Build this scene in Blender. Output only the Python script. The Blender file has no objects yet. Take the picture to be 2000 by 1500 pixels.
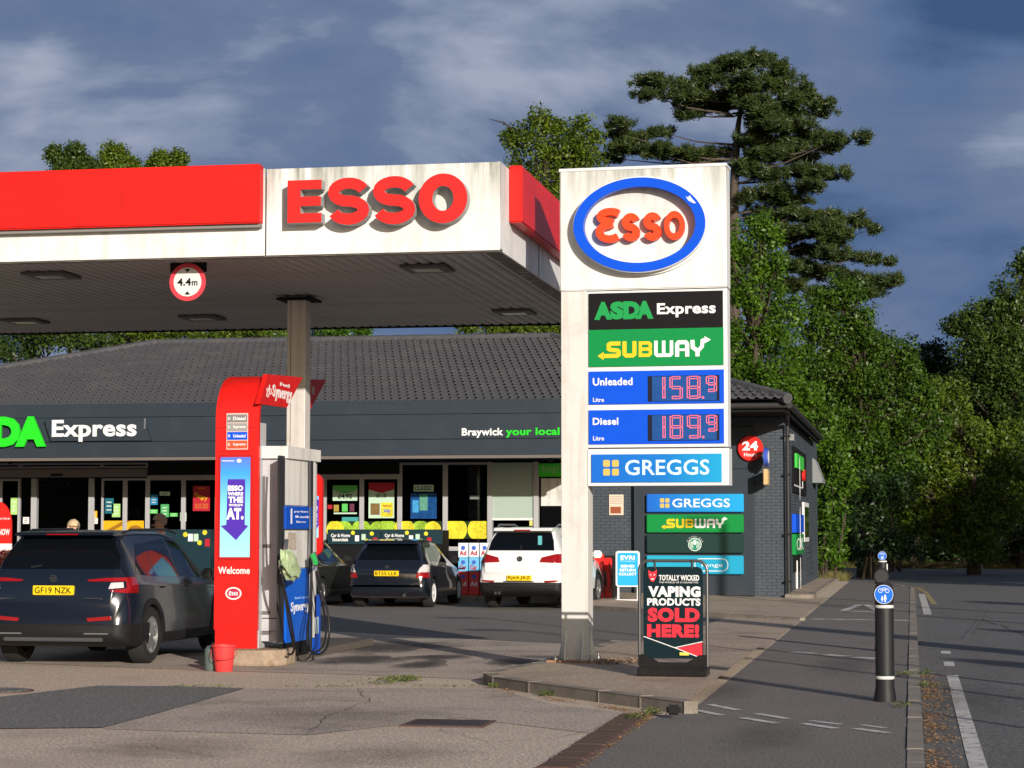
import bpy, bmesh, math, random
import numpy as np
from mathutils import Vector, Matrix
PI = math.pi
sc = bpy.context.scene
C = sc.collection
random.seed(7)
# ---------------------------------------------------------------- camera
FPX = 4200.0
PITCH = math.atan(287 / FPX); HCAM = 1.6
TH = math.atan((780 / FPX) / (1 / math.cos(PITCH)))
cam_d = bpy.data.cameras.new('camera'); cam = bpy.data.objects.new('camera', cam_d); C.objects.link(cam)
cam.location = (0, 0, HCAM); cam.rotation_euler = (PI / 2 + PITCH, 0, TH)
cam_d.lens = FPX / 2000 * 36; cam_d.sensor_width = 36; cam_d.clip_end = 6000; cam_d.clip_start = 0.1
sc.camera = cam
# ---------------------------------------------------------------- sky, sun, exposure
SUN_AZ = math.radians(31); SUN_EL = math.radians(14.5)
w = bpy.data.worlds.new('World'); sc.world = w; w.use_nodes = True
nt = w.node_tree; nt.nodes.clear()
def N(t, **k):
    n = nt.nodes.new(t)
    for a, b in k.items(): setattr(n, a, b)
    return n
def Lk(a, b): nt.links.new(a, b)
out = N('ShaderNodeOutputWorld')
sky = N('ShaderNodeTexSky'); sky.sky_type = 'NISHITA'; sky.sun_disc = False
sky.sun_elevation = SUN_EL; sky.sun_rotation = PI - SUN_AZ
sky.dust_density = 1.5
bg1 = N('ShaderNodeBackground'); bg1.inputs[1].default_value = 0.07; Lk(sky.outputs[0], bg1.inputs[0])
tc = N('ShaderNodeTexCoord'); sep = N('ShaderNodeSeparateXYZ'); Lk(tc.outputs['Generated'], sep.inputs[0])
mp = N('ShaderNodeMapping'); Lk(tc.outputs['Generated'], mp.inputs[0]); mp.inputs['Scale'].default_value = (1.0, 1.0, 2.6)
mp.inputs['Location'].default_value = (1.35, 0.7, 0.32)
n1 = N('ShaderNodeTexNoise'); n1.inputs['Scale'].default_value = 3.0; n1.inputs['Detail'].default_value = 8; n1.inputs['Roughness'].default_value = .55
n1.inputs['Distortion'].default_value = .5
Lk(mp.outputs[0], n1.inputs['Vector'])
n2 = N('ShaderNodeTexNoise'); n2.inputs['Scale'].default_value = 7.5; n2.inputs['Detail'].default_value = 9; n2.inputs['Roughness'].default_value = .5; n2.inputs['Distortion'].default_value = .25
mp2 = N('ShaderNodeMapping'); Lk(tc.outputs['Generated'], mp2.inputs[0]); mp2.inputs['Scale'].default_value = (1, 1, 1.9); mp2.inputs['Location'].default_value = (.13, .4, .07)
Lk(mp2.outputs[0], n2.inputs['Vector'])
ad = N('ShaderNodeMath', operation='MULTIPLY_ADD'); Lk(n2.outputs[0], ad.inputs[0]); ad.inputs[1].default_value = .72; Lk(n1.outputs[0], ad.inputs[2])
cr = N('ShaderNodeValToRGB'); mx_ = N('ShaderNodeMapRange'); Lk(sep.outputs[0], mx_.inputs[0]); mx_.inputs[1].default_value = -.40; mx_.inputs[2].default_value = .12; mx_.inputs[3].default_value = .0; mx_.inputs[4].default_value = -.04
ad2 = N('ShaderNodeMath', operation='ADD'); Lk(ad.outputs[0], ad2.inputs[0]); Lk(mx_.outputs[0], ad2.inputs[1]); Lk(ad2.outputs[0], cr.inputs[0])
e = cr.color_ramp.elements
e[0].position = .66; e[0].color = (.042, .085, .185, 1)
e[1].position = 1.04 if False else 1.0; e[1].color = (.30, .34, .44, 1)
m_ = cr.color_ramp.elements.new(.765); m_.color = (.088, .140, .262, 1)
m_ = cr.color_ramp.elements.new(.88); m_.color = (.128, .175, .285, 1)
bg2 = N('ShaderNodeBackground'); Lk(cr.outputs[0], bg2.inputs[0]); bg2.inputs[1].default_value = 1.05
# storm cloud ahead (+Y), clearing overhead and behind the camera where the sun is
ms = N('ShaderNodeMapRange'); Lk(sep.outputs[1], ms.inputs[0]); ms.interpolation_type = 'SMOOTHSTEP'
ms.inputs[1].default_value = -.25; ms.inputs[2].default_value = .45
mx = N('ShaderNodeMixShader'); Lk(ms.outputs[0], mx.inputs[0]); Lk(bg1.outputs[0], mx.inputs[1]); Lk(bg2.outputs[0], mx.inputs[2])
Lk(mx.outputs[0], out.inputs[0])
sl = bpy.data.lights.new('sun', 'SUN'); so = bpy.data.objects.new('sun', sl); C.objects.link(so)
sl.energy = 5.0; sl.angle = math.radians(.5); sl.color = (1, .925, .83)
sdir = Vector((math.sin(SUN_AZ) * math.cos(SUN_EL), -math.cos(SUN_AZ) * math.cos(SUN_EL), math.sin(SUN_EL)))
so.rotation_euler = sdir.to_track_quat('Z', 'Y').to_euler(); so.location = (10, -20, 12)
vs = sc.view_settings; vs.view_transform = 'Standard'; vs.look = 'None'; vs.exposure = 0.15; vs.gamma = 1; vs.use_curve_mapping = False
# ---------------------------------------------------------------- measuring helpers: photograph pixel -> metres on a known plane
def _ray(x, y):
    a = (x - 1000) / FPX; b = -(y - 750) / FPX
    fw = math.cos(PITCH) - b * math.sin(PITCH); up = math.sin(PITCH) + b * math.cos(PITCH)
    return (a * math.cos(TH) - fw * math.sin(TH), a * math.sin(TH) + fw * math.cos(TH), up)
def PZ(x, y, z=0.):
    r = _ray(x, y); t = (z - HCAM) / r[2]; return (r[0] * t, r[1] * t)
def PY(x, y, Y):
    r = _ray(x, y); t = Y / r[1]; return (r[0] * t, HCAM + r[2] * t)
def PX(x, y, X):
    r = _ray(x, y); t = X / r[0]; return (r[1] * t, HCAM + r[2] * t)
def RY(x0, y0, x1, y1, Y):                       # px rect (top-left, bottom-right) -> x0,x1,z0,z1
    xm = (x0 + x1) / 2; ym = (y0 + y1) / 2
    return PY(x0, ym, Y)[0], PY(x1, ym, Y)[0], PY(xm, y1, Y)[1], PY(xm, y0, Y)[1]
# ---------------------------------------------------------------- materials
MATS = {}
def M(name, col, rough=.6, metal=0., var=0., vs_=4., spec=.28, bump=0., bs=60., coat=0., speck=0., ss=90., streak=None, emit=None, dirt=None, alpha=None, grime=None):
    if name in MATS: return MATS[name]
    m = bpy.data.materials.new(name); m.use_nodes = True
    t = m.node_tree; b = t.nodes['Principled BSDF']
    b.inputs['Roughness'].default_value = rough; b.inputs['Metallic'].default_value = metal
    b.inputs['Specular IOR Level'].default_value = spec; b.inputs['Coat Weight'].default_value = coat
    b.inputs['Coat Roughness'].default_value = .04
    b.inputs['Base Color'].default_value = (*col, 1)
    def nn(tp): return t.nodes.new(tp)
    tc = nn('ShaderNodeTexCoord'); cur = None
    def noise(scale, det=4, vec=None, ro=.55):
        n = nn('ShaderNodeTexNoise'); n.inputs['Scale'].default_value = scale; n.inputs['Detail'].default_value = det; n.inputs['Roughness'].default_value = ro
        t.links.new(vec or tc.outputs['Object'], n.inputs['Vector']); return n.outputs[0]
    def mixc(fac, a, bcol, mode='MIX'):
        x = nn('ShaderNodeMix'); x.data_type = 'RGBA'; x.blend_type = mode
        if isinstance(fac, float): x.inputs[0].default_value = fac
        else: t.links.new(fac, x.inputs[0])
        if a is None: x.inputs[6].default_value = (*col, 1)
        else: t.links.new(a, x.inputs[6])
        if isinstance(bcol, tuple): x.inputs[7].default_value = (*bcol, 1)
        else: t.links.new(bcol, x.inputs[7])
        return x.outputs[2]
    def rng(src, a, b_, c, d):
        r = nn('ShaderNodeMapRange'); t.links.new(src, r.inputs[0])
        for i, v in enumerate((a, b_, c, d)): r.inputs[1 + i].default_value = v
        return r.outputs[0]
    if var:
        f = rng(noise(vs_), .3, .7, 0, 1); cur = mixc(f, cur, tuple(c * (1 - var) for c in col))
        f = rng(noise(vs_ * 7.3), .35, .65, 0, .5); cur = mixc(f, cur, tuple(min(1, c * (1 + var)) for c in col))
    if speck:
        f = rng(noise(ss, 2, ro=.8), .42, .62, 0, speck); cur = mixc(f, cur, tuple(min(1, c * 2.1 + .02) for c in col))
        f = rng(noise(ss * 1.37, 2, ro=.8), .5, .66, 0, speck); cur = mixc(f, cur, tuple(c * .38 for c in col))
    if streak:
        scol, amt, sx = streak
        mp = nn('ShaderNodeMapping'); mp.inputs['Scale'].default_value = (sx, sx, .45); t.links.new(tc.outputs['Object'], mp.inputs[0])
        f = rng(noise(1., 5, mp.outputs[0]), .48, .72, 0, amt); cur = mixc(f, cur, scol)
        f = rng(noise(2.2, 6, ro=.7), .5, .75, 0, amt * .8); cur = mixc(f, cur, scol)
    if grime:
        gcol, amt, za, zb = grime
        sp_ = nn('ShaderNodeSeparateXYZ'); t.links.new(tc.outputs['Object'], sp_.inputs[0])
        mp = nn('ShaderNodeMapping'); mp.inputs['Scale'].default_value = (5.5, 5.5, .5); t.links.new(tc.outputs['Object'], mp.inputs[0])
        f1 = rng(noise(1.3, 7, mp.outputs[0], .65), .38, .66, 0, 1); f2 = rng(sp_.outputs[2], za, zb, 0, 1)
        mu = nn('ShaderNodeMath'); mu.operation = 'MULTIPLY'; t.links.new(f1, mu.inputs[0]); t.links.new(f2, mu.inputs[1])
        mu2 = nn('ShaderNodeMath'); mu2.operation = 'MULTIPLY'; t.links.new(mu.outputs[0], mu2.inputs[0]); mu2.inputs[1].default_value = amt
        cur = mixc(mu2.outputs[0], cur, gcol)
    if dirt:
        dcol, amt, dsc = dirt
        f = rng(noise(dsc, 8, ro=.65), .5, .68, 0, amt); cur = mixc(f, cur, dcol)
    if cur is not None: t.links.new(cur, b.inputs['Base Color'])
    if bump:
        bp = nn('ShaderNodeBump'); bp.inputs['Strength'].default_value = bump; bp.inputs['Distance'].default_value = .01
        t.links.new(noise(bs, 3), bp.inputs['Height']); t.links.new(bp.outputs[0], b.inputs['Normal'])
    if emit:
        b.inputs['Emission Color'].default_value = (*emit[0], 1); b.inputs['Emission Strength'].default_value = emit[1]
    MATS[name] = m; return m
def grad_mat(name, stops, axis, lo, hi, rough=.35):
    m = bpy.data.materials.new(name); m.use_nodes = True; t = m.node_tree; b = t.nodes['Principled BSDF']
    b.inputs['Roughness'].default_value = rough
    tc = t.nodes.new('ShaderNodeTexCoord'); sp = t.nodes.new('ShaderNodeSeparateXYZ'); t.links.new(tc.outputs['Object'], sp.inputs[0])
    mr = t.nodes.new('ShaderNodeMapRange'); t.links.new(sp.outputs[axis], mr.inputs[0]); mr.inputs[1].default_value = lo; mr.inputs[2].default_value = hi
    r = t.nodes.new('ShaderNodeValToRGB'); t.links.new(mr.outputs[0], r.inputs[0])
    el = r.color_ramp.elements
    el[0].position = stops[0][0]; el[0].color = (*stops[0][1], 1); el[1].position = stops[-1][0]; el[1].color = (*stops[-1][1], 1)
    for p, c in stops[1:-1]:
        x = el.new(p); x.color = (*c, 1)
    t.links.new(r.outputs[0], b.inputs['Base Color']); return m
def glass_mat(name, tint, refl=.5):
    m = bpy.data.materials.new(name); m.use_nodes = True; t = m.node_tree; t.nodes.clear()
    o = t.nodes.new('ShaderNodeOutputMaterial'); g = t.nodes.new('ShaderNodeBsdfGlossy'); g.inputs['Roughness'].default_value = .02
    tr = t.nodes.new('ShaderNodeBsdfTransparent'); tr.inputs[0].default_value = (*tint, 1)
    fr = t.nodes.new('ShaderNodeFresnel'); fr.inputs[0].default_value = 1.52
    mx = t.nodes.new('ShaderNodeMixShader'); t.links.new(fr.outputs[0], mx.inputs[0]); t.links.new(tr.outputs[0], mx.inputs[1]); t.links.new(g.outputs[0], mx.inputs[2])
    t.links.new(mx.outputs[0], o.inputs[0]); MATS[name] = m; return m
def leaf_mat(name, c1, c2, trans=.35, bark=None):
    m = bpy.data.materials.new(name); m.use_nodes = True; t = m.node_tree; b = t.nodes['Principled BSDF']
    b.inputs['Roughness'].default_value = .45; b.inputs['Specular IOR Level'].default_value = .35
    at = t.nodes.new('ShaderNodeAttribute'); at.attribute_name = 'var'
    x = t.nodes.new('ShaderNodeMix'); x.data_type = 'RGBA'; t.links.new(at.outputs['Fac'], x.inputs[0])
    x.inputs[6].default_value = (*c1, 1); x.inputs[7].default_value = (*c2, 1)
    t.links.new(x.outputs[2], b.inputs['Base Color'])
    tl = t.nodes.new('ShaderNodeBsdfTranslucent'); t.links.new(x.outputs[2], tl.inputs[0])
    mx = t.nodes.new('ShaderNodeMixShader'); mx.inputs[0].default_value = trans
    o = t.nodes['Material Output']; t.links.new(b.outputs[0], mx.inputs[1]); t.links.new(tl.outputs[0], mx.inputs[2]); t.links.new(mx.outputs[0], o.inputs[0])
    MATS[name] = m; return m
RED = M('red_paint', (.64, .012, .009), .42, var=.14, vs_=1.2, streak=((.36, .012, .010), .55, 7.))
REDS = M('red_sign', (.68, .018, .014), .4, var=.05)
WHT = M('white_dirty', (.70, .70, .695), .55, var=.06, streak=((.36, .36, .32), .45, 4.3), dirt=((.50, .49, .45), .35, 3.), grime=((.19, .20, .15), .95, 5.15, 5.80))
WHTC = M('white_clean', (.68, .68, .68), .4, streak=((.55, .53, .48), .3, 5.))
WHTP = M('white_print', (.74, .74, .735), .5)
BLUE = M('blue_sign', (.002, .075, .62), .35, var=.04)
BLK = M('black_plastic', (.012, .012, .013), .4, var=.2, vs_=8)
BLKM = M('black_matt', (.010, .010, .011), .8, spec=.1)
DGREY = M('dark_grey_cladding', (.021, .031, .043), .6, var=.1, vs_=.7, dirt=((.045, .05, .055), .25, 1.5))
CREAM = M('pump_cream', (.66, .65, .62), .5, streak=((.3, .28, .24), .5, 8.))
GREYP = M('pump_grey', (.46, .46, .48), .4, var=.06, streak=((.28, .27, .26), .3, 8.))
STEEL = M('steel', (.45, .45, .46), .35, metal=.9, var=.15)
GREYM = M('mullion_grey', (.38, .38, .39), .4, var=.1)
GREEN = M('green_sign', (.004, .22, .045), .35)
LGREEN = M('lime_green', (.06, .62, .03), .4)
YEL = M('yellow_print', (.74, .50, .02), .4)
# ---------------------------------------------------------------- scene graph helpers
OFF = {}
def thing(name, label, cat, loc=(0, 0, 0), rz=0, group=None, local=False, kind=None):
    o = bpy.data.objects.new(name, None); C.objects.link(o); o.empty_display_size = .2
    o.location = loc; o.rotation_euler = (0, 0, rz)
    if label: o['label'] = label
    if cat: o['category'] = cat
    if group: o['group'] = group
    if kind: o['kind'] = kind
    OFF[o.name] = Vector((0, 0, 0)) if local else Vector(loc)
    return o
def tag(o, label=None, cat=None, group=None, kind=None, category=None):
    cat = cat or category
    for k, v in (('label', label), ('category', cat), ('group', group), ('kind', kind)):
        if v: o[k] = v
    return o
class MB:
    def __init__(s): s.v = []; s.f = []
    def add(s, vs, fs):
        b = len(s.v); s.v += [tuple(p) for p in vs]; s.f += [tuple(i + b for i in f) for f in fs]; return s
    def box(s, x0, x1, y0, y1, z0, z1):
        vs = [(x, y, z) for x in (x0, x1) for y in (y0, y1) for z in (z0, z1)]
        return s.add(vs, [(0, 1, 3, 2), (4, 6, 7, 5), (0, 4, 5, 1), (2, 3, 7, 6), (0, 2, 6, 4), (1, 5, 7, 3)])
    def bbox(s, x0, x1, y0, y1, z0, z1, b=.01):            # box with chamfered vertical & horizontal edges
        bm = bmesh.new(); bmesh.ops.create_cube(bm, size=1)
        for v in bm.verts: v.co = Vector(((x0 + x1) / 2 + v.co.x * (x1 - x0), (y0 + y1) / 2 + v.co.y * (y1 - y0), (z0 + z1) / 2 + v.co.z * (z1 - z0)))
        bmesh.ops.bevel(bm, geom=bm.edges[:], offset=b, segments=2, affect='EDGES')
        bm.verts.index_update(); s.add([v.co for v in bm.verts], [[v.index for v in f.verts] for f in bm.faces]); bm.free(); return s
    def prism(s, poly, fn, d0, d1, caps=(True, True)):       # poly of (u,v); fn(u,v,d)->xyz
        n = len(poly); vs = [fn(u, v, d0) for u, v in poly] + [fn(u, v, d1) for u, v in poly]
        fs = [(i, (i + 1) % n, n + (i + 1) % n, n + i) for i in range(n)]
        if caps[0]: fs.append(tuple(range(n - 1, -1, -1)))
        if caps[1]: fs.append(tuple(range(n, 2 * n)))
        return s.add(vs, fs)
    def tube(s, pts, r, n=8, closed=False, caps=True):
        pts = [Vector(p) for p in pts]; m = len(pts); rs = r if isinstance(r, (list, tuple)) else [r] * m
        vs = []; up = Vector((0, 0, 1))
        t0 = (pts[1] - pts[0]).normalized(); a = t0.cross(up)
        if a.length < .1: a = t0.cross(Vector((1, 0, 0)))
        a.normalize()
        for i, p in enumerate(pts):
            t = (pts[min(i + 1, m - 1)] - pts[max(i - 1, 0)]).normalized()
            a = (a - t * a.dot(t)).normalized(); b = t.cross(a)
            for k in range(n):
                g = 2 * PI * k / n; vs.append(p + (a * math.cos(g) + b * math.sin(g)) * rs[i])
        fs = [(i * n + k, i * n + (k + 1) % n, (i + 1) * n + (k + 1) % n, (i + 1) * n + k) for i in range(m - 1) for k in range(n)]
        if caps: fs += [tuple(range(n))[::-1], tuple((m - 1) * n + k for k in range(n))]
        return s.add(vs, fs)
    def lathe(s, prof, cx=0, cy=0, n=24, axis='z', cz=0):     # prof [(r,h)]
        vs = []
        for r, h in prof:
            for k in range(n):
                g = 2 * PI * k / n; a, b = r * math.cos(g), r * math.sin(g)
                vs.append((cx + a, cy + b, cz + h) if axis == 'z' else ((cx + h, cy + a, cz + b) if axis == 'x' else (cx + a, cy + h, cz + b)))
        m = len(prof)
        fs = [(i * n + k, i * n + (k + 1) % n, (i + 1) * n + (k + 1) % n, (i + 1) * n + k) for i in range(m - 1) for k in range(n)]
        fs += [tuple(range(n))[::-1], tuple((m - 1) * n + k for k in range(n))]
        return s.add(vs, fs)
def O(mb, name, mat, parent=None, smooth=False, bevel=0, **t):
    me = bpy.data.meshes.new(name); off = OFF.get(parent.name, Vector()) if parent else Vector()
    me.from_pydata([(v[0] - off.x, v[1] - off.y, v[2] - off.z) for v in mb.v], [], mb.f)
    me.materials.append(mat); me.update()
    bm = bmesh.new(); bm.from_mesh(me); bmesh.ops.recalc_face_normals(bm, faces=bm.faces[:]); bm.to_mesh(me); bm.free()
    if smooth:
        for p in me.polygons: p.use_smooth = True
        me.set_sharp_from_angle(angle=math.radians(40))
    o = bpy.data.objects.new(name, me); C.objects.link(o)
    if parent: o.parent = parent
    OFF[o.name] = off
    if bevel:
        md = o.modifiers.new('bevel', 'BEVEL'); md.width = bevel; md.segments = 2; md.limit_method = 'ANGLE'
    return tag(o, **t)
def box(name, mat, parent, x0, x1, y0, y1, z0, z1, **k):
    return O(MB().box(x0, x1, y0, y1, z0, z1), name, mat, parent, **k)
def fY(Y): return lambda u, v, d: (u, Y - d, v)            # plane facing the camera side (-Y)
def fX(X): return lambda u, v, d: (X + d, u, v)            # plane facing the road (+X)
def fZ(Z): return lambda u, v, d: (u, v, Z + d)            # flat on the ground
def rect(x0, x1, z0, z1): return [(x0, z0), (x1, z0), (x1, z1), (x0, z1)]
def rrect(x0, x1, z0, z1, r, n=4):
    pts = []
    for cx, cz, a in ((x1 - r, z0 + r, -90), (x1 - r, z1 - r, 0), (x0 + r, z1 - r, 90), (x0 + r, z0 + r, 180)):
        for k in range(n + 1):
            g = math.radians(a + 90 * k / n); pts.append((cx + r * math.cos(g), cz + r * math.sin(g)))
    return pts
def ell(cx, cz, rx, rz, n=40): return [(cx + rx * math.cos(2 * PI * k / n), cz + rz * math.sin(2 * PI * k / n)) for k in range(n)]
def ring2(mb, cx, cz, rx, rz, wx, wz, fn, d0, d1, n=64, tilt=0):
    ct, st = math.cos(tilt), math.sin(tilt); vs = []
    for d in (d0, d1):
        for q in (0, 1):
            for k in range(n):
                g = 2 * PI * k / n; x, z = (rx - q * wx) * math.cos(g), (rz - q * wz) * math.sin(g)
                vs.append(fn(cx + x * ct - z * st, cz + x * st + z * ct, d))
    fs = []
    for k in range(n):
        j = (k + 1) % n
        fs += [(2 * n + k, 2 * n + j, 3 * n + j, 3 * n + k), (k, j, 2 * n + j, 2 * n + k), (n + k, n + j, 3 * n + j, 3 * n + k), (k, j, n + j, n + k)]
    mb.add(vs, fs)
def ribbon(mb, pts, w, fn, d0, d1, closed=False):
    n = len(pts); L = []; R = []
    for i in range(n):
        p = Vector(pts[i]); a = Vector(pts[(i - 1) % n]) if (i or closed) else None; b = Vector(pts[(i + 1) % n]) if (i < n - 1 or closed) else None
        t1 = (p - a).normalized() if a is not None else None; t2 = (b - p).normalized() if b is not None else None
        if t1 is None: t1 = t2
        if t2 is None: t2 = t1
        n1 = Vector((-t1.y, t1.x)); n2 = Vector((-t2.y, t2.x)); m = (n1 + n2)
        m = m.normalized() if m.length > .2 else n1
        k = min(1.6, 1 / max(.4, m.dot(n1)))
        L.append(p + m * w / 2 * k); R.append(p - m * w / 2 * k)
    vs = [fn(q.x, q.y, d) for d in (d0, d1) for q in L + R]; N2 = 2 * n; fs = []
    for i in range(n if closed else n - 1):
        j = (i + 1) % n
        fs += [(N2 + i, N2 + j, N2 + n + j, N2 + n + i), (i, j, N2 + j, N2 + i), (n + i, N2 + n + i, N2 + n + j, n + j)]
    if not closed: fs += [(0, n, N2 + n, N2), (n - 1, N2 + n - 1, N2 + 2 * n - 1, 2 * n - 1)]
    mb.add(vs, fs)
def arc(cx, cz, rx, rz, a0, a1, n=14):
    return [(cx + rx * math.cos(math.radians(a0 + (a1 - a0) * k / n)), cz + rz * math.sin(math.radians(a0 + (a1 - a0) * k / n))) for k in range(n + 1)]
_tc = {}
def glyphs(s, bold=0., res=3, shear=0.):
    k = (s, bold, res, shear)
    if k in _tc: return _tc[k]
    cu = bpy.data.curves.new('t', 'FONT'); cu.body = s; cu.offset = bold; cu.resolution_u = res; cu.shear = shear; cu.fill_mode = 'FRONT'
    if bold > 0: cu.space_character = 1 + bold * 1.6
    ob = bpy.data.objects.new('t', cu); me = bpy.data.meshes.new_from_object(ob)
    v = [(p.co.x, p.co.y) for p in me.vertices]; f = [tuple(p.vertices) for p in me.polygons]
    ec = {}
    for p in f:
        for a, b in zip(p, p[1:] + p[:1]): ec[tuple(sorted((a, b)))] = ec.get(tuple(sorted((a, b))), 0) + 1
    ed = [q for q, c in ec.items() if c == 1]
    bpy.data.objects.remove(ob); bpy.data.meshes.remove(me); bpy.data.curves.remove(cu)
    _tc[k] = (v, f, ed); return _tc[k]
def tx(s, x0, x1, z0, z1, fn, parent, mat, d=.003, bold=0., name='lettering', d0=0., rot=0., mb=None, shear=0.):
    v, f, ed = glyphs(s, bold, shear=shear)
    if not v: return
    ax, bx = min(p[0] for p in v), max(p[0] for p in v); az, bz = min(p[1] for p in v), max(p[1] for p in v)
    own = mb is None; mb = mb or MB(); n = len(v); pts = []
    cx, cz = (x0 + x1) / 2, (z0 + z1) / 2; cr_, sr = math.cos(rot), math.sin(rot)
    for p in v:
        u = x0 + (p[0] - ax) / (bx - ax) * (x1 - x0) - cx; q = z0 + (p[1] - az) / (bz - az) * (z1 - z0) - cz
        pts.append((cx + u * cr_ - q * sr, cz + u * sr + q * cr_))
    vs = [fn(a, b, d) for a, b in pts] + [fn(a, b, d0) for a, b in pts]
    fs = list(f) + [(a, b, b + n, a + n) for a, b in ed]
    mb.add(vs, fs)
    if own: return O(mb, name, mat, parent)
def sp(mb, poly, fn, d0, d1): return mb.prism(poly, fn, d0, d1, (False, True))
# ---- drawn letter shapes
def S_path(x, z, w, h, t):
    rx = (w - t) / 2; ry = (h - t) / 4; cx = x + w / 2
    return arc(cx, z + h - t / 2 - ry, rx, ry, 15, 270) + arc(cx, z + t / 2 + ry, rx, ry, 90, -165)[1:]
def block_word_subway(par, x0, x1, z0, z1, fn, d0, d1):
    mbY = MB(); done = lambda m, c: O(m, 'letter', YEL if c else WHTP, par)
    Wd = x1 - x0; h = z1 - z0; uw = Wd / 7.75; t = h * .25; g = uw * .13; x = x0 + uw * .45
    # S
    q = [(x + uw - .02 * h, z1 - t / 2), (x + t * .9, z1 - t / 2), (x + t / 2, z1 - t * .8), (x + t / 2, z0 + h * .55), (x + t * .8, z0 + h * .5), (x + uw - t * .8, z0 + h * .45), (x + uw - t / 2, z0 + h * .38), (x + uw - t / 2, z0 + t * .8), (x + uw - t * .9, z0 + t / 2), (x - uw * .25, z0 + t / 2)]
    ribbon(mbY, q, t, fn, d0, d1)
    sp(mbY, [(x - uw * .22, z0 - t * .5), (x - uw * .22, z0 + t * 1.5), (x - uw * .65, z0 + t * .5)], fn, d0, d1)
    x += uw + g; done(mbY, 1); mbY = MB()
    ribbon(mbY, [(x + t / 2, z1), (x + t / 2, z0 + t * .9), (x + t * .9, z0 + t / 2), (x + uw - t * .9, z0 + t / 2), (x + uw - t / 2, z0 + t * .9), (x + uw - t / 2, z1)], t, fn, d0, d1)
    x += uw + g; done(mbY, 1); mbY = MB()
    for kk, (a, b) in enumerate(((z0 + t / 2, z0 + h * .5), (z0 + h * .5, z1 - t / 2))):
        ribbon(mbY, [(x + t / 2, a), (x + uw - t * .9, a), (x + uw - t / 2, a + t * .35), (x + uw - t / 2, b - t * .35), (x + uw - t * .9, b), (x + t / 2, b)], t * .80, fn, d0, d1 + kk * .001, True)
    x += uw + g; done(mbY, 1); mbW = MB()
    ww = uw * 1.35; tt = t * .85
    for k in (0, 1):
        xa = x + k * (ww - tt) / 2
        ribbon(mbW, [(xa + tt / 2, z1), (xa + tt / 2, z0 + tt * .9), (xa + tt * .9, z0 + tt / 2), (xa + (ww - tt) / 2 + tt * .1, z0 + tt / 2), (xa + (ww - tt) / 2 + tt / 2, z0 + tt * .9), (xa + (ww - tt) / 2 + tt / 2, z1)], tt, fn, d0 + k * .0004, d1 + k * .0004)
    x += ww + g; done(mbW, 0); mbW = MB()
    ribbon(mbW, [(x + t / 2, z0), (x + t / 2, z1 - t * .9), (x + t * .9, z1 - t / 2), (x + uw - t * .9, z1 - t / 2), (x + uw - t / 2, z1 - t * .9), (x + uw - t / 2, z0)], t, fn, d0, d1)
    ribbon(mbW, [(x + t, z0 + h * .42), (x + uw - t, z0 + h * .42)], t * .6, fn, d0, d1)
    x += uw + g * .6; done(mbW, 0); mbW = MB()
    ribbon(mbW, [(x + t / 2, z1), (x + t * .6, z0 + h * .55), (x + uw / 2, z0 + h * .35), (x + uw / 2, z0)], t, fn, d0, d1)
    ribbon(mbW, [(x + uw / 2, z0 + h * .3), (x + uw - t * .6, z0 + h * .6), (x + uw - t * .5, z1 - t * .2), (x + uw * 1.05, z1)], t * .9, fn, d0 + .0004, d1 + .0004)
    sp(mbW, [(x + uw * 1.0, z1 - t * .9), (x + uw * 1.0, z1 + t * .9), (x + uw * 1.45, z1)], fn, d0, d1); done(mbW, 0)
def oval_script(mb, cx, cz, W, H, fn, d0, d1):      # red script lettering, E like an epsilon then s s o
    t = H * .205; z0 = cz - H / 2; x0 = cx - W / 2
    ew = W * .25
    p = arc(x0 + ew * .62, z0 + H * .745, ew * .45, H * .135, 35, 262, 12) + [(x0 + ew * .72, z0 + H * .56)]
    p2 = [(x0 + ew * .72, z0 + H * .545)] + arc(x0 + ew * .60, z0 + H * .32, ew * .48, H * .20, 98, 318, 12)
    ribbon(mb, p, t, fn, d0, d1); ribbon(mb, p2, t, fn, d0 + .0005, d1 + .0005)
    for k in (0, 1):
        xs = x0 + W * (.29 + .245 * k)
        ribbon(mb, S_path(xs, z0 + H * .04, W * .2, H * .78, t * .98), t * .98, fn, d0, d1)
    ring2(mb, x0 + W * .885, z0 + H * .44, W * .115, H * .40, t * .62, t * .9, fn, d0, d1, 32)
exec_order = []
# ================================================================ GROUND
ASPH = M('asphalt', (.100, .096, .093), .85, var=.16, vs_=.6, speck=.9, ss=36, bump=.5, bs=90, dirt=((.10, .093, .085), .5, .5))
ASPHD = M('asphalt_patch', (.118, .118, .114), .85, var=.1, vs_=.9, speck=.9, ss=34, bump=.5, bs=80)
ASPHP = M('asphalt_path', (.128, .114, .103), .85, var=.2, vs_=.5, speck=.85, ss=38, bump=.4, bs=90, dirt=((.19, .165, .14), .5, .7))
CONC = M('forecourt_concrete', (.41, .335, .265), .85, var=.15, vs_=.35, speck=.8, ss=34, bump=.5, bs=60, dirt=((.33, .26, .21), .6, .45))
CONC2 = M('worn_concrete', (.33, .275, .23), .85, var=.18, vs_=.5, speck=.8, ss=34, bump=.4, bs=70, dirt=((.1, .09, .08), .5, .8))
PAVE = M('pavement_concrete', (.32, .25, .19), .85, var=.14, vs_=.6, speck=.55, ss=34, bump=.4, bs=60, dirt=((.16, .13, .1), .5, .9))
KERB = M('kerb_stone', (.22, .19, .16), .8, var=.2, vs_=2.5, speck=.2, ss=70, dirt=((.1, .1, .06), .6, 3.))
DIRT = M('dry_grass_soil', (.10, .085, .04), .95, var=.3, vs_=1.5, speck=.4, ss=20)
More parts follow.
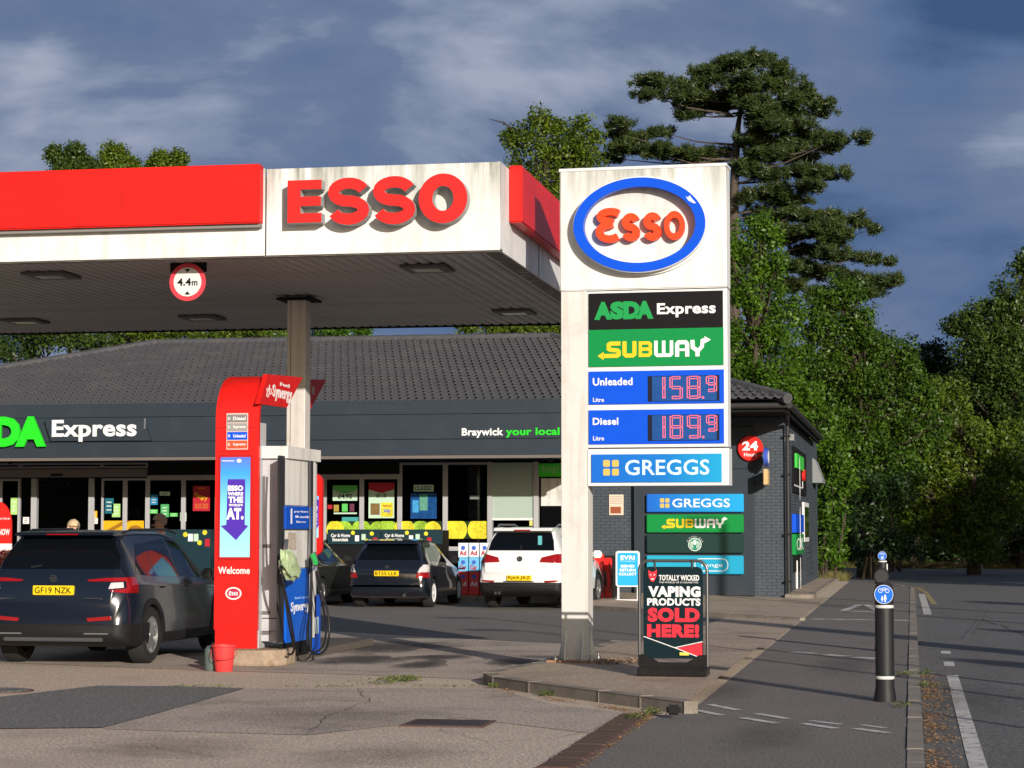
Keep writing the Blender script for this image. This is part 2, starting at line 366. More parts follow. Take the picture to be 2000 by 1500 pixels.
OIL = M('oil_stain', (.07, .055, .045), .6, var=.3, vs_=2)
_t = OIL.node_tree; _otc = _t.nodes.new('ShaderNodeTexCoord'); _mp = _t.nodes.new('ShaderNodeMapping'); _mp.inputs['Location'].default_value = (-1, -1, 0); _mp.inputs['Scale'].default_value = (2, 2, 0)
_ln = _t.nodes.new('ShaderNodeVectorMath'); _ln.operation = 'LENGTH'; _nz = _t.nodes.new('ShaderNodeTexNoise'); _nz.inputs['Scale'].default_value = 3.5; _nz.inputs['Detail'].default_value = 7; _nz.inputs['Roughness'].default_value = .7
_t.links.new(_otc.outputs['Generated'], _mp.inputs[0]); _t.links.new(_mp.outputs[0], _ln.inputs[0]); _t.links.new(_otc.outputs['Object'], _nz.inputs['Vector'])
_ma = _t.nodes.new('ShaderNodeMath'); _ma.operation = 'MULTIPLY_ADD'; _ma.inputs[1].default_value = -1.9; _t.links.new(_nz.outputs[0], _ma.inputs[0]); _t.links.new(_ln.outputs['Value'], _ma.inputs[2])
_mr = _t.nodes.new('ShaderNodeMapRange'); _t.links.new(_ma.outputs[0], _mr.inputs[0]); _mr.inputs[1].default_value = .05; _mr.inputs[2].default_value = -.75; _mr.inputs[3].default_value = 0; _mr.inputs[4].default_value = .8
_t.links.new(_mr.outputs[0], _t.nodes['Principled BSDF'].inputs['Alpha'])
PAINT = M('road_paint', (.55, .53, .50), .7, var=.15, vs_=6, dirt=((.12, .11, .11), .9, 9.))
PAINTY = M('yellow_road_paint', (.34, .26, .11), .7, dirt=((.12, .11, .11), .9, 9.))
OILF = OIL.copy(); OILF.name = 'faint_stain'
for _n in OILF.node_tree.nodes:
    if _n.type == 'MAP_RANGE' and abs(_n.inputs[4].default_value - .8) < .01: _n.inputs[4].default_value = .22
def sheet(name, mat, poly, z, **k):
    k.setdefault('kind', 'structure')
    p = [(q[0], q[1], q[2] if len(q) > 2 else z) for q in poly]
    return O(MB().add(p, [tuple(range(len(p)))]), name, mat, **k)
sheet('ground', DIRT, [(-2500, -2500), (2500, -2500), (2500, 3500), (-2500, 3500)], -.16)
sheet('road', ASPH, [(.05, -30), (60, -30), (60, 99), (-2.9, 99), (-2.9, 74), (-.9, 69), (.05, 62)], -.07)
sheet('forecourt', CONC, [(-60, -30), (-2.26, -30), (-2.26, 18.7), (-1.95, 19), (-1.95, 70), (-2.93, 70), (-2.93, 50.9), (-60, 50.9)], -.002)
sheet('path', ASPHP, [(-2.25, -30), (-.06, -30), (-.06, 62), (-.95, 68.5), (-1.95, 71), (-1.95, 19), (-2.25, 18.7)], .0)
lane = [(-60, 47), (-30, 42), PZ(640, 1232), PZ(900, 1247), PZ(1190, 1262), PZ(1262, 1271), PZ(1330, 1240), PZ(1420, 1205), (-6.6, 43.5), (-8, 48.3), (-60, 48.3)]
sheet('forecourt_lane', ASPHP, lane, .002)
sheet('worn_forecourt_slab', CONC2, [PZ(480, 1345), PZ(960, 1344), PZ(1090, 1378), PZ(1290, 1400), PZ(1235, 1412), PZ(1150, 1432), PZ(900, 1402), PZ(760, 1418), PZ(600, 1436), PZ(200, 1424)], .002)
sheet('worn_forecourt_slab', CONC2, [(-60, 40), PZ(420, 1310), PZ(700, 1318), PZ(1000, 1330), PZ(1060, 1290), (-4.1, 29.6), PZ(900, 1248), PZ(640, 1233), (-30, 41.6), (-60, 46)], .0022)
sheet('tarmac_patch', ASPHD, [(-14, 18.6), (-14, 20.6), PZ(0, 1362), PZ(190, 1340), PZ(330, 1341), PZ(478, 1345), PZ(340, 1385), PZ(200, 1422), PZ(0, 1424)], .006)
for i, (px, py, rx, ry) in enumerate(((760, 1262, 1.1, 1.6), (1000, 1293, .35, .9), (690, 1290, .6, 1.2), (820, 1300, .35, 1.0), (860, 1285, .5, .7))):
    cx, cy = PZ(px, py); rr = random.Random(i)
    pts = []
    for k in range(28):
        g = 2 * PI * k / 28; q = 1 + .25 * math.sin(3 * g + i) + .12 * rr.uniform(-1, 1)
        pts.append((cx + rx * q * math.cos(g), cy + ry * q * math.sin(g)))
    sheet('oil_stain', OIL, pts, .0065 + i * .0012)
# raised island with the price pylon
isl = [(-1.97, 18.95), (-2.9, 20.1), (-3.75, 21.15), (-4.25, 21.85), (-4.46, 22.45), (-4.42, 23.1), (-4.25, 24.2), (-4.12, 26.5), (-4.05, 29.3), (-3.2, 29.6), (-1.97, 29.4)]
sheet('island_pavement', PAVE, isl, .1)
# shop pavement, sloping gently towards the road
mbp = MB()
mbp.add([(-60, 48.4, .1), (-8, 48.4, .1), (-8, 51.4, .15), (-60, 51.4, .15), (-6.6, 43.5, .09), (-6., 51.4, .14), (-4, 40.6, .08), (-3.6, 51.4, .06), (-1.97, 38.9, .05), (-1.97, 51.4, .02)],
        [(0, 1, 2, 3), (1, 4, 5, 2), (4, 6, 7, 5), (6, 8, 9, 7)])
O(mbp, 'shop_pavement', PAVE, kind='structure')
st = [PZ(1262, 1271, .01), PZ(1440, 1196, .01), (-2.3, 39.), (-1.97, 38.9), (-1.97, 29.4), (-3.2, 29.6)]
sheet('dropped_crossing', PAVE, st, .012)
kerb_me = {}
def kerb_run(pts, z, wd=.125, hgt=.16, L=.91, label_parent=None, mat=KERB):
    P_ = [Vector((p[0], p[1], p[2] if len(p) > 2 else z)) for p in pts]
    for a, b in zip(P_, P_[1:]):
        d = b - a; n = max(1, round(d.length / L)); l = d.length / n; key = (round(l, 2), wd, hgt)
        if key not in kerb_me:
            o = O(MB().bbox(.004, round(l, 2) - .004, 0, wd, -hgt, 0, .005), 'kerb_stone', mat); kerb_me[key] = o.data; bpy.data.objects.remove(o)
        for i in range(n):
            o = bpy.data.objects.new('kerb_stone', kerb_me[key]); C.objects.link(o); o.parent = label_parent
            o.location = a + d * (i / n) + Vector((0, 0, random.uniform(-.004, .004)))
            o.rotation_euler = (random.uniform(-.01, .01), -math.asin((b.z - a.z) / d.length), math.atan2(d.y, d.x) + random.uniform(-.004, .004))
ks = thing('road_kerb', None, None, kind='structure', local=True)
kerb_run([(.07, y) for y in (8, 36.2, 62)] + [(-.6, 66.5), (-1.9, 70)], .008, label_parent=ks)
ki = thing('island_kerb', None, None, kind='structure', local=True)
kerb_run(isl[0:2][::-1] and [isl[0], isl[1], isl[2], isl[3], isl[4], isl[5], isl[6], isl[7], isl[8]], .104, wd=-.13, hgt=.14, label_parent=ki)
kp = thing('pavement_kerb', None, None, kind='structure', local=True)
kerb_run([(-26, 48.4, .104), (-8, 48.4, .104), (-6.6, 43.5, .094), (-4, 40.6, .084), (-1.97, 38.9, .054)], .1, wd=.14, hgt=.14, label_parent=kp)
kw = thing('wall_foot_kerb', None, None, kind='structure', local=True)
kerb_run([(-2.28, 50.9, .12), (-2.28, 69, .12)], .12, wd=.13, hgt=.16, label_parent=kw)
sheet('wall_foot_paving', PAVE, [(-2.92, 50.9), (-2.4, 50.9), (-2.4, 69), (-2.92, 69)], .113)
O(MB().box(-2.92, -2.3, 50.75, 50.9, -.05, .118), 'paving_edge', KERB, kind='structure')
# painted markings
mk = MB()
for x0, y0, x1, y1, wd in ((1350, 1388, 1400, 1398, .09), (1378, 1377, 1432, 1388, .09), (1440, 1403, 1505, 1414, .1), (1470, 1395, 1530, 1405, .09), (1557, 1414, 1622, 1424, .1), (1577, 1409, 1635, 1416, .08), (1660, 1424, 1725, 1433, .1), (1675, 1417, 1722, 1423, .07)):
    a = Vector(PZ(x0, y0)); b = Vector(PZ(x1, y1)); n_ = Vector((-(b - a).y, (b - a).x)).normalized() * wd
    mk.add([(a.x, a.y, .005), (b.x, b.y, .005), (b.x + n_.x, b.y + n_.y, .005), (a.x + n_.x, a.y + n_.y, .005)], [(0, 1, 2, 3)])
def dash(x0, y0, x1, y1, wd, mb=mk, z=.005):
    a = Vector(PZ(x0, y0, z)); b = Vector(PZ(x1, y1, z)); n_ = Vector((-(b - a).y, (b - a).x)).normalized() * wd
    mb.add([(a.x, a.y, z), (b.x, b.y, z), (b.x + n_.x, b.y + n_.y, z), (a.x + n_.x, a.y + n_.y, z)], [(0, 1, 2, 3)])
for a in range(3): dash(1535 + a * 62, 1274 + a * 5, 1578 + a * 62, 1277 + a * 5, .22)
for a in range(5): dash(1575 + a * 40, 1209 + a * .6, 1607 + a * 40, 1210 + a * .6, .3)
for q in (((1652, 1194), (1712, 1196)), ((1654, 1193), (1685, 1181)), ((1685, 1181), (1714, 1196))): dash(*q[0], *q[1], .25 if q[0][1] == 1194 else .16)
O(mk, 'path_markings', PAINT, kind='structure')
mr_ = MB()
for y0, y1, x in ((8, 25.6, .44), (27.3, 28.2, .44), (30, 30.7, .44), (45, 55, .95)):
    mr_.add([(x - .06, y0, -.066), (x + .07, y0, -.066), (x + .07 + (.6 if y0 == 45 else 0) * -1, y1, -.066), (x - .06 - (.6 if y0 == 45 else 0), y1, -.066)], [(0, 1, 2, 3)])
mr_.v = mr_.v[:12]; mr_.f = mr_.f[:3]
dash(1806, 1160, 1820, 1200, -.16, mr_, -.066)
mr_.add([(4.6, -10, -.066), (4.75, -10, -.066), (4.75, 40, -.066), (4.6, 40, -.066)], [(0, 1, 2, 3)])
O(mr_, 'road_markings', PAINT, kind='structure')
my = MB(); dash(1812, 1156, 1831, 1180, -.14, my, -.066); dash(1796, 1149, 1812, 1156, -.14, my, -.065); dash(1775, 1146, 1797, 1149, .2, my, -.066)
O(my, 'yellow_road_marking', PAINTY, kind='structure')
cr_m = MB()
for k in range(9):
    y = 42 - k * 1.2; x = 1.3 + .09 * k + random.uniform(-.05, .05)
    cr_m.add([(x, y, -.067), (x + .02, y, -.067), (x + .11 + random.uniform(-.05, .05), y - 1.2, -.067), (x + .09, y - 1.2, -.067)], [(0, 1, 2, 3)])
O(cr_m, 'road_crack', M('crack', (.02, .02, .02), .9), kind='structure')
# hairline cracks, joints and small stains on the forecourt
fc = MB(); rk = random.Random(21)
def crack(pts, wd=.006, z=.0085):
    q = []
    for (x0, y0), (x1, y1) in zip(pts, pts[1:]):
        for k in range(8): t = k / 8; q.append((x0 + (x1 - x0) * t + rk.gauss(0, .02), y0 + (y1 - y0) * t + rk.gauss(0, .035)))
    q.append(pts[-1]); ribbon(fc, q, wd, lambda u, v, d: (u, v, z), 0, 0)
crack([PZ(1240, 1405), PZ(1100, 1440), PZ(960, 1452), PZ(860, 1425)]); crack([PZ(60, 1470), PZ(260, 1455), PZ(420, 1480)]); crack([PZ(520, 1348), PZ(700, 1352), PZ(1000, 1350)], .014)
crack([PZ(600, 1436), PZ(640, 1400), PZ(720, 1372), PZ(700, 1346)]); crack([PZ(1900, 1240), PZ(1930, 1190)], .01)
O(fc, 'forecourt_cracks', M('crack_dark', (.06, .05, .042), .9), kind='stuff', label='thin cracks and joints across the forecourt concrete', category='cracks')
for i, (px, py, rx, ry) in enumerate(((330, 1462, .9, 1.1), (760, 1475, .7, 1.0), (1500, 1440, .4, 1.6), (1420, 1350, .35, 1.6), (1900, 1350, .6, 2.6), (1650, 1300, .5, 2.2), (640, 1400, 1.4, 1.2))):
    cx, cy = PZ(px, py); sheet('ground_stain', OILF, [(cx + rx * math.cos(2 * PI * k / 20), cy + ry * math.sin(2 * PI * k / 20)) for k in range(20)], .0125 + i * .0007 if px < 1800 else -.058)
# drainage channel with ribs
RUST = M('rusty_iron', (.105, .062, .05), .75, var=.3, vs_=6, speck=.2, ss=40)
dr = thing('drain_channel', 'rusty ribbed drain channel running along the forecourt edge beside the path', 'drain', (-2.38, 16, 0), local=True)
for k in range(44):
    y = -6.0 + k * .2
    if k == 0: gm = O(MB().bbox(-.13, .13, 0, .185, -.03, .012, .008), 'grating', RUST, dr); gm.location = (0, y, 0)
    else:
        c = gm.copy(); C.objects.link(c); c.parent = dr; c.location = (0, y, random.uniform(-.004, .004))
    if 14.3 < 16 + y < 18.6:
        for q in (0,):
            rb = MB()
            for j in range(5): rb.box(-.1, .1, .02 + j * .034, .036 + j * .034, .012, .02)
            o = O(rb, 'ribs', M('rib_rust', (.05, .034, .028), .8), None); o.parent = gm if k == 0 else c; tag(o, kind='stuff')
mh = thing('manhole_cover', 'dark rectangular metal cover set in the forecourt concrete near the drain', 'manhole cover', (*PZ(880, 1414), 0))
x, y = PZ(880, 1414)
O(MB().bbox(x - .37, x + .33, y - .32, y + .32, -.02, .010, .004), 'frame', RUST, mh); O(MB().bbox(x - .32, x + .28, y - .27, y + .27, -.02, .014, .004), 'lid', M('dark_iron', (.05, .04, .045), .7, var=.3), mh)
x, y = PZ(-5, 1350)
mh = thing('manhole_cover', 'round grey manhole cover at the left edge behind the tarmac patch', 'manhole cover', (x, y, 0))
O(MB().lathe([(.36, -.02), (.36, .008), (.33, .01)], x, y, 40), 'frame', RUST, mh); O(MB().lathe([(.32, -.02), (.32, .014), (.3, .016)], x, y, 40), 'lid', ASPHD, mh)
# ---- scattered litter, weeds
def scatter(name, mat, pts, size, up=.3, seed=1, **k):
    rg = np.random.default_rng(seed); n = len(pts); P_ = np.array(pts); s = size * rg.uniform(.5, 1.3, n)
    a = rg.uniform(0, 2 * PI, n); t = rg.uniform(-up, up, n)
    d1 = np.stack([np.cos(a), np.sin(a), t], 1); d2 = np.stack([-np.sin(a), np.cos(a), rg.uniform(-up, up, n)], 1)
    v = np.empty((n, 4, 3)); v[:, 0] = P_ - d1 * s[:, None]; v[:, 1] = P_ - d2 * s[:, None] * .45; v[:, 2] = P_ + d1 * s[:, None]; v[:, 3] = P_ + d2 * s[:, None] * .45
    v[:, :, 2] = np.maximum(v[:, :, 2], P_[:, None, 2] - .003)
    me = mesh_np(name, v.reshape(-1, 3), np.arange(4 * n).reshape(-1, 4)); me.materials.append(mat)
    at = me.attributes.new('var', 'FLOAT', 'POINT'); at.data.foreach_set('value', np.repeat(rg.random(n), 4).astype(np.float32))
    o = bpy.data.objects.new(name, me); C.objects.link(o); return tag(o, **k)
def mesh_np(name, V, F):
    me = bpy.data.meshes.new(name); n = len(V); m, q = F.shape
    me.vertices.add(n); me.vertices.foreach_set('co', V.astype(np.float32).ravel())
    me.loops.add(m * q); me.loops.foreach_set('vertex_index', F.astype(np.int32).ravel())
    me.polygons.add(m); me.polygons.foreach_set('loop_start', np.arange(0, m * q, q, dtype=np.int32))
    try: me.polygons.foreach_set('loop_total', np.full(m, q, dtype=np.int32))
    except Exception: pass
    me.update(calc_edges=True); return me
LITT = leaf_mat('dead_leaves', (.20, .09, .03), (.42, .26, .12), .1)
WEED = leaf_mat('weed_leaves', (.10, .15, .03), (.22, .26, .07), .3)
R_ = random.Random(3)
pts = []
for _ in range(5200):
    y = R_.uniform(13.5, 25.5); wmax = .26 if y > 17 else .2
    x = .09 + abs(R_.gauss(0, .5)) * wmax * 1.0
    if .5 + .5 * math.sin(y * 2.1) * math.sin(y * 3.7 + 1) < R_.random() * .9: continue
    pts.append((x, y, -.064 + R_.random() * .012))
scatter('fallen_leaves', LITT, pts, .016, .5, 5, kind='stuff', label='drift of brown fallen leaves in the gutter beside the path kerb', category='leaves')
pts = []
for _ in range(1500):
    t = R_.random(); a = Vector((-4.5, 22.2)) if t < .3 else Vector((-4.0, 21.2)); b = Vector((-2.1, 18.75))
    p = a.lerp(b, R_.random() ** .7) + Vector((R_.gauss(-.05, .05), R_.gauss(-.05, .05)))
    if R_.random() < .45 + .5 * math.sin(p.x * 9): pts.append((p.x, p.y, .004 + R_.random() * .012))
for _ in range(900): pts.append((R_.uniform(-2.5, -2.2), R_.uniform(17.6, 18.9), .004 + R_.random() * .015))
for _ in range(350): pts.append((-2.23 + R_.gauss(0, .02), R_.uniform(14, 18), .004))
scatter('dry_debris', LITT, pts, .012, .6, 6, kind='stuff', label='dry leaf debris gathered along the foot of the island kerb', category='debris')
def tuft_pts(lst):
    q = []
    for (x, y, n, s) in lst:
        for _ in range(n): q.append((x + R_.gauss(0, s), y + R_.gauss(0, s * 1.3), R_.uniform(.005, .05)))
    return q
gx = [PZ(775, 1330), PZ(800, 1330), PZ(750, 1336), PZ(600, 1342), PZ(430, 1340)]
pts = tuft_pts([(*gx[0], 260, .10), (*gx[1], 160, .06), (*gx[2], 120, .15), (-3.5, 20.75, 110, .05), (-2.25, 18.85, 160, .05), (-2.33, 18.3, 120, .06), (-4.2, 21.7, 60, .04), (-.12, 24.3, 90, .05), (-.1, 20.0, 60, .05), (.14, 22.7, 80, .06), (.12, 24.6, 80, .05)])
for _ in range(260):
    t = R_.random(); a = Vector(PZ(330, 1342)); b = Vector(PZ(1000, 1342)); p = a.lerp(b, t)
    if math.sin(p.x * 5) > -.2: pts.append((p.x, p.y + R_.gauss(0, .03), R_.uniform(.004, .02)))
scatter('weeds', WEED, pts, .016, 1.2, 8, kind='stuff', label='small green weeds growing in the joints of the paving', category='weeds')
# ================================================================ SHOP BUILDING
WY = 51.0
shop = thing('shop_building', 'low dark grey petrol station shop with tiled hipped roof and glazed front', 'building', (-12, 51, 0))
BR = M('grey_painted_brick', (.050, .063, .079), .6, var=.12, vs_=.8, dirt=((.12, .12, .12), .3, 1.1))
MORT = M('painted_mortar', (.039, .049, .061), .8, var=.1)
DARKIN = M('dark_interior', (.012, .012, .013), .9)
# walls behind the bricks
O(MB().box(-7.85, -2.93, WY + .02, WY + .3, -.1, 4.4), 'wall', MORT, shop)
O(MB().box(-3.2, -2.935, WY + .3, 69, -.1, 4.35), 'wall', MORT, shop)
O(MB().box(-27, -3.2, 68.8, 69, -.1, 4.35), 'wall', MORT, shop)
O(MB().box(-27, -26.8, WY + .3, 68.8, -.1, 4.35), 'wall', MORT, shop)
def bricks(a0, a1, z0, z1, fn, seed, skip=lambda a, z: False):
    rg = random.Random(seed); mb = MB(); r = 0; z = z0
    while z < z1 - .03:
        a = a0 - (.1125 if r % 2 else 0)
        while a < a1 - .01:
            b0, b1 = max(a, a0), min(a + .215, a1)
            if b1 - b0 > .03 and not skip((b0 + b1) / 2, z): mb.prism(rect(b0, b1, z, z + .065), fn, 0, .012 + rg.uniform(0, .005), (False, True))
            a += .225
        z += .075; r += 1
    return mb
O(bricks(-7.85, -2.93, -.05, 4.35, fY(WY + .02), 1), 'brickwork', BR, shop, kind='stuff')
O(bricks(WY + .02, 69, -.05, 4.3, fX(-2.935), 2), 'brickwork', BR, shop, kind='stuff')
# fascia (projecting canopy over the shop front)
FY = 48.2
O(MB().box(-30, -7.0, FY, FY + .18, 3.33, 4.60), 'fascia', DGREY, shop)
O(MB().box(-30, -7.0, FY - .012, FY, 3.70, 3.712), 'fascia_joint', BLKM, shop)
O(MB().box(-30, -7.0, FY - .03, FY - .001, 4.28, 4.60), 'fascia_cap', DGREY, shop, bevel=.008)
O(MB().box(-30, -7.0, FY - .025, FY - .001, 3.33, 3.695), 'fascia_lower', DGREY, shop, bevel=.008)
O(MB().box(-30, -7.0, FY + .18, WY + .3, 3.33, 3.38), 'fascia_soffit', M('soffit_grey', (.16, .15, .15), .7, var=.1), shop)
O(MB().box(-30, -7.0, FY - .01, FY + .12, 3.26, 3.33), 'fascia_trim', M('bronze_trim', (.14, .12, .11), .5, var=.1), shop)
O(MB().box(-7.0, -2.80, 48.75, WY + .02, 4.28, 4.34), 'eave_soffit', BLKM, shop)
O(MB().box(-7.0, -2.74, 48.62, 48.75, 4.28, 4.5), 'eave_board', BLKM, shop)
O(MB().box(-2.80, -2.72, 48.75, 66, 4.25, 4.46), 'eave_board', BLKM, shop)
GUT = M('gutter_black', (.03, .028, .028), .5, var=.2)
O(MB().tube([(-7.0, 48.56, 4.42), (-2.68, 48.56, 4.42)], .075, 10), 'gutter', GUT, shop, smooth=True)
O(MB().tube([(-2.66, 48.5, 4.42), (-2.66, 66, 4.42)], .075, 10), 'gutter', GUT, shop, smooth=True)
# down pipe on the corner
dp = O(MB().tube([(-2.72, 48.75, 4.38), (-2.8, 50.3, 4.2), (-2.84, 50.88, 4.1), (-2.84, 50.9, 3.9), (-2.84, 50.9, .14)], .045, 10), 'down_pipe', GUT, shop, smooth=True)
for z in (3.8, 2.9, 1.5, .4): O(MB().box(-2.91, -2.77, 50.84, 50.98, z, z + .05), 'pipe_bracket', BLK, dp)
# roof
E0, ZE = 48.35, 4.56; RYd, RZd = 56.3, 6.74; RX0, RX1 = -20.45, -9.33; EX0, EX1 = -27.8, -2.68
TILE = M('roof_tile', (.060, .060, .066), .75, var=.22, vs_=1.1, speck=.15, ss=25, dirt=((.12, .11, .095), .4, .9))
roof = O(MB().add([(EX0, E0, ZE - .03), (EX1, E0, ZE - .03), (RX1, RYd, RZd - .03), (RX0, RYd, RZd - .03), (EX1, 68, ZE - .03), (EX0, 68, ZE - .03), (RX1, 60, RZd - .03), (RX0, 60, RZd - .03)],
                  [(0, 1, 2, 3), (1, 4, 6, 2), (4, 5, 7, 6), (5, 0, 3, 7), (3, 2, 6, 7)]), 'roof', BLKM, shop)
sl_len = math.hypot(RYd - E0, RZd - ZE); pit = math.atan2(RZd - ZE, RYd - E0)
TW, TG = .20, .38
def tile_geo():
    mb = MB(); n = 5; L = TG + .05
    prof = [(0, .040), (.022, .060), (.048, .040), (.08, .018), (.12, .010), (.155, .016), (TW - .014, .030)]
    vs = [(x, 0, z + .030) for x, z in prof] + [(x, L, z - .012) for x, z in prof] + [(x, 0, z - .012) for x, z in prof]
    k = len(prof); fs = [(i, i + 1, k + i + 1, k + i) for i in range(k - 1)] + [(i, 2 * k + i, 2 * k + i + 1, i + 1) for i in range(k - 1)]
    fs += [(k - 1, 2 * k + k - 1, k + k - 1)]
    return mb.add(vs, fs)
tile_o = O(tile_geo(), 'roof_tile', TILE); tile_me = tile_o.data; bpy.data.objects.remove(tile_o)
rest = MB(); geo = tile_geo(); cnt = 0
Mt = Matrix.Rotation(pit, 4, 'X')
nrow = int(sl_len / TG)
for r in range(nrow + 1):
    s = r * TG; fy = E0 + s * math.cos(pit); fz = ZE + s * math.sin(pit); fr = s / sl_len
    xa = EX0 + (RX0 - EX0) * min(1, fr); xb = EX1 + (RX1 - EX1) * min(1, fr)
    if s > sl_len - .2: break
    c = int((xa + 28) / TW); x = -28 + c * TW + (TW / 2 if r % 2 else 0)
    while x < xb - TW * .5:
        if x > xa - TW * .5:
            visible = -21.6 < x < -8.0 or x > -5.6
            z_j = random.uniform(-.004, .004); rx = pit + random.uniform(-.008, .008)
            if visible and cnt < 300 and (r < 5):
                o = bpy.data.objects.new('roof_tile', tile_me); C.objects.link(o); o.parent = roof; o.location = Vector((x, fy, fz + z_j)) - Vector((-12, 51, 0)); o.rotation_euler = (rx, 0, random.uniform(-.01, .01)); cnt += 1
            else:
                mt = Matrix.Translation((x, fy, fz + z_j)) @ Matrix.Rotation(rx, 4, 'X')
                rest.add([mt @ Vector(v) for v in geo.v], geo.f)
        x += TW
OFF['tmp'] = 0
off = OFF[roof.name]; O(rest, 'roof_tiles', TILE, roof, kind='stuff')
def ridge_run(a, b):
    a, b = Vector(a), Vector(b); d = b - a; n = int(d.length / .45)
    for i in range(n):
        p = a + d * i / n; q = a + d * (i + 1.06) / n
        O(MB().tube([p, q], [.13, .145], 8), 'ridge_tile', TILE, roof, smooth=True)
ridge_run((RX0, RYd, RZd), (RX1, RYd, RZd)); ridge_run((EX1, E0, ZE), (RX1, RYd, RZd)); ridge_run((EX0, E0, ZE), (RX0, RYd, RZd))
# shop front glazing
GLS = glass_mat('shop_glass', (.30, .33, .32))
def gl(px): return PY(px, 980, WY)[0]
ztop, ztr, zb = 3.33, PY(700, 932, WY)[1], PY(700, 1072, WY)[1]
def frame(x0, x1, z0, z1, name='window', w=.07, sub=True, pane=True):
    mb = MB(); mb.box(x0, x0 + w, WY - .05, WY + .05, z0, z1).box(x1 - w, x1, WY - .05, WY + .05, z0, z1).box(x0 + w, x1 - w, WY - .048, WY + .048, z1 - w, z1).box(x0 + w, x1 - w, WY - .048, WY + .048, z0, z0 + w)
    f = O(mb, name, GREYM, shop, bevel=.005)
    if pane: O(MB().box(x0 + w, x1 - w, WY - .006, WY + .006, z0 + w, z1 - w), 'pane', GLS, f)
    return f
cols = [(-40, 1), (1, 40), (63, 74), (199, 245), (245, 289), (289, 359), (359, 425), (425, 500), (500, 570), (570, 634), (634, 707), (707, 781)]
zdoor = PY(200, 916, WY)[1]
for a, b in cols:
    if a < 199: frame(gl(a), gl(b) - .0, .13, ztr, w=.055)
    else: frame(gl(a) + .001, gl(b), zb if a > 280 else .13, ztr, w=.055)
for a, b in ((781, 870), (870, 957)): frame(gl(a) + .001, gl(b), zb, 3.26, w=.06)
xs_top = [-22.9, gl(40), gl(199), gl(289)]
for a, b in zip(xs_top, xs_top[1:]): frame(a + .001, b, zdoor + .02, 3.3, w=.05)
for a, b in ((289, 425), (425, 570), (570, 707), (707, 781)): O(MB().box(gl(a) + .02, gl(b), WY - .02, WY + .02, ztr + .02, 3.3), 'blank_panel', M('black_panel', (.004, .004, .005), .6), shop)
O(MB().box(-27, gl(289), WY - .12, WY + .1, ztr + .03, zdoor), 'door_header', M('door_header_grey', (.22, .20, .205), .5, var=.08), shop)
O(MB().box(gl(118) - .2, gl(118) + .1, WY - .16, WY - .12, ztr + .06, ztr + .12), 'door_sensor', BLK, shop)
O(MB().box(gl(289), gl(781), WY - .07, WY + .06, ztr, ztr + .07), 'transom', GREYM, shop)
O(MB().box(gl(280), gl(1049), WY - .1, WY + .1, .08, zb), 'stall_riser', BLKM, shop)
O(MB().box(gl(280), gl(1049), WY - .13, WY - .02, zb - .04, zb), 'window_sill', GREYM, shop)
for a, b in ((63, 74), (175, 186)):                      # sliding door leaves parked open
    O(MB().box(gl(a), gl(b), WY - .09, WY - .03, .13, ztr), 'door_leaf', GREYM, shop, bevel=.006)
# blind panel and night pay window
x0, x1, z0, z1 = RY(958, 902, 1046, 1012, WY)
O(MB().box(x0, x1, WY - .03, WY + .02, z0, z1 - .02), 'blind_panel', M('pale_blind', (.34, .42, .37), .5, var=.08), shop)
O(MB().box(x0, x1, WY - .045, WY - .02, z0 - .05, z0), 'blind_rail', WHTC, shop)
for px in (957, 1047): O(MB().box(gl(px) - .05, gl(px) + .07, WY - .08, WY + .08, .1, 3.26), 'mullion', GREYM, shop)
O(MB().box(gl(1049) + .1, -7.86, WY - .01, WY + .02, .1, 2.2), 'night_window', M('black_glass', (.004, .004, .005), .06, spec=.6), shop)
O(MB().box(gl(1049) + .1, -7.86, WY - .02, WY + .02, 2.2, 2.86), 'roller_shutter', M('shutter_white', (.6, .6, .57), .5, streak=((.2, .18, .1), .6, 3.)), shop)
x0, x1, z0, z1 = RY(1053, 905, 1110, 931, WY)
ns = thing('night_sign', 'bright green night counter sign above the roller shutter beside the pylon post', 'sign', (x0, WY - .04, z0))
O(MB().box(x0, -7.86, WY - .06, WY - .021, z0, z1), 'panel', LGREEN, ns)
tx('Night Pay', PY(1060, 917, WY)[0], PY(1060, 917, WY)[0] + .98, z0 + .06, z1 - .05, fY(WY - .06), ns, M('pale_green_print', (.30, .50, .22), .5), .003)
# interior, dim behind the glass
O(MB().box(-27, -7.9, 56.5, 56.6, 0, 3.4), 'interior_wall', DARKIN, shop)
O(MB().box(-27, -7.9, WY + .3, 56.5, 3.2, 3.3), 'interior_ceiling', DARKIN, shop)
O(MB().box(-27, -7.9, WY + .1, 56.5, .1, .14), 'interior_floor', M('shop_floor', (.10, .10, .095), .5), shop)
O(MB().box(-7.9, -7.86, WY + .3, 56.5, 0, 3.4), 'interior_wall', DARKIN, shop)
x0, x1, z0, z1 = RY(80, 934, 138, 955, 53.)
tx('Dairy', x0, x1, z0, z1, fY(53.), shop, M('dim_letters', (.05, .05, .05), .7), .01)
PROD = [M('pack_%s' % n, c, .5) for n, c in (('red', (.4, .02, .02)), ('yellow', (.5, .35, .03)), ('green', (.04, .25, .05)), ('white', (.5, .5, .5)), ('blue', (.03, .08, .35)), ('orange', (.5, .15, .02)))]
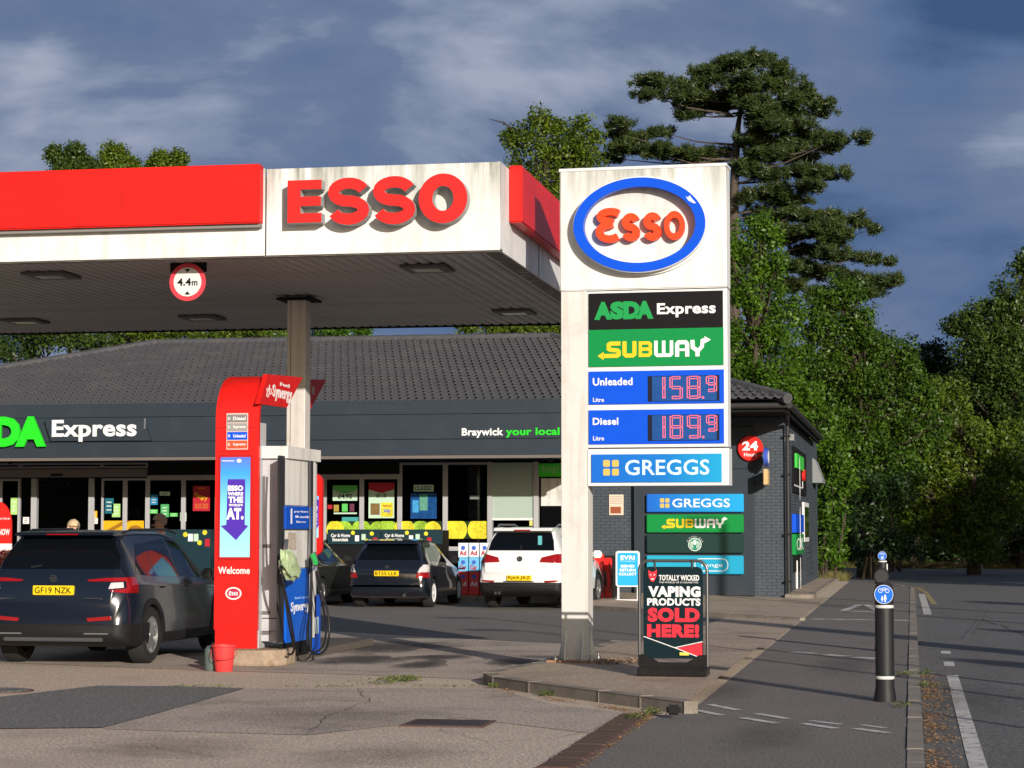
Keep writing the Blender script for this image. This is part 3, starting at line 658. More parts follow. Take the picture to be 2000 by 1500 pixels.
for i, (xc, yc) in enumerate(((-20.8, 55.6), (-18.2, 54.6), (-16.2, 54.4), (-13.6, 53.6), (-11.6, 54.4), (-10.4, 53.4))):
    t = thing('shelf_unit', 'dim shelf unit of packets inside the shop, %s' % ('beyond the open doorway', 'behind the pane with the yellow graphic', 'behind the red poster window', 'behind the price poster windows', 'behind the blue poster window', 'behind the plain dark pane')[i], 'shelf', (xc, yc, .14), group='shelves inside the shop')
    O(MB().box(xc - .9, xc + .9, yc + .3, yc + .34, .14, 2.1), 'back_panel', BLKM, t)
    for k in range(5):
        z = .4 + k * .38; O(MB().box(xc - .9, xc + .9, yc, yc + .3, z, z + .02), 'shelf', GREYM, t)
        for q in range(3):
            mb = MB(); xx = xc - .88 + q * .6
            while xx < xc - .88 + q * .6 + .52:
                ww = random.uniform(.08, .16); mb.box(xx, xx + ww, yc + .03, yc + .25, z + .021, z + .02 + random.uniform(.14, .28)); xx += ww + .01
            O(mb, 'products', random.choice(PROD), t, kind='stuff')
# ---------------------------------------------------------------- shop signs
sg = thing('shop_fascia_sign', 'green and white shop name lettering on a raised dark panel over the entrance', 'sign', (-20, FY, 3.7))
pn = [PY(90, 822, FY), PY(283, 822, FY), PY(297, 862, FY), PY(102, 862, FY)]
pn = [(p[0], max(3.72, min(4.24, p[1]))) for p in pn]
O(MB().prism(pn, fY(FY), 0, .10), 'raised_panel', DGREY, sg)
O(MB().box(PY(284, 830, FY)[0] - .0, PY(286, 830, FY)[0] + .02, FY - .105, FY - .10, 4.0, 4.24), 'panel_edge', STEEL, sg)
AG = M('fascia_green', (.02, .60, .02), .35)
def lets(word, x0, x1, z0, z1, fn, parent, mat, d, d0, bold, gaps):
    for (a, b), ch in zip(gaps, word): tx(ch, x0 + a * (x1 - x0), x0 + b * (x1 - x0), z0, z1, fn, parent, mat, d, bold, 'letter', d0)
xa, xb = PY(-112, 840, FY)[0], PY(94, 840, FY)[0]; za, zb_ = PY(50, 873, FY)[1], PY(50, 814, FY)[1]
lets('ASDA', xa, xb, za, zb_, fY(FY - .08), sg, AG, .07, 0, .07, ((0, .29), (.27, .49), (.50, .76), (.715, 1)))
x0, x1, z0, z1 = RY(105, 820, 270, 863, FY)
tx('Express', x0, x1, z0, z1, fY(FY - .10), sg, WHTP, .02, .03)
x0, x1, z0, z1 = RY(-70, 795, 3, 806, FY); tx('welcome to', x0, x1, z0, z1, fY(FY), sg, WHTP, .01)
sg = thing('fascia_lettering', 'small white and green local store wording at the right end of the fascia', 'sign', (-10, FY, 3.8))
x0, x1, z0, z1 = RY(902, 836, 983, 855, FY); tx('Braywick', x0, x1, z0, z1, fY(FY), sg, WHTP, .008, .03)
x0 = PY(988, 845, FY)[0]; tx('your local store', x0, x0 + 2.0, z0, z1, fY(FY), sg, AG, .008, .03)
# wall sign board with four stacked panels
bd = thing('sign_board', 'tall dark grey board on the brick wall carrying stacked shop name panels', 'sign board', (-5, WY, 0))
x0, x1, z0, z1 = RY(1238, 838, 1473, 1163, WY - .15)
O(MB().box(x0, x1, WY - .15, WY - .0, z0, 4.05), 'backboard', DGREY, bd, bevel=.006)
for yy in (917,): O(MB().box(x0, x1, WY - .158, WY - .15, PY(1300, yy, WY)[1], PY(1300, yy, WY)[1] + .012), 'joint', BLKM, bd)
SY = WY - .15
def wall_panel(y0, y1, mat, label, txtf, x0p=1264, x1p=1453):
    x0, x1, z0, z1 = RY(x0p, y0, x1p, y1, SY)
    t = thing('panel_sign', label, 'sign', (x0, SY, z0), group='panel signs on the board')
    O(MB().bbox(x0, x1, SY - .12, SY, z0, z1, .015), 'panel', mat, t); txtf(t, x0, x1, z0, z1, fY(SY - .12)); return t
YEL2 = M('ochre_print', (.62, .42, .10), .5)
def greggs(sq=True, sc_=None):
    def f(t, x0, x1, z0, z1, fn, q=None):
        w = x1 - x0; h = z1 - z0
        mb = MB(); s = h * .23; xx = x0 + w * (.11 if sc_ is None else sc_); zz = z0 + h * .5
        for i in (0, 1):
            for j in (0, 1):
                sp(mb, rrect(xx + i * s * 1.28, xx + i * s * 1.28 + s, zz - s * 1.14 + j * s * 1.28, zz - s * 1.14 + j * s * 1.28 + s, s * .18), fn, 0, .004)
        O(mb, 'logo', YEL2, t)
        tx('GREGGS', xx + s * 3.0, x0 + w * (.89 if sc_ is None else .86), z0 + h * .26, z0 + h * .74, fn, t, WHTP, .004, .012)
    return f
gb = grad_mat('blue_gradient_small', ((0, (.003, .11, .52)), (1, (.006, .33, .66))), 0, 0, 2.3)
wall_panel(965, 1000, gb, 'blue bakery panel with four yellow squares, topmost on the grey board', greggs(sc_=.14))
def subw(t, x0, x1, z0, z1, fn):
    w = x1 - x0; h = z1 - z0
    block_word_subway(t, x0 + w * .17, x0 + w * .83, z0 + h * .25, z0 + h * .76, fn, 0, .004)
wall_panel(1005, 1040, GREEN, 'green sandwich shop panel with yellow and white arrow lettering, second on the grey board', subw)
DG = M('coffee_dark_green', (.008, .035, .03), .4); CG = M('coffee_green', (.01, .22, .12), .5)
def coffee(t, x0, x1, z0, z1, fn):
    cx, cz = (x0 + x1) / 2, (z0 + z1) / 2; r = (z1 - z0) * .36
    mb = MB(); sp(mb, ell(cx, cz - r * .1, r, r), fn, 0, .003); O(mb, 'emblem', WHTP, t)
    mb = MB(); sp(mb, ell(cx, cz - r * .1, r * .9, r * .9), fn, .003, .004); O(mb, 'emblem_field', CG, t)
    mb = MB()      # plain crowned figure with wavy hair, simplified
    sp(mb, ell(cx, cz + r * .12, r * .22, r * .28), fn, .004, .005)
    sp(mb, [(cx - r * .2, cz + r * .4), (cx + r * .2, cz + r * .4), (cx + r * .25, cz + r * .65), (cx + r * .1, cz + r * .5), (cx, cz + r * .72), (cx - r * .1, cz + r * .5), (cx - r * .25, cz + r * .65)], fn, .004, .005)
    for s in (-1, 1):
        for q in (.35, .55, .75):
            ribbon(mb, [(cx + s * r * q * .6, cz + r * .35), (cx + s * r * q, cz), (cx + s * r * q * .8, cz - r * .35), (cx + s * r * q, cz - r * (.9 - q * .4))], r * .07, fn, .004, .005)
    O(mb, 'emblem_figure', WHTP, t)
    mb = MB()
    word = 'WE PROUDLY SERVE'
    for i, ch in enumerate(word):
        if ch == ' ': continue
        g = math.radians(160 - 140 * i / (len(word) - 1)); rr = r * 1.22
        u, v = cx + rr * math.cos(g), cz - r * .1 + rr * math.sin(g); tx(ch, u - r * .06, u + r * .06, v - r * .08, v + r * .08, fn, t, WHTP, .004, rot=g - PI / 2, mb=mb)
    O(mb, 'lettering', WHTP, t)
wall_panel(1044, 1080, DG, 'near black green coffee panel with a round green emblem, third on the grey board', coffee)
def costa(t, x0, x1, z0, z1, fn):
    w = x1 - x0; h = z1 - z0; mb = MB(); xa, xb, za, zb = x0 + w * .5, x0 + w * .84, z0 + h * .17, z0 + h * .83
    ribbon(mb, rrect(xa, xb, za, zb, h * .3), .018, fn, 0, .004, True); O(mb, 'outline', WHTP, t)
    tx('range', xa + .16, xb - .12, za + .07, zb - .13, fn, t, WHTP, .004)
wall_panel(1085, 1121, grad_mat('cyan_panel', ((0, (.012, .34, .50)), (1, (.006, .30, .50))), 0, 0, 2.3), 'cyan panel with an outlined word, lowest on the grey board', costa)
t = thing('small_notice', 'cream notice with a brown picture on the grey brick wall beside the board', 'notice', (-7, WY, 2))
x0, x1, z0, z1 = RY(1190, 966, 1218, 1006, WY)
O(MB().box(x0, x1, WY - .025, WY + .005, z0, z1), 'board', M('cream_print', (.62, .52, .42), .6), t)
O(MB().box(x0 + .03, x1 - .06, WY - .028, WY - .025, z0 + .04, z0 + .2), 'picture', M('brown_print', (.28, .07, .03), .6), t)
mb = MB()
for k in range(4): mb.box(x0 + .03, x1 - .03, WY - .028, WY - .025, z1 - .06 - k * .05, z1 - .045 - k * .05)
O(mb, 'print_lines', M('grey_print', (.3, .26, .22), .6), t, kind='stuff')
# round 24 sign
x, z = PY(1466, 876, WY - .15)
t = thing('round_sign', 'round red twenty four hours sign near the building corner', 'sign', (x, WY - .15, z))
O(MB().lathe([(.30, 0), (.30, -.07), (.28, -.09)], x, WY - .15, 40, 'y', z), 'disc', REDS, t)
tx('24', x - .19, x + .18, z - .05, z + .17, fY(WY - .24), t, WHTP, .004, .05)
tx('Hours', x - .15, x + .15, z - .19, z - .1, fY(WY - .24), t, WHTP, .004, .02)
x, z = PY(1497, 893, WY - .5)
t = thing('projecting_sign', 'thin oval blue and white sign projecting from the wall above the beige one', 'sign', (x, WY, z))
O(MB().prism([(WY - .55 + .30 * math.cos(2 * PI * k / 28), z + .22 * math.sin(2 * PI * k / 28)) for k in range(28)], lambda u, v, d: (x + d, u, v), -.05, .05), 'oval', M('oval_blue', (.05, .1, .45), .4), t)
O(MB().prism([(WY - .55 + .22 * math.cos(2 * PI * k / 28), z + .15 * math.sin(2 * PI * k / 28)) for k in range(28)], lambda u, v, d: (x + d, u, v), .05, .056), 'oval_face', WHTP, t)
O(MB().box(x - .02, x + .02, WY - .26, WY, z - .02, z + .02), 'bracket', STEEL, t)
x, z = PY(1497, 932, WY - .5)
t = thing('projecting_sign', 'beige rectangular sign projecting from the wall under the oval one', 'sign', (x, WY, z))
O(MB().bbox(x - .05, x + .05, WY - .85, WY - .2, z - .18, z + .18, .01), 'panel', M('beige_panel', (.55, .38, .18), .5), t)
O(MB().box(x - .02, x + .02, WY - .2, WY, z - .02, z + .02), 'bracket', STEEL, t)
# side wall attachments (on the road side)
SX = -2.915
def side(px0, py0, px1, py1):
    a = PX(px0, (py0 + py1) / 2, SX); b = PX(px1, (py0 + py1) / 2, SX)
    return a[0], b[0], PX((px0 + px1) / 2, py1, SX)[1], PX((px0 + px1) / 2, py0, SX)[1]
def sidebox(name, mat, parent, q, d=.05, **k): return O(MB().box(SX, SX + d, q[0], q[1], q[2], q[3]), name, mat, parent, **k)
for (q, mat, nm, lab) in (((1547, 1005, 1563, 1040), BLUE, 'i', 'small blue box sign low on the side wall beside the down pipe'), ((1547, 1043, 1563, 1082), GREEN, 'O', 'small green box sign under the blue one on the side wall')):
    s_ = side(*q); t = thing('box_sign', lab, 'sign', (SX, s_[0], s_[2])); sidebox('box', mat, t, s_, .10)
    tx('coo' if mat is BLUE else 'OK', s_[0] + .3, s_[1] - .3, s_[2] + .1, s_[3] - .1, fX(SX + .1), t, WHTP, .004, rot=PI / 2 if mat is BLUE else 0)
t = thing('cash_machine', 'dark cash point panel with green header and red round sign in the side wall', 'cash machine', (SX, 56, 1))
sidebox('surround', BLKM, t, side(1547, 880, 1572, 965), .04); sidebox('header', M('cp_green', (.05, .5, .06), .4), t, side(1549, 890, 1563, 917), .10)
y_, z_ = PX(1564, 928, SX); O(MB().lathe([(.16, 0), (.16, .12)], SX, y_, 24, 'x', z_), 'round_panel', REDS, t)
sidebox('lower_surround', BLKM, t, side(1549, 1086, 1564, 1115), .04)
t = thing('grey_window', 'narrow white framed window in the side wall with bars', 'window', (SX, 60, 1))
q = side(1567, 982, 1576, 1058); sidebox('frame', WHTC, t, q, .06); O(MB().box(SX + .02, SX + .066, q[0] + .15, q[1] - .15, q[2] + .12, q[3] - .12), 'pane', MATS.get('black_glass'), t)
t = thing('vent_grille', 'louvred vent grille low on the side wall', 'vent', (SX, 62, .5))
q = side(1576, 1055, 1586, 1130)
for k in range(7): O(MB().box(SX, SX + .05, q[0], q[1], .35 + k * .16, .40 + k * .16), 'louvre', MORT, t)
t = thing('porch_hood', 'small grey sloping hood on the far end of the side wall', 'hood', (SX, 64, 2.8))
a = PX(1585, 940, SX); O(MB().prism([(SX, 3.05), (SX, 3.8), (SX + .08, 3.75), (SX + .30, 3.15), (SX + .30, 3.05)], lambda u, v, d: (u, d, v), 65.5, 67.5), 'hood_panel', M('hood_grey', (.20, .21, .22), .6, var=.1), t)
t = thing('security_light', 'grey security light under the eave at the building corner', 'light', (SX, 52, 3.9))
O(MB().box(SX, SX + .2, 51.5, 51.9, 3.75, 3.9), 'housing', STEEL, t); O(MB().box(SX, SX + .06, 51.6, 51.8, 3.62, 3.75), 'bracket', WHTC, t)
t = thing('conduit', 'white cable conduit running across and down the side wall', 'pipe', (SX, 56, 1))
O(MB().tube([(SX + .03, 54.5, 2.75), (SX + .03, 58.5, 2.75), (SX + .03, 58.5, 3.1)], .025, 6).tube([(SX + .04, 55.2, .14), (SX + .04, 55.2, .85)], .03, 6), 'pipe', WHTC, t)
# cctv domes under the fascia
for px, py, lb in ((20, 903, 'small dark dome camera under the fascia left of the entrance'), (1076, 893, 'small dark dome camera under the fascia beside the pylon post')):
    x, z = PY(px, py, 49.); o = O(MB().lathe([(.02, .09), (.07, .06), (.075, 0), (.05, -.05), (.01, -.07)], x, 49., 16, 'z', 3.27), 'dome_camera', BLK, smooth=True); tag(o, lb, 'camera')
# posters on the glazing
GREENP = M('poster_green', (.10, .50, .10), .5); REDP = M('poster_red', (.42, .015, .03), .5); TEAL = M('teal_print', (.006, .028, .038), .5); LIME = M('lime_fruit', (.30, .50, .04), .5, var=.75, vs_=3.5); YFR = M('yellow_fruit', (.66, .58, .03), .5, var=.5, vs_=3.)
PALEG = M('pale_green_paper', (.45, .62, .48), .6); AMB = M('amber_print', (.72, .38, .01), .5)
def poster(label, px0, py0, px1, py1, mat, Y=WY - .02, cat='poster', **k):
    x0, x1, z0, z1 = RY(px0, py0, px1, py1, Y); t = thing('poster', label, cat, (x0, Y, z0), **k)
    O(MB().box(x0, x1, Y - .006, Y, z0, z1), 'sheet', mat, t); return t, x0, x1, z0, z1, fY(Y - .006)
t, x0, x1, z0, z1, f = poster('pale green price poster reading four pounds in the window behind the pump', 650, 948, 698, 978, PALEG)
sb = MB(); sp(sb, [(x0, z1), (x0, z1 - .1), ((x0 + x1) / 2, z1 - .2), (x1, z1 - .1), (x1, z1)], f, 0, .003); O(sb, 'header', GREENP, t)
tx('£4.92', x0 + .13, x1 - .13, z0 + .05, z0 + .17, f, t, BLKM, .004, .03); tx('Meal deal', x0 + .08, x1 - .08, z0 + .2, z0 + .23, f, t, BLKM, .004)
t, x0, x1, z0, z1, f = poster('white and yellow offer poster with a red top beside the pale green one', 720, 948, 770, 1012, PALEG)
sb = MB(); sp(sb, [(x0, z1), (x0, z1 - .1), ((x0 + x1) / 2, z1 - .19), (x1, z1 - .1), (x1, z1 + .07), (x0, z1 + .07)], f, 0, .003); O(sb, 'header', REDP, t)
tx('£1.15', x0 + .2, x1 - .2, z1 - .3, z1 - .19, f, t, BLKM, .004, .03)
O(MB().box(x0 + .05, x0 + .28, f(0, 0, .003)[1], f(0, 0, 0)[1], z0 + .08, z0 + .36), 'picture', M('food_brown', (.2, .12, .04), .6, var=.6, vs_=18), t)
O(MB().box(x0 + .31, x1 - .03, f(0, 0, .003)[1], f(0, 0, 0)[1], z0 + .03, z0 + .38), 'offer_block', YFR, t)
tx('NEW', x0 + .36, x1 - .08, z0 + .27, z0 + .32, f, t, REDP, .005, .03); tx('20p', x0 + .37, x1 - .09, z0 + .12, z0 + .22, f, t, BLUE, .005, .03)
t, x0, x1, z0, z1, f = poster('dark blue drinks poster with a glowing blue can picture', 802, 963, 853, 1013, M('poster_blue', (.005, .06, .22), .4, var=.8, vs_=7))
O(MB().box((x0 + x1) / 2 - .1, (x0 + x1) / 2 + .1, f(0, 0, .003)[1], f(0, 0, 0)[1], z0 + .2, z1 - .03), 'can', M('can_teal', (.1, .3, .22), .5, var=.5, vs_=20), t)
O(MB().box(x0 + .05, x0 + .2, f(0, 0, .003)[1], f(0, 0, 0)[1], z0 + .15, z0 + .45), 'splash', M('splash_blue', (.05, .3, .6), .5, var=.5, vs_=20), t)
t, x0, x1, z0, z1, f = poster('pale strip reading classic above the dark blue drinks poster', 808, 947, 847, 960, PALEG)
tx('CLASSIC', x0 + .03, x1 - .03, z0 + .03, z1 - .03, f, t, M('dark_green_print', (.02, .12, .08), .5), .004, .03)
t, x0, x1, z0, z1, f = poster('crimson poster with yellow lettering left of the pump totem', 377, 949, 410, 998, REDP)
tx('YOU', x0 + .1, x1 - .12, z1 - .08, z1 - .04, f, t, AMB, .004); tx('Hungry', x0 + .03, x1 - .06, z0 + .27, z0 + .42, f, t, AMB, .004, .03, rot=-.3)
for k in range(3): tx('we are open', x0 + .05, x1 - .05, z0 + .06 + k * .045, z0 + .085 + k * .045, f, t, AMB, .004)
for (a, b, c, d, m, lb) in ((294, 966, 308, 986, M('sticker_blue', (.02, .2, .38), .5), 'small blue pennant sticker in the window behind the second head'), (312, 960, 332, 968, PALEG, 'tiny pale strip sticker above the green leaflets'), (314, 985, 330, 1010, M('leaf_green', (.07, .36, .12), .5), 'green leaflet in the middle of the window'),
                            (293, 995, 308, 1003, GREENP, 'small green label at the left of the green leaflet'), (332, 1002, 347, 1009, GREENP, 'small green label at the right of the green leaflet'), (352, 1001, 364, 1018, PALEG, 'small pale paper taped across the mullion'),
                            (219, 984, 235, 1010, M('notice_green', (.35, .6, .2), .5), 'white and lime notice in the pane beside the entrance'), (205, 973, 222, 1003, M('notice_teal', (.01, .12, .16), .5), 'dark teal notice behind the white and lime one'), (21, 972, 34, 1005, M('lime_slip', (.4, .65, .2), .5), 'lime price slip hanging left of the entrance'),
                            (180, 998, 190, 1012, AMB, 'yellow warning sticker on the entrance side light'), (179, 1012, 191, 1023, WHTP, 'white sticker under the yellow warning sticker'), (45, 1010, 57, 1023, WHTP, 'white sticker on the left side light'),
                            (1034, 1015, 1044, 1027, M('caution', (.55, .55, .1), .5), 'tiny yellow caution sticker under the blind panel')):
    t, x0, x1, z0, z1, f = poster(lb, a, b, c, d, m)
    mb = MB(); n = 3
    for k in range(n): mb.box(x0 + (x1 - x0) * .2, x1 - (x1 - x0) * .25, f(0, 0, .003)[1], f(0, 0, 0)[1], z0 + (z1 - z0) * (.2 + .25 * k), z0 + (z1 - z0) * (.27 + .25 * k))
    O(mb, 'print', M('pale_print', (.6, .65, .6), .5) if m is not WHTP and m is not PALEG else BLKM, t, kind='stuff')
for (a, b, c, d, m, lb) in ((652, 986, 662, 999, M('sticker_gold', (.35, .25, .05), .5), 'small gold product sticker under the price poster'), (668, 984, 679, 999, GREENP, 'small green product sticker under the price poster'), (683, 984, 692, 999, M('sticker_plum', (.12, .03, .06), .5), 'small plum product sticker under the price poster'), (640, 986, 649, 994, REDP, 'small red label at the left edge of the price poster pane'),
                            (652, 1001, 697, 1004, PALEG, 'thin pale caption strip under the product stickers'), (668, 1010, 700, 1018, M('sticker_teal', (.05, .3, .3), .5), 'teal caption card at the foot of the price poster pane'), (918, 968, 936, 975, M('sticker_dim', (.16, .18, .17), .5), 'dim grey label in the plain dark pane')):
    t, x0, x1, z0, z1, f = poster(lb, a, b, c, d, m)
# fruit graphics along the bottom of the glass
t, x0, x1, z0, z1, f = poster('lime and apple graphic strip along the foot of the shop windows', 637, 1018, 956, 1052, M('fruit_back', (.012, .03, .006), .5, var=.4, vs_=2), cat='window graphic')
for px, r, q in ((655, .22, 1), (672, .22, 0), (706, .24, 0), (738, .2, 0), (757, .25, 0), (790, .26, 1), (822, .22, 0), (846, .2, 1), (889, .30, 1), (936, .28, 1)):
    xx = PY(px, 1030, WY)[0]; pl = [(a, min(z1, max(z0, b))) for a, b in ell(xx, z0 + .22, r, r, 30)]; mb = MB(); sp(mb, pl, f, 0, .003 + .0004 * (px % 7)); O(mb, 'apple' if q else 'lime', YFR if q else LIME, t)
t, x0, x1, z0, z1, f = poster('yellow fruit graphic at the foot of the glass beside the entrance', 200, 1017, 281, 1040, AMB, cat='window graphic')
sb = MB(); sp(sb, [(x0, z0), (x0 + .55, z1), (x0 + .75, z1), (x0 + .2, z0)], f, 0, .003); sp(sb, ell(x1 - .22, z0 + .02, .2, .16), f, 0, .003); O(sb, 'shape', M('amber_dark', (.3, .14, .01), .5), t)
for i, (a, b) in enumerate(((640, 745), (745, 865))):
    x0, x1, z0, z1 = RY(a, 1034, b, 1063, 49.6)
    t = thing('display_bin', 'dark teal essentials bin on the shop front, %s' % ('the one nearer the pump' if i == 0 else 'the one behind the black hatchback'), 'display bin', (x0, 49.6, .1), group='essentials bins along the shop front')
    O(MB().box(x0 + .03, x1 - .05, 49.65, 50.5, .15, z1 - .02), 'bin_body', BLKM, t); O(MB().box(x0, x1 - .02, 49.6, 49.64, z0, z1), 'front_panel', TEAL, t)
    tx('Car & Home', x0 + .08, x0 + .55, z1 - .18, z1 - .1, fY(49.6), t, WHTP, .004, .03); tx('Essentials', x0 + .12, x0 + .5, z1 - .28, z1 - .2, fY(49.6), t, WHTP, .004, .03)
    for dx, dz, m, nm in ((.62, -.08, YFR, 'price_spot'), (.72, -.2, WHTP, 'pack_picture'), (.88, -.17, PALEG, 'pack_picture'), (.96, -.27, YFR, 'price_spot'), (1.08, -.1, YFR, 'price_spot'), (1.16, -.25, REDP, 'pack_picture')):
        sb = MB(); sp(sb, ell(x0 + dx, z1 + dz, .05, .05, 14) if nm == 'price_spot' else rect(x0 + dx - .05, x0 + dx + .05, z1 + dz - .08, z1 + dz + .06), fY(49.6), 0, .004); O(sb, nm, m, t)
x0, x1, z0, z1 = RY(287, 1034, 412, 1090, 49.6)
t = thing('display_bin', 'dark teal essentials bin behind the dark grey car', 'display bin', (x0, 49.6, .1), group='essentials bins along the shop front')
O(MB().box(x0, x1, 49.6, 50.5, .15, z1), 'bin_body', TEAL, t)
for px, py, m, nm in ((362, 1044, YFR, 'price_spot'), (372, 1050, WHTP, 'pack_picture'), (383, 1050, PALEG, 'pack_picture'), (390, 1060, YFR, 'price_spot'), (400, 1040, YFR, 'price_spot'), (405, 1060, REDP, 'pack_picture')):
    xx, zz = PY(px, py, 49.6); sb = MB(); sp(sb, ell(xx, zz, .06, .06, 14) if nm == 'price_spot' else rect(xx - .06, xx + .06, zz - .09, zz + .09), fY(49.6), 0, .004); O(sb, nm, m, t)
# stacked white screenwash boxes
BX = M('white_carton', (.66, .70, .74), .5, var=.05)
k_ = 0
for r, py0, py1 in ((0, 1060, 1088), (1, 1088, 1116), (2, 1116, 1148)):
    for c in range(3):
        x0, x1, z0, z1 = RY(895 + c * 21, py0, 914 + c * 21, py1, 48.9)
        o = thing('carton', 'white printed carton in the stack beside the white car, %s row, %s' % (('top', 'middle', 'bottom')[r], ('left column', 'middle column', 'right column')[c]), 'carton', (x0, 48.9, z0), group='cartons stacked outside the shop')
        O(MB().bbox(x0, x1, 48.9, 49.25, z0 if r < 2 else .12, z1 - .005, .006), 'box_body', (BX, M('carton_blue', (.15, .45, .7), .5), M('carton_red', (.65, .06, .06), .5))[r if r else 0], o)
        sb = MB(); sp(sb, ell((x0 + x1) / 2, z1 - .12, .05, .05, 12), fY(48.9), 0, .004); O(sb, 'logo', M('blue_logo', (.05, .12, .5), .5), o)
        tx(('Ad', 'Car', 'Ad')[r], x0 + .03, x1 - .04, z0 + .04, z0 + .15, fY(48.9), o, REDP if r < 2 else WHTP, .004, .04)
# red arch sign, flower display, trolley
x0, x1, z0, z1 = RY(-28, 980, 24, 1066, 48.6)
t = thing('arched_sign', 'red round topped promotional board at the left edge beside the entrance', 'sign', (x0, 48.6, .1))
cx = (x0 + x1) / 2; O(MB().prism([(x0, 1.3), (x1, 1.3), (x1, 1.75)] + arc(cx, 1.75, (x1 - x0) / 2, z1 - 1.75, 0, 180)[1:-1] + [(x0, 1.75)], fY(48.6), 0, .05), 'red_board', REDS, t)
O(MB().box(x0, x1, 48.56, 48.61, .6, 1.3), 'lower_board', WHTP, t); tx('price', cx + .02, x1 - .04, 1.85, 1.93, fY(48.55), t, WHTP, .004); tx('NOW', cx + .02, x1 - .04, 1.5, 1.65, fY(48.55), t, WHTP, .004, .03)
O(MB().box(x0, x1, 48.6, 48.9, .12, .6), 'foot', BLKM, t)
t = thing('flower_stand', 'cut flower display in white boxes behind the left side of the dark grey car', 'flowers', (-22, 47.7, .1))
x0, x1, z0, z1 = RY(-40, 1070, 40, 1088, 47.7)
O(MB().box(x0, x1, 47.9, 48.2, .12, z1), 'card_box', WHTP, t)
fm = leaf_mat('flower_petals', (.55, .02, .03), (.75, .25, .12), .2)
pts = [(R_.uniform(x0, x1 + .1), R_.uniform(47.5, 47.85), R_.uniform(.7, 1.15)) for _ in range(900)]
o = scatter('blooms', fm, pts, .05, 1.4, 9, kind='stuff'); o.parent = t; o.location = -Vector((-22, 47.7, .1))
O(MB().box(x0, x1, 47.5, 47.85, .12, .75), 'planter', M('planter_yellow', (.5, .4, .1), .6), t)
t = thing('pavement_sign', 'small blue parcel service pavement sign in a white frame by the brick wall', 'sign', (-6.1, 47, .1))
x0, x1, z0, z1 = RY(1203, 1076, 1250, 1146, 46.6)
O(MB().prism(rrect(x0, x1, z0, z1, .06), fY(46.6), 0, .04), 'frame', WHTC, t); O(MB().prism(rrect(x0 + .04, x1 - .04, z0 + .03, z1 - .04, .04), fY(46.56), 0, .008), 'panel', M('parcel_blue', (.02, .36, .72), .4), t)
tx('EVRI', x0 + .11, x1 - .11, z1 - .19, z1 - .1, fY(46.552), t, WHTP, .003, .03); tx('ParcelShop', x0 + .11, x1 - .1, z1 - .235, z1 - .21, fY(46.552), t, WHTP, .003)
for k, s in enumerate(('SEND', 'RETURN', 'COLLECT')): tx(s, x0 + .11 - .02 * k, x1 - .11 + .02 * k, z1 - .36 - k * .085, z1 - .30 - k * .085, fY(46.552), t, WHTP, .003, .04)
O(MB().box(x0 + .03, x0 + .07, 46.6, 46.64, .09, z0).box(x1 - .07, x1 - .03, 46.6, 46.64, .09, z0).box(x0, x1, 46.5, 46.75, .09, .12), 'stand', WHTC, t)
for i, px in enumerate((1172, 1184)):
    x = PY(px, 1100, 47.5)[0]; t = thing('air_machine' if i == 0 else 'hose_reel_post', 'red post with hoses beside the white car, %s' % ('left one' if i == 0 else 'right one'), 'machine', (x, 47.5 + i * .3, .1))
    O(MB().bbox(x - .07, x + .07, 47.4 + i * .3, 47.6 + i * .3, .1, 1.1 - i * .1, .02), 'post', M('red_metal', (.5, .03, .03), .4), t); O(MB().bbox(x - .1, x + .1, 47.35 + i * .3, 47.45 + i * .3, .75, 1.1 - i * .1, .02), 'head', REDS, t)
    O(MB().tube([(x + .08, 47.38, .9), (x + .14, 47.35, .5), (x + .1, 47.36, .25), (x + .02, 47.38, .4), (x, 47.38, .7)], .015, 6), 'hose', BLK, t)
t = thing('black_bin', 'black litter bin between the red posts and the blue parcel sign', 'bin', (-6.9, 48, .1))
x = PY(1193, 1100, 48)[0]; O(MB().bbox(x - .15, x + .12, 47.9, 48.3, .12, .95, .03), 'bin_body', BLK, t); O(MB().bbox(x - .17, x + .14, 47.88, 48.32, .95, 1.05, .03), 'bin_lid', BLK, t)
# ================================================================ CANOPY
CZ = 4.78; CXR = -4.55; CYF, CYB = 23.8, 32.5; CXL = -17.0
can = thing('fuel_canopy', 'wide forecourt canopy with red bands, white fascia and red raised lettering', 'canopy', (-8, 28, 0))
SOF = M('soffit_metal', (.36, .352, .345), .5, var=.2, vs_=.5, dirt=((.19, .18, .165), .6, .9))
O(MB().box(CXL, CXR - .03, CYF + .03, CYB, CZ + .05, 5.7), 'deck', BLKM, can)
O(MB().box(CXL, -7.325, CYF, CYF + .03, CZ, 5.80), 'fascia_panel', WHT, can, bevel=.004)
O(MB().box(-7.305, CXR, CYF, CYF + .03, CZ, 5.79), 'fascia_panel', WHT, can, bevel=.004)
O(MB().box(CXR - .03, CXR, CYF + .032, CYB, CZ - .002, 5.80), 'side_fascia', WHT, can)
O(MB().box(CXR, CXR + .004, 26.38, 26.40, CZ, 5.2), 'side_joint', BLKM, can)
O(MB().bbox(CXL, -7.34, CYF - .16, CYF - .002, 5.14, 5.83, .015), 'red_band', RED, can)
O(MB().bbox(CXR + .002, CXR + .16, 24.35, CYB, 5.17, 5.84, .015), 'red_band', RED, can)
O(MB().box(CXL, -7.35, CYF - .1, CYF - .002, 5.10, 5.139), 'band_underside', M('grey_trim', (.2, .19, .18), .6), can)
O(MB().box(CXL, CXR, CYF + .031, CYF + .16, CZ - .012, CZ + .02), 'edge_flashing', M('flashing_dirty', (.17, .16, .14), .7, dirt=((.35, .33, .28), .7, 6.)), can)
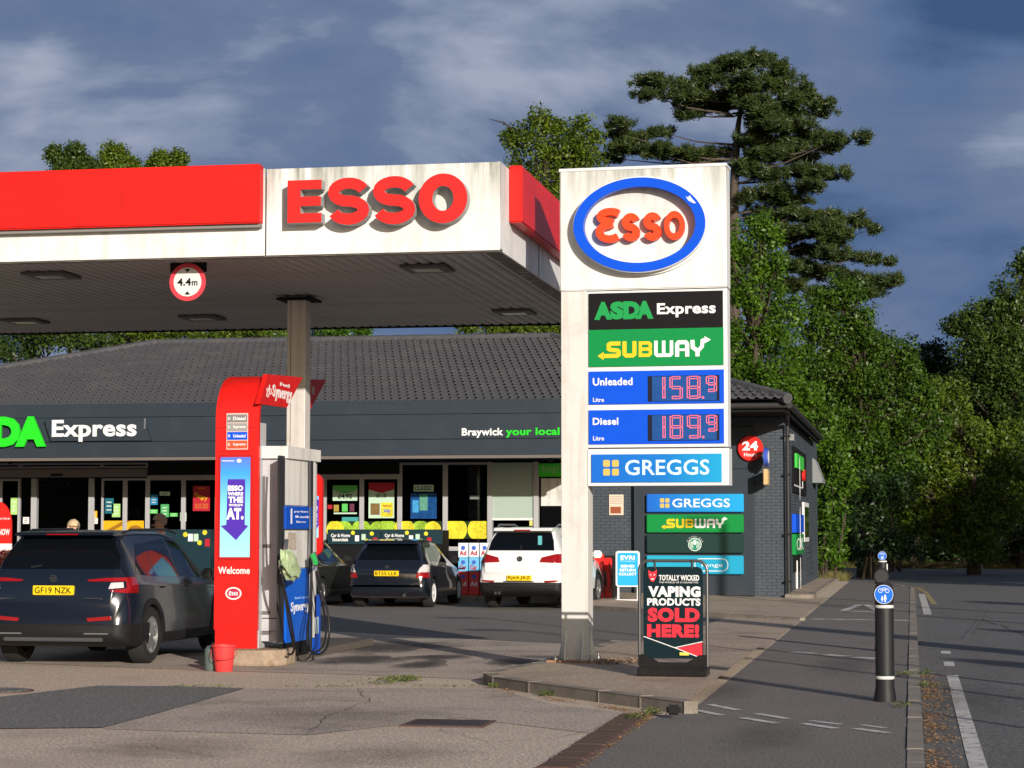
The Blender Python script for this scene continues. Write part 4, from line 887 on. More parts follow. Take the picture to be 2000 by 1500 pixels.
O(MB().box(CXL, CXR, CYB, CYB + .06, CZ - .02, CZ + .14), 'rear_flashing', BLKM, can)
O(MB().box(CXR - .2, CXR - .031, CYF + .16, CYB, CZ - .012, CZ + .02), 'edge_flashing', M('flashing_dirty2', (.12, .11, .10), .7, dirt=((.4, .38, .33), .7, 5.)), can)
pl = None; x = CXL + .02
pm = MB(); pm.add([(0, 0, 0), (.03, 0, -.022), (.105, 0, -.022), (.135, 0, 0)] + [(0, CYB - CYF - .16, 0), (.03, CYB - CYF - .16, -.022), (.105, CYB - CYF - .16, -.022), (.135, CYB - CYF - .16, 0)],
                  [(0, 1, 5, 4), (1, 2, 6, 5), (2, 3, 7, 6), (0, 4, 7, 3), (0, 3, 2, 1), (4, 5, 6, 7)])
i = 0
pmo = O(pm, 'soffit_plank', SOF); pme = pmo.data; bpy.data.objects.remove(pmo)
while x < CXR - .2:
    o = bpy.data.objects.new('soffit_plank', pme); C.objects.link(o); o.parent = can
    o.location = (x + 8, CYF + .16 - 28, CZ + .022 + random.uniform(-.002, .002)); x += .148
O(MB().box(CXL, CXR - .2, CYF + .16, CYB, CZ + .03, CZ + .045), 'soffit_backing', BLKM, can)
for px, py in ((835, 521), (1005, 607), (100, 535), (50, 625), (395, 618), (600, 640 - 25)):
    if px == 600: continue
    x, y = PZ(px, py, CZ)
    f = O(MB().box(x - .28, x + .28, y - .3, y + .3, CZ - .04, CZ + .0), 'light_fitting', M('fitting_black', (.09, .085, .08), .6), can, bevel=.01)
    O(MB().box(x - .17, x + .17, y - .15, y + .15, CZ - .046, CZ - .042), 'diffuser', M('diffuser', (.35, .36, .36), .25), f)
def column(x0, x1, y0, y1, z0=0., top=CZ):
    O(MB().box(x0, x1, y0, y1, z0, top), 'column', M('column_cream', (.56, .53, .50), .5, streak=((.3, .26, .2), .5, 6.)), can, bevel=.01)
    O(MB().box(x0 + (x1 - x0) * .2, x0 + (x1 - x0) * .22, y0 - .004, y0, z0, top), 'column_joint', BLKM, can)
    O(MB().box(x0 - .12, x1 + .12, y0 - .12, y1 + .12, top - .06, top - .03), 'column_cap', BLKM, can)
column(-8.29, -8.03, 28.0, 28.26); column(-15.2, -14.87, 28.0, 28.33)
LG = M('letter_side', (.34, .34, .34), .6, var=.15, vs_=5); LR = M('letter_red', (.62, .020, .018), .4, var=.05)
YL = CYF - .20
def L4(px0, py0, px1, py1): return RY(px0, py0, px1, py1, YL)
for ch, q in (('E', (562, 352, 628, 435)), ('S', (641, 347, 721, 439)), ('S', (729, 344, 811, 438)), ('O', (818, 339, 913, 436))):
    x0, x1, z0, z1 = L4(*q); w_, h_ = x1 - x0, z1 - z0; fn = fY(YL)
    for nm, mt, d0, d1, par in (('letter', LG, -.15, 0, can), ('letter_face', LR, .0005, .012, None)):
        mb = MB(); t_ = h_ * .235
        if ch == 'E': mb.prism([(x0, z0), (x1, z0), (x1, z0 + h_ * .22), (x0 + w_ * .38, z0 + h_ * .22), (x0 + w_ * .38, z0 + h_ * .39), (x1 - w_ * .02, z0 + h_ * .39), (x1 - w_ * .02, z0 + h_ * .61), (x0 + w_ * .38, z0 + h_ * .61), (x0 + w_ * .38, z0 + h_ * .78), (x1, z0 + h_ * .78), (x1, z1), (x0, z1)], fn, d0, d1)
        elif ch == 'S': ribbon(mb, S_path(x0, z0, w_, h_, t_), t_, fn, d0, d1)
        else: ring2(mb, (x0 + x1) / 2, (z0 + z1) / 2, w_ / 2, h_ / 2, w_ * .28, h_ * .25, fn, d0, d1, 48)
        if nm == 'letter': last = O(mb, nm, mt, par)
        else: O(mb, nm, mt, last)
# height limit sign
x, z = PY(367, 551, 24.25)
t = thing('height_sign', 'round red bordered height limit sign hanging under the canopy edge', 'sign', (x, 24.25, z))
O(MB().lathe([(.225, 0), (.225, -.012)], x, 24.25, 44, 'y', z), 'disc', M('sign_red', (.62, .05, .07), .4), t)
O(MB().lathe([(.172, 0), (.172, -.003)], x, 24.237, 44, 'y', z), 'white_field', M('sign_white', (.62, .62, .62), .5), t)
O(MB().box(x - .225, x + .225, 24.255, 24.275, z + .12, CZ), 'bracket', BLKM, t)
tx('4.4', x - .125, x + .045, z - .045, z + .045, fY(24.233), t, BLKM, .003, .03); tx('m', x + .055, x + .125, z - .045, z + .01, fY(24.233), t, BLKM, .003, .02)
mb = MB(); sp(mb, [(x - .035, z + .155), (x + .035, z + .155), (x, z + .115)], fY(24.233), 0, .003); sp(mb, [(x - .035, z - .15), (x + .035, z - .15), (x, z - .11)], fY(24.233), 0, .003); O(mb, 'arrows', BLKM, t)
# ================================================================ PRICE PYLON
PYY = 24.5
py_ = thing('price_pylon', 'tall white price pylon with blue oval sign above stacked shop and fuel price panels', 'price sign', (-3.8, PYY, .1), rz=math.radians(-2.2))
fn = fY(PYY)
x0, x1, z0, z1 = -3.975, -2.035, 4.375, 5.80
O(MB().bbox(x0, x1, PYY, PYY + .36, z0, z1, .012), 'sign_box', WHT, py_)
O(MB().bbox(x0 - .01, x1 + .01, PYY - .012, PYY + .37, z1 - .03, z1 + .005, .004), 'top_trim', WHTC, py_)
post = O(MB().box(-3.965, -3.655, PYY + .01, PYY + .33, .1, 4.37), 'post', M('post_white', (.58, .57, .55), .6, bump=.25, bs=25, streak=((.36, .30, .22), .55, 7.)), py_, bevel=.006)
cx, cz = PY(1253, 443, PYY)
mb = MB(); ring2(mb, cx, cz, .80, .575, .085, .085, fn, 0, .05, 72); O(mb, 'oval_backing', WHTC, py_)
mb = MB(); ring2(mb, cx, cz, .765, .545, .115, .105, fn, .05, .16, 72); O(mb, 'oval_ring', BLUE, py_)
mb = MB(); ring2(mb, cx, cz, .772, .552, .02, .02, fn, .04, .15, 72); O(mb, 'oval_rim', WHTC, py_)
mb = MB(); oval_script(mb, PY(1254, 437, PYY)[0], PY(1254, 441, PYY)[1], 1.02, .42, fn, .02, .10); O(mb, 'lettering', M('oval_red', (.85, .06, .015), .4), py_)
mb = MB(); sp(mb, [(cx + .54, cz + .31), (cx + .57, cz + .26), (cx + .63, cz + .225), (cx + .66, cz + .225), (cx + .62, cz + .27), (cx + .585, cz + .32), (cx + .57, cz + .29)], fn, .16, .162); O(mb, 'torn_patch', WHTP, py_)
x0, x1, z0, z1 = -3.655, -2.035, 2.115, 4.365
O(MB().box(x0, x1, PYY + .02, PYY + .30, 2.555, z1), 'panel_frame', WHTC, py_, bevel=.006)
O(MB().box(x0, x1 + .01, PYY + .0, PYY + .31, z0, 2.54), 'panel_frame', WHTC, py_, bevel=.006)
pf = fY(PYY + .02)
def ppanel(px0, py0, px1, py1, mat, nm='panel', d=.02, Y=PYY + .02):
    a, b, c, d_ = RY(px0, py0, px1, py1, PYY); return O(MB().box(a, b, Y - d, Y, c, d_), nm, mat, py_), (a, b, c, d_)
NB = M('near_black_panel', (.009, .007, .009), .4, spec=.2)
ppanel(1150, 571, 1413, 642, NB, d=.018); ppanel(1150, 642.5, 1414, 715, M('sub_green', (.004, .225, .055), .35), d=.018)
pt = fY(PYY + .002)
AGR = M('asda_green', (.012, .28, .07), .4)
a, b, c, d_ = RY(1161, 589, 1277, 624, PYY)
lets('ASDA', a, b, c, d_, pt, py_, AGR, .003, 0, .075, ((0, .30), (.27, .51), (.49, .78), (.70, 1)))
a, b, c, d_ = RY(1284, 592, 1399, 620, PYY); tx('Express', a, b, c, d_, pt, py_, WHTP, .003, .03)
a, b, c, d_ = RY(1173, 666, 1387, 698, PYY); block_word_subway(py_, a, b, c, d_, pt, 0, .004)
LEDM = M('led_pink', (.8, .15, .2), .5, emit=((1., .13, .16), .25)); DISP = M('display_panel', (.012, .07, .26), .35, var=.2, vs_=3); DOFF = M('display_edge', (.004, .006, .02), .5)
SEG = {'1': 'bc', '5': 'afgcd', '8': 'abcdefg', '9': 'abcdfg'}
def digit(mb, ch, x0, x1, z0, z1, fn):
    t = .026; xm0, xm1 = x0 + t / 2, x1 - t / 2; zm = (z0 + z1) / 2; e_ = .010
    S_ = {'a': (x0 + t, x1 - t, z1 - t, z1), 'g': (x0 + t, x1 - t, zm - t / 2, zm + t / 2), 'd': (x0 + t, x1 - t, z0, z0 + t), 'f': (x0, x0 + t, zm + .006, z1 - e_), 'b': (x1 - t, x1, zm + .006, z1 - e_), 'e': (x0, x0 + t, z0 + e_, zm - .006), 'c': (x1 - t, x1, z0 + e_, zm - .006)}
    for s in SEG[ch]:
        a, b, c, d_ = S_[s]; ribbon(mb, rect(a, b, c, d_), .0085, fn, 0, .003, True)
for k, (word, y0, y1, txt, ty0, ty1, tx1, ly0, ly1, dy0, dy1, num) in enumerate((('u', 724, 789, 'Unleaded', 738, 753, 1236, 777, 785, 734, 784, '158'), ('d', 800, 867, 'Diesel', 816, 830, 1208, 852, 860.5, 810, 861, '189'))):
    ppanel(1150, y0, 1415, y1, BLUE, d=.016)
    a, b, c, d_ = RY(1158, ty0, tx1, ty1, PYY); tx(txt, a, b, c, d_, pt, py_, WHTP, .003, .025)
    a, b, c, d_ = RY(1158.5, ly0, 1180, ly1, PYY); tx('Litre', a, b, c, d_, pt, py_, WHTP, .003, .015)
    o, (a, b, c, d_) = ppanel(1266, dy0, 1406, dy1, DOFF, 'display', .020)
    o2 = O(MB().box(a + .05, b - .03, PYY - .004, PYY + .0, c + .006, d_ - .006), 'display_screen', DISP, o)
    mb = MB(); fd = fY(PYY - .004); sx = lambda q: PY(1050 + q / 3.41, 760, PYY)[0]
    for ch, q0, q1, zz in zip(num + '9', (812, 885, 1000, 1128), (852, 968, 1086, 1197), (.03, .03, .03, .105)):
        mb = MB(); digit(mb, ch, sx(q0), sx(q1), c + zz, d_ - .012, fd); O(mb, 'digit', LEDM, o)
    mb = MB(); ribbon(mb, rect(sx(1100), sx(1100) + .018, c + .03, c + .048), .007, fd, 0, .003, True); O(mb, 'decimal_point', LEDM, o)
    O(MB().box(o2.parent and a + .055, b - .035, PYY - .0025, PYY - .002, c + .008, c + .010), 'screen_line', BLKM, o)
gb2 = grad_mat('blue_gradient_large', ((0, (.003, .12, .55)), (.55, (.003, .16, .52)), (1, (.006, .32, .60))), 0, .2, 1.7)
o, (a, b, c, d_) = ppanel(1156, 887, 1411, 942, gb2, d=.018, Y=PYY)
mb = MB(); s_ = .078
for i in (0, 1):
    for j in (0, 1):
        xx = PY(1179, 914, PYY)[0] + i * .104; zz = PY(1179, 929, PYY)[1] + j * .1; sp(mb, rrect(xx, xx + s_, zz, zz + s_, .015), fY(PYY - .018), 0, .003)
O(mb, 'logo', YEL2, o)
a, b, c, d_ = RY(1222, 898, 1387, 928, PYY); tx('GREGGS', a, b, c, d_, fY(PYY - .018), o, M('pale_blue_print', (.55, .75, .85), .5), .003, .014)
bp = O(MB().bbox(-4.12, -3.50, PYY - .12, PYY + .45, .1, .125, .005), 'base_plate', M('rusty_steel', (.30, .16, .09), .8, var=.4, vs_=9, dirt=((.5, .45, .4), .6, 12.)), py_)
for sx_ in (-4.02, -3.6):
    for sy_ in (-.06, .37): O(MB().lathe([(.03, .125), (.03, .15), (.015, .15), (.015, .19)], sx_, PYY + sy_, 8), 'bolt', STEEL, bp)
for s in (-1, 1):
    xg = -3.81 + s * .155; O(MB().prism([(0, 0), (.07, 0), (.005, .32), (0, .32)], lambda u, v, d: (xg + s * u, PYY + .17 + d, .125 + v), -.008, .008), 'gusset', WHT, py_)
    O(MB().prism([(0, 0), (.1, 0), (.005, .34), (0, .34)], lambda u, v, d: (-3.81 + s * .1 + d, PYY + .01 - u, .125 + v), -.008, .008), 'gusset', WHT, py_)
# ================================================================ PAVEMENT BOARD
AY = 22.4
ab = thing('pavement_board', 'black framed swing board advertising vaping products on the island', 'sign', (-2.45, AY, .1), rz=math.radians(-2))
x0, x1, zt = -2.80, -2.09, 1.29
SILV = M('board_frame', (.16, .16, .165), .3, metal=.7)
O(MB().tube([(x0, AY, .2), (x0, AY, zt - .1)] + [(x0 + .1 - .1 * math.cos(a * PI / 12), AY, zt - .1 + .1 * math.sin(a * PI / 12)) for a in range(1, 7)] + [(x1 - .1 + .1 * math.sin(a * PI / 12), AY, zt - .1 + .1 * math.cos(a * PI / 12)) for a in range(0, 7)] + [(x1, AY, .2)], .017, 10), 'frame', SILV, ab, smooth=True)
a, b, c, d_ = RY(1257, 1107, 1373, 1286, AY)
O(MB().prism(rrect(a, b, c, d_, .06), fY(AY), -.02, .02), 'panel', M('board_teal_black', (.006, .018, .024), .25), ab)
af = fY(AY - .02)
for s, q, m_, bo in (('VAPING', (1266, 1145, 1368.5, 1166), WHTP, .06), ('PRODUCTS', (1264, 1168.5, 1368.5, 1183), WHTP, .045), ('SOLD', (1265, 1187, 1367, 1215), M('vape_red', (.72, .03, .05), .4), .06), ('HERE!', (1264, 1219, 1366, 1245), MATS.get('vape_red'), .06), ('TOTALLY WICKED', (1287, 1123, 1366, 1134), WHTP, .03), ('THE WORLD OF E-CIGARETTES', (1287, 1136, 1364, 1139), WHTP, .0)):
    a, b, c, d_ = RY(*q, AY - .02); tx(s, a, b, c, d_, af, ab, m_ or MATS['vape_red'], .003, bo)
P2 = lambda px, py: PY(px, py, AY - .02)
mb = MB(); ribbon(mb, [P2(1257, 1243), P2(1318, 1265), P2(1362, 1282)], .008, af, 0, .003); ribbon(mb, [P2(1318, 1265), P2(1373, 1253)], .008, af, .001, .004); O(mb, 'lines', WHTP, ab)
mb = MB(); sp(mb, [P2(1323, 1266), P2(1372, 1255), P2(1372, 1283), P2(1362, 1281)], af, 0, .0025); O(mb, 'red_corner', MATS['vape_red'], ab)
mb = MB(); sp(mb, [P2(1266, 1113), P2(1272, 1117), P2(1277, 1117), P2(1283, 1112), P2(1282, 1126), P2(1277, 1136), P2(1272, 1136), P2(1267, 1126)], af, 0, .003); O(mb, 'emblem', MATS['vape_red'], ab)
mb = MB(); sp(mb, [P2(1269, 1121), P2(1273, 1123), P2(1270, 1124)], af, .003, .005); sp(mb, [P2(1280, 1121), P2(1276, 1123), P2(1279, 1124)], af, .003, .005); sp(mb, [P2(1270, 1130), P2(1279, 1130), P2(1275, 1133)], af, .003, .005); O(mb, 'emblem_lines', WHTP, ab)
O(MB().bbox(x0 - .005, x1 + .005, AY - .16, AY + .16, .1, .19, .012).prism([(x0, .19), (x1, .19), (x1, .32), (x1 - .08, .32), (x0 + .5, .24), (x0 + .2, .24), (x0 + .06, .32), (x0, .32)], fY(AY), -.03, .05), 'weighted_base', M('base_black', (.015, .014, .014), .3, var=.5, vs_=5), ab)
for px in (1279, 1352): xx = PY(px, 1100, AY)[0]; O(MB().tube([(xx, AY - .02, 1.30), (xx, AY - .02, 1.21)], .012, 8), 'spring', BLK, ab)
xx = PY(1338, 1283, AY)[0]; O(MB().box(xx - .05, xx + .045, AY - .045, AY - .021, .315, .345), 'sticker', M('sticker_yellow', (.7, .65, .1), .5), ab)
# rubble by the pylon foot
pts = [(R_.uniform(-3.5, -2.95), R_.uniform(24.0, 24.9), .105 + R_.random() * .03) for _ in range(500)]
scatter('gravel', M('gravel_tan', (.35, .24, .17), .9, var=.3, vs_=30), pts, .022, 1.2, 12, kind='stuff', label='small heap of tan grit beside the pylon base plate', category='gravel')
xk, yk = PZ(1318, 1392, .05)
t = O(MB().bbox(xk - .07, xk + .05, yk - .05, yk + .06, .03, .12, .02), 'black_stub', BLK); tag(t, 'broken black plastic stub on the corner of the island kerb', 'debris')
# ================================================================ FUEL PUMP
TXL, TXR, TY = -8.225, -7.685, 24.8
isl2 = thing('pump_island', 'worn round ended concrete plinth carrying the fuel pump', 'plinth', (-7.8, 26, 0))
pb = []
for k in range(9):
    g = PI / 2 + PI / 2 * k / 8; pb.append((-7.85 + .25 * math.cos(g) - .05, 24.9 - .0 + 0))
pb = [(-7.30, 25.1), (-7.31, 24.75), (-7.38, 24.6), (-7.52, 24.52), (-8.1, 24.52), (-8.25, 24.58), (-8.3, 24.8), (-8.3, 25.25), (-7.36, 25.25)]
O(MB().box(-8.28, -7.44, 25.26, 29.5, 0, .1), 'rear_plinth', M('plinth_dark', (.10, .085, .07), .8, var=.2), isl2)
O(MB().prism(pb, fZ(0), 0, .20), 'plinth', M('plinth_worn', (.33, .25, .18), .8, var=.3, vs_=3, dirt=((.16, .09, .05), .8, 3.5)), isl2, bevel=.03)
fp = thing('fuel_pump', 'tall fuel pump with arched red totem, pale cabinet, blue panels and black hoses', 'fuel pump', (-7.8, 25.5, .2))
prof = [(TY, .42), (TY, 2.95)] + [(TY + .62 - .62 * math.cos(math.radians(a)), 2.95 + .55 * math.sin(math.radians(a))) for a in range(12, 91, 13)] + [(26.2, 3.5)]
mb = MB(); inner = [(y + (.06 if i < 2 else .06 * math.cos(math.radians(max(0, (i - 1) * 13)))), z - (0 if i < 2 else .06 * math.sin(math.radians(min(90, (i - 1) * 13 + 8))))) for i, (y, z) in enumerate(prof)]
mb.prism(prof + inner[::-1], lambda u, v, d: (d, u, v), TXL, TXR); O(mb, 'red_totem', RED, fp, smooth=True)
O(MB().box(TXL + .012, TXR - .012, TY + .01, TY + .1, .2, .42), 'totem_foot', RED, fp)
O(MB().box(TXL + .03, TXR - .03, TY - .006, TY, 2.555, 2.56).box(TXL, TXR, TY - .004, TY, 2.84, 2.845), 'totem_joint', M('red_dark', (.3, .01, .01), .5), fp)
O(MB().box(TXL + .03, TXR, TY + .062, TY + .30, .2, 2.9), 'totem_core', GREYP, fp)
wq = [PX(507, 789, -7.66), PX(524, 731, -7.66), PX(592, 737, -7.66), PX(561, 796, -7.66)]
O(MB().prism(wq, fX(-7.684), -.04, .02), 'side_wing', RED, fp)
def wingtx(s, px0, px1, pyc, h, m=WHTP, bo=.03):
    a = PX(px0, pyc, -7.66); b = PX(px1, pyc, -7.66); tx(s, a[0], b[0], a[1] - h / 2, a[1] + h / 2, fX(-7.664), fp, m, .003, bo)
wingtx('Synergy', 533, 571, 766, .20); wingtx('Fuel', 548, 566, 750, .045); wingtx('gb', 521, 531, 763, .16, bo=.0)
wq = [PX(597, 741, -8.1), PX(638, 741, -8.1), PX(606, 800, -8.1), PX(597, 800, -8.1)]
O(MB().prism(wq, fX(-8.1), -.04, .0), 'rear_wing', M('red_wing_rear', (.45, .012, .012), .4), fp)
a = PX(609, 762, -8.1); b = PX(614, 762, -8.1); tx('1', a[0], b[0], a[1] - .055, a[1] + .055, fX(-8.1), fp, M('grey_numeral', (.35, .3, .3), .5), .003)
tf = fY(TY)
def trow(y0, y1, s, m, first=None):
    a, b, c, d_ = RY(444, y0, 483, y1, TY); O(MB().box(a, b, TY - .006, TY, c + .004, d_ - .004), 'grade_panel', m, fp)
    tx(s, a + .075, b - .02, c + .03, d_ - .03, fY(TY - .006), fp, WHTP, .002, .02); tx('E' if 'S' in s else 'B', a + .012, a + .04, c + .035, d_ - .035, fY(TY - .006), fp, WHTP, .002)
a, b, c, d_ = RY(442.5, 807, 484.5, 878, TY); O(MB().box(a, b, TY - .003, TY, c, d_), 'grade_frame', M('grade_frame', (.6, .45, .42), .5), fp)
trow(809, 825.5, 'Diesel', M('grade_grey', (.20, .19, .18), .5)); trow(826, 842.5, 'Supreme', M('grade_lgrey', (.28, .27, .26), .5)); trow(843, 859.5, 'Unleaded', BLUE); trow(860, 876.5, 'Supreme', M('grade_orange', (.62, .08, .03), .5))
a, b, c, d_ = RY(431, 893, 489, 1088, TY)
sc_m = grad_mat('totem_screen', ((0, (.35, .75, .85)), (.45, (.22, .62, .85)), (.8, (.05, .32, .85)), (1, (.12, .12, .60))), 2, 1.1, 2.35, .2)
O(MB().box(a - .025, b + .025, TY - .012, TY, c - .03, d_ + .03), 'screen_frame', M('red_dark2', (.42, .012, .012), .4), fp)
scn = O(MB().box(a, b, TY - .018, TY - .012, c, d_), 'screen', sc_m, fp)
f2 = fY(TY - .018); T_ = lambda px, py: PY(px, py, TY)
PUR = M('purple_arrow', (.075, .03, .38), .3)
mb = MB(); sp(mb, [T_(446, 936), T_(480, 936), T_(479, 1025), T_(486, 1027), T_(462, 1055), T_(432, 1027), T_(443, 1025)], f2, 0, .003); O(mb, 'arrow', PUR, scn)
f3 = fY(TY - .021)
for s, q, bo in (('ESSO', (446, 948, 476, 959), .06), ('WHERE', (446, 961, 476, 968), .05), ('THE', (447, 970, 476, 982), .06), ("WORLD'S", (448, 984, 475, 989), .05), ('AT.', (443, 992, 477, 1015), .07)):
    a, b, c, d_ = RY(*q, TY); tx(s, a, b, c, d_, f3, scn, WHTP, .002, bo)
mb = MB(); sp(mb, [T_(434, 901), T_(458, 901), T_(458, 899.5), T_(434, 899.5)], f2, 0, .003); sp(mb, ell(*T_(468, 900), .03, .022, 20), f2, 0, .003); O(mb, 'top_marks', WHTP, scn)
a, b, c, d_ = RY(426, 1107, 488, 1121, TY); tx('Welcome', a, b, c, d_, tf, fp, WHTP, .003, .02)
ex, ez = T_(456, 1159); mb = MB(); ring2(mb, ex, ez, .10, .075, .018, .016, tf, 0, .003, 40); O(mb, 'oval_outline', WHTP, fp)
mb = MB(); sp(mb, ell(ex, ez, .07, .048), tf, 0, .002); O(mb, 'oval_field', M('oval_dark_red', (.4, .02, .08), .4), fp); mb = MB(); oval_script(mb, ex, ez, .11, .055, tf, .002, .004); O(mb, 'oval_word', WHTP, fp)
# cabinet
CX = -7.40; cw0 = TXR; cy1 = PX(606, 1000, CX)[0]
O(MB().box(cw0, CX, TY + .16, cy1 + .3, .28, 2.48), 'cabinet', GREYP, fp, bevel=.004)
ce = PX(624, 880, CX + .03)[0]
O(MB().box(cw0 + .002, CX + .05, TY + .10, ce, 2.47, 2.62), 'white_top_bar', CREAM, fp, bevel=.006)
O(MB().box(cw0 + .01, CX - .02, TY + .155, TY + .16, .55, .56).box(cw0 + .01, CX - .08, TY + .155, TY + .16, .40, .405), 'cabinet_joint', BLKM, fp)
for z in (1.42, .62, .38): O(MB().box(cw0 + .01, cw0 + .11, TY + .15, TY + .16, z - .02, z + .02), 'vent', M('vent_dark', (.12, .12, .12), .6), fp)
sX = lambda px, py, d=0.: (CX + d, *PX(px, py, CX + d))
def spn(nm, px0, py0, px1, py1, mat, d=.02, **k):
    y0, z1 = PX(px0, (py0 + py1) / 2, CX)[0], PX((px0 + px1) / 2, py0, CX)[1]; y1, z0 = PX(px1, (py0 + py1) / 2, CX)[0], PX((px0 + px1) / 2, py1, CX)[1]
    return O(MB().box(CX, CX + d, y0, y1, z0, z1), nm, mat, fp, **k), (y0, y1, z0, z1)
spn('upper_panel', 551, 897, 603, 987, CREAM, .015); o, q = spn('display_panel', 551, 989, 602, 1033, M('pump_blue', (.004, .075, .50), .3), .05)
fx5 = fX(CX + .05)
tx('pay here', q[0] + .35, q[0] + .95, q[3] - .08, q[3] - .05, fx5, o, WHTP, .003, .01); tx('lift nozzle', q[0] + .4, q[0] + 1.0, q[3] - .14, q[3] - .11, fx5, o, WHTP, .003); tx('litres', q[0] + .45, q[0] + .85, q[3] - .2, q[3] - .175, fx5, o, WHTP, .003)
O(MB().box(CX + .05, CX + .053, q[0] + .2, q[0] + .25, q[2] + .06, q[3] - .03), 'display_bar', WHTP, o)
spn('nozzle_panel', 551, 1036, 603, 1109, CREAM, .015); spn('sticker', 559, 1040, 576, 1074, M('sticker_mix', (.5, .42, .35), .5, var=.7, vs_=25), .02)
o, q = spn('lower_panel', 553, 1111, 600, 1252, M('pump_blue_low', (.005, .11, .60), .3, var=.15, vs_=4), .04)
fx4 = fX(CX + .04); a = PX(562, 1186, CX); b = PX(598, 1186, CX); tx('Synergy', a[0], b[0], a[1] - .09, a[1] + .06, fx4, o, WHTP, .003, .02)
a = PX(570, 1168, CX); b = PX(597, 1168, CX); tx('fuel saver', a[0], b[0], a[1] - .015, a[1] + .015, fx4, o, M('pale_blue_text', (.3, .5, .8), .5), .003)
spn('base_panel', 546, 1252, 604, 1278, BLKM, .03)
mast = spn('hose_mast', 541, 890, 551, 1255, M('mast_dark', (.05, .05, .05), .35, metal=.5), .03)[0]; spn('mast_post', 605, 896, 611, 1245, CREAM, .03); spn('hose_mast', 601, 896, 605, 1268, M('mast_dark'  , (0, 0, 0)), .04)
spn('rear_blue_panel', 613, 1162, 626, 1276, M('pump_blue'  , (0, 0, 0)), -.1); spn('rear_label', 613, 1205, 622, 1238, M('label_pale', (.35, .45, .5), .5), .004)
def hose(pts, r=.014): return O(MB().tube(pts, r, 8), 'hose', BLK, fp, smooth=True)
def smoothpts(P_, n=8):
    P_ = [Vector(p) for p in P_]; r = []
    for i in range(len(P_) - 1):
        a = P_[max(i - 1, 0)]; b = P_[i]; c = P_[i + 1]; d = P_[min(i + 2, len(P_) - 1)]
        for k in range(n):
            t = k / n; r.append(.5 * ((2 * b) + (c - a) * t + (2 * a - 5 * b + 4 * c - d) * t * t + (3 * b - a - 3 * c + d) * t ** 3))
    return r + [P_[-1]]
for pts, r in (([sX(546, 895, .12), sX(547, 960, .14), sX(548, 1080, .16), sX(552, 1130, .2), sX(566, 1200, .25), sX(574, 1250, .25), sX(572, 1275, .2), sX(562, 1278, .15)], .014),
               ([sX(553, 1110, .12), sX(556, 1160, .15), sX(563, 1210, .18), sX(573, 1262, .2)], .012),
               ([sX(605, 900, .05), sX(605, 1050, .06), sX(604, 1180, .1), sX(602, 1240, .18), sX(606, 1268, .26), sX(620, 1278, .3), sX(636, 1268, .3), sX(643, 1240, .3), sX(641, 1200, .28), sX(630, 1160, .22), sX(622, 1120, .18), sX(618, 1090, .15)], .014),
               ([sX(608, 1100, .15), sX(607, 1180, .18), sX(600, 1225, .2), sX(601, 1260, .22), sX(612, 1274, .25), sX(630, 1262, .26), sX(637, 1230, .26), sX(632, 1190, .24), sX(622, 1150, .2), sX(617, 1115, .15)], .012),
               ([sX(549, 900, .12), sX(549, 1000, .14), sX(549, 1120, .12)], .012)): hose(smoothpts(pts), r)
nz = O(MB().tube([sX(546, 1108, .15), sX(556, 1080, .14), sX(560, 1055, .12)], [.02, .03, .025], 8), 'nozzle', STEEL, fp, smooth=True)
nz = O(MB().tube([sX(612, 1112, .2), sX(617, 1095, .2), sX(614, 1080, .16)], [.02, .03, .025], 8), 'nozzle', STEEL, fp, smooth=True)
O(MB().tube([sX(611, 1085, .17), sX(617, 1100, .24)], [.035, .03], 8), 'nozzle_grip', M('nozzle_green', (.03, .4, .08), .4), fp, smooth=True)
# crumpled bag hung over the nozzle
bm = bmesh.new(); bmesh.ops.create_icosphere(bm, subdivisions=3, radius=1)
ctr = Vector(sX(565, 1103, .2))
for v in bm.verts:
    n_ = v.co.copy(); k = 1 + .18 * math.sin(n_.x * 7 + n_.z * 5) + .12 * math.sin(n_.y * 11 - n_.z * 9)
    v.co = Vector((n_.x * .07 * k, n_.y * .26 * k * (1.15 - n_.z * .45), n_.z * .17 * k)) + ctr + Vector((0, -.28 * n_.z * .7, 0))
bm.verts.index_update(); mb = MB().add([v.co for v in bm.verts], [[v.index for v in f.verts] for f in bm.faces]); bm.free()
o = O(mb, 'plastic_bag', M('bag_green', (.42, .52, .30), .5, var=.4, vs_=9, bump=1., bs=20), smooth=True); tag(o, 'crumpled pale green bag hung over the near nozzle of the fuel pump', 'bag')
# second totem further along the island
t = thing('rear_totem', 'narrow red totem with blue screen showing beyond the fuel pump', 'totem', (-8, 29, .2))
a, b, c, d_ = RY(585, 925, 632, 1086, 29.2)
O(MB().prism(rrect(a, b, c, d_, .12, 6), fY(29.2), 0, .1), 'totem_board', RED, t); O(MB().box(a + .1, a + .2, 29.15, 29.25, .2, c), 'leg', BLK, t)
a2, b2, c2, d2 = RY(590, 969, 626, 1050, 29.2); O(MB().box(a2, b2, 29.092, 29.1, c2, d2), 'screen', sc_m, t)
mb = MB(); xm = PY(617, 1000, 29.1)[0]; sp(mb, [(xm - .02, d2 - .05), (xm + .045, d2 - .05), (xm + .04, c2 + .2), (xm + .055, c2 + .2), (xm - .03, c2 + .03)], fY(29.092), 0, .003); O(mb, 'arrow', PUR, t)
tx('PRIME', xm - .125, xm + .125, (c2 + d2) / 2 - .0, (c2 + d2) / 2 + .05, fY(29.088), t, WHTP, .003, .03, rot=PI / 2)
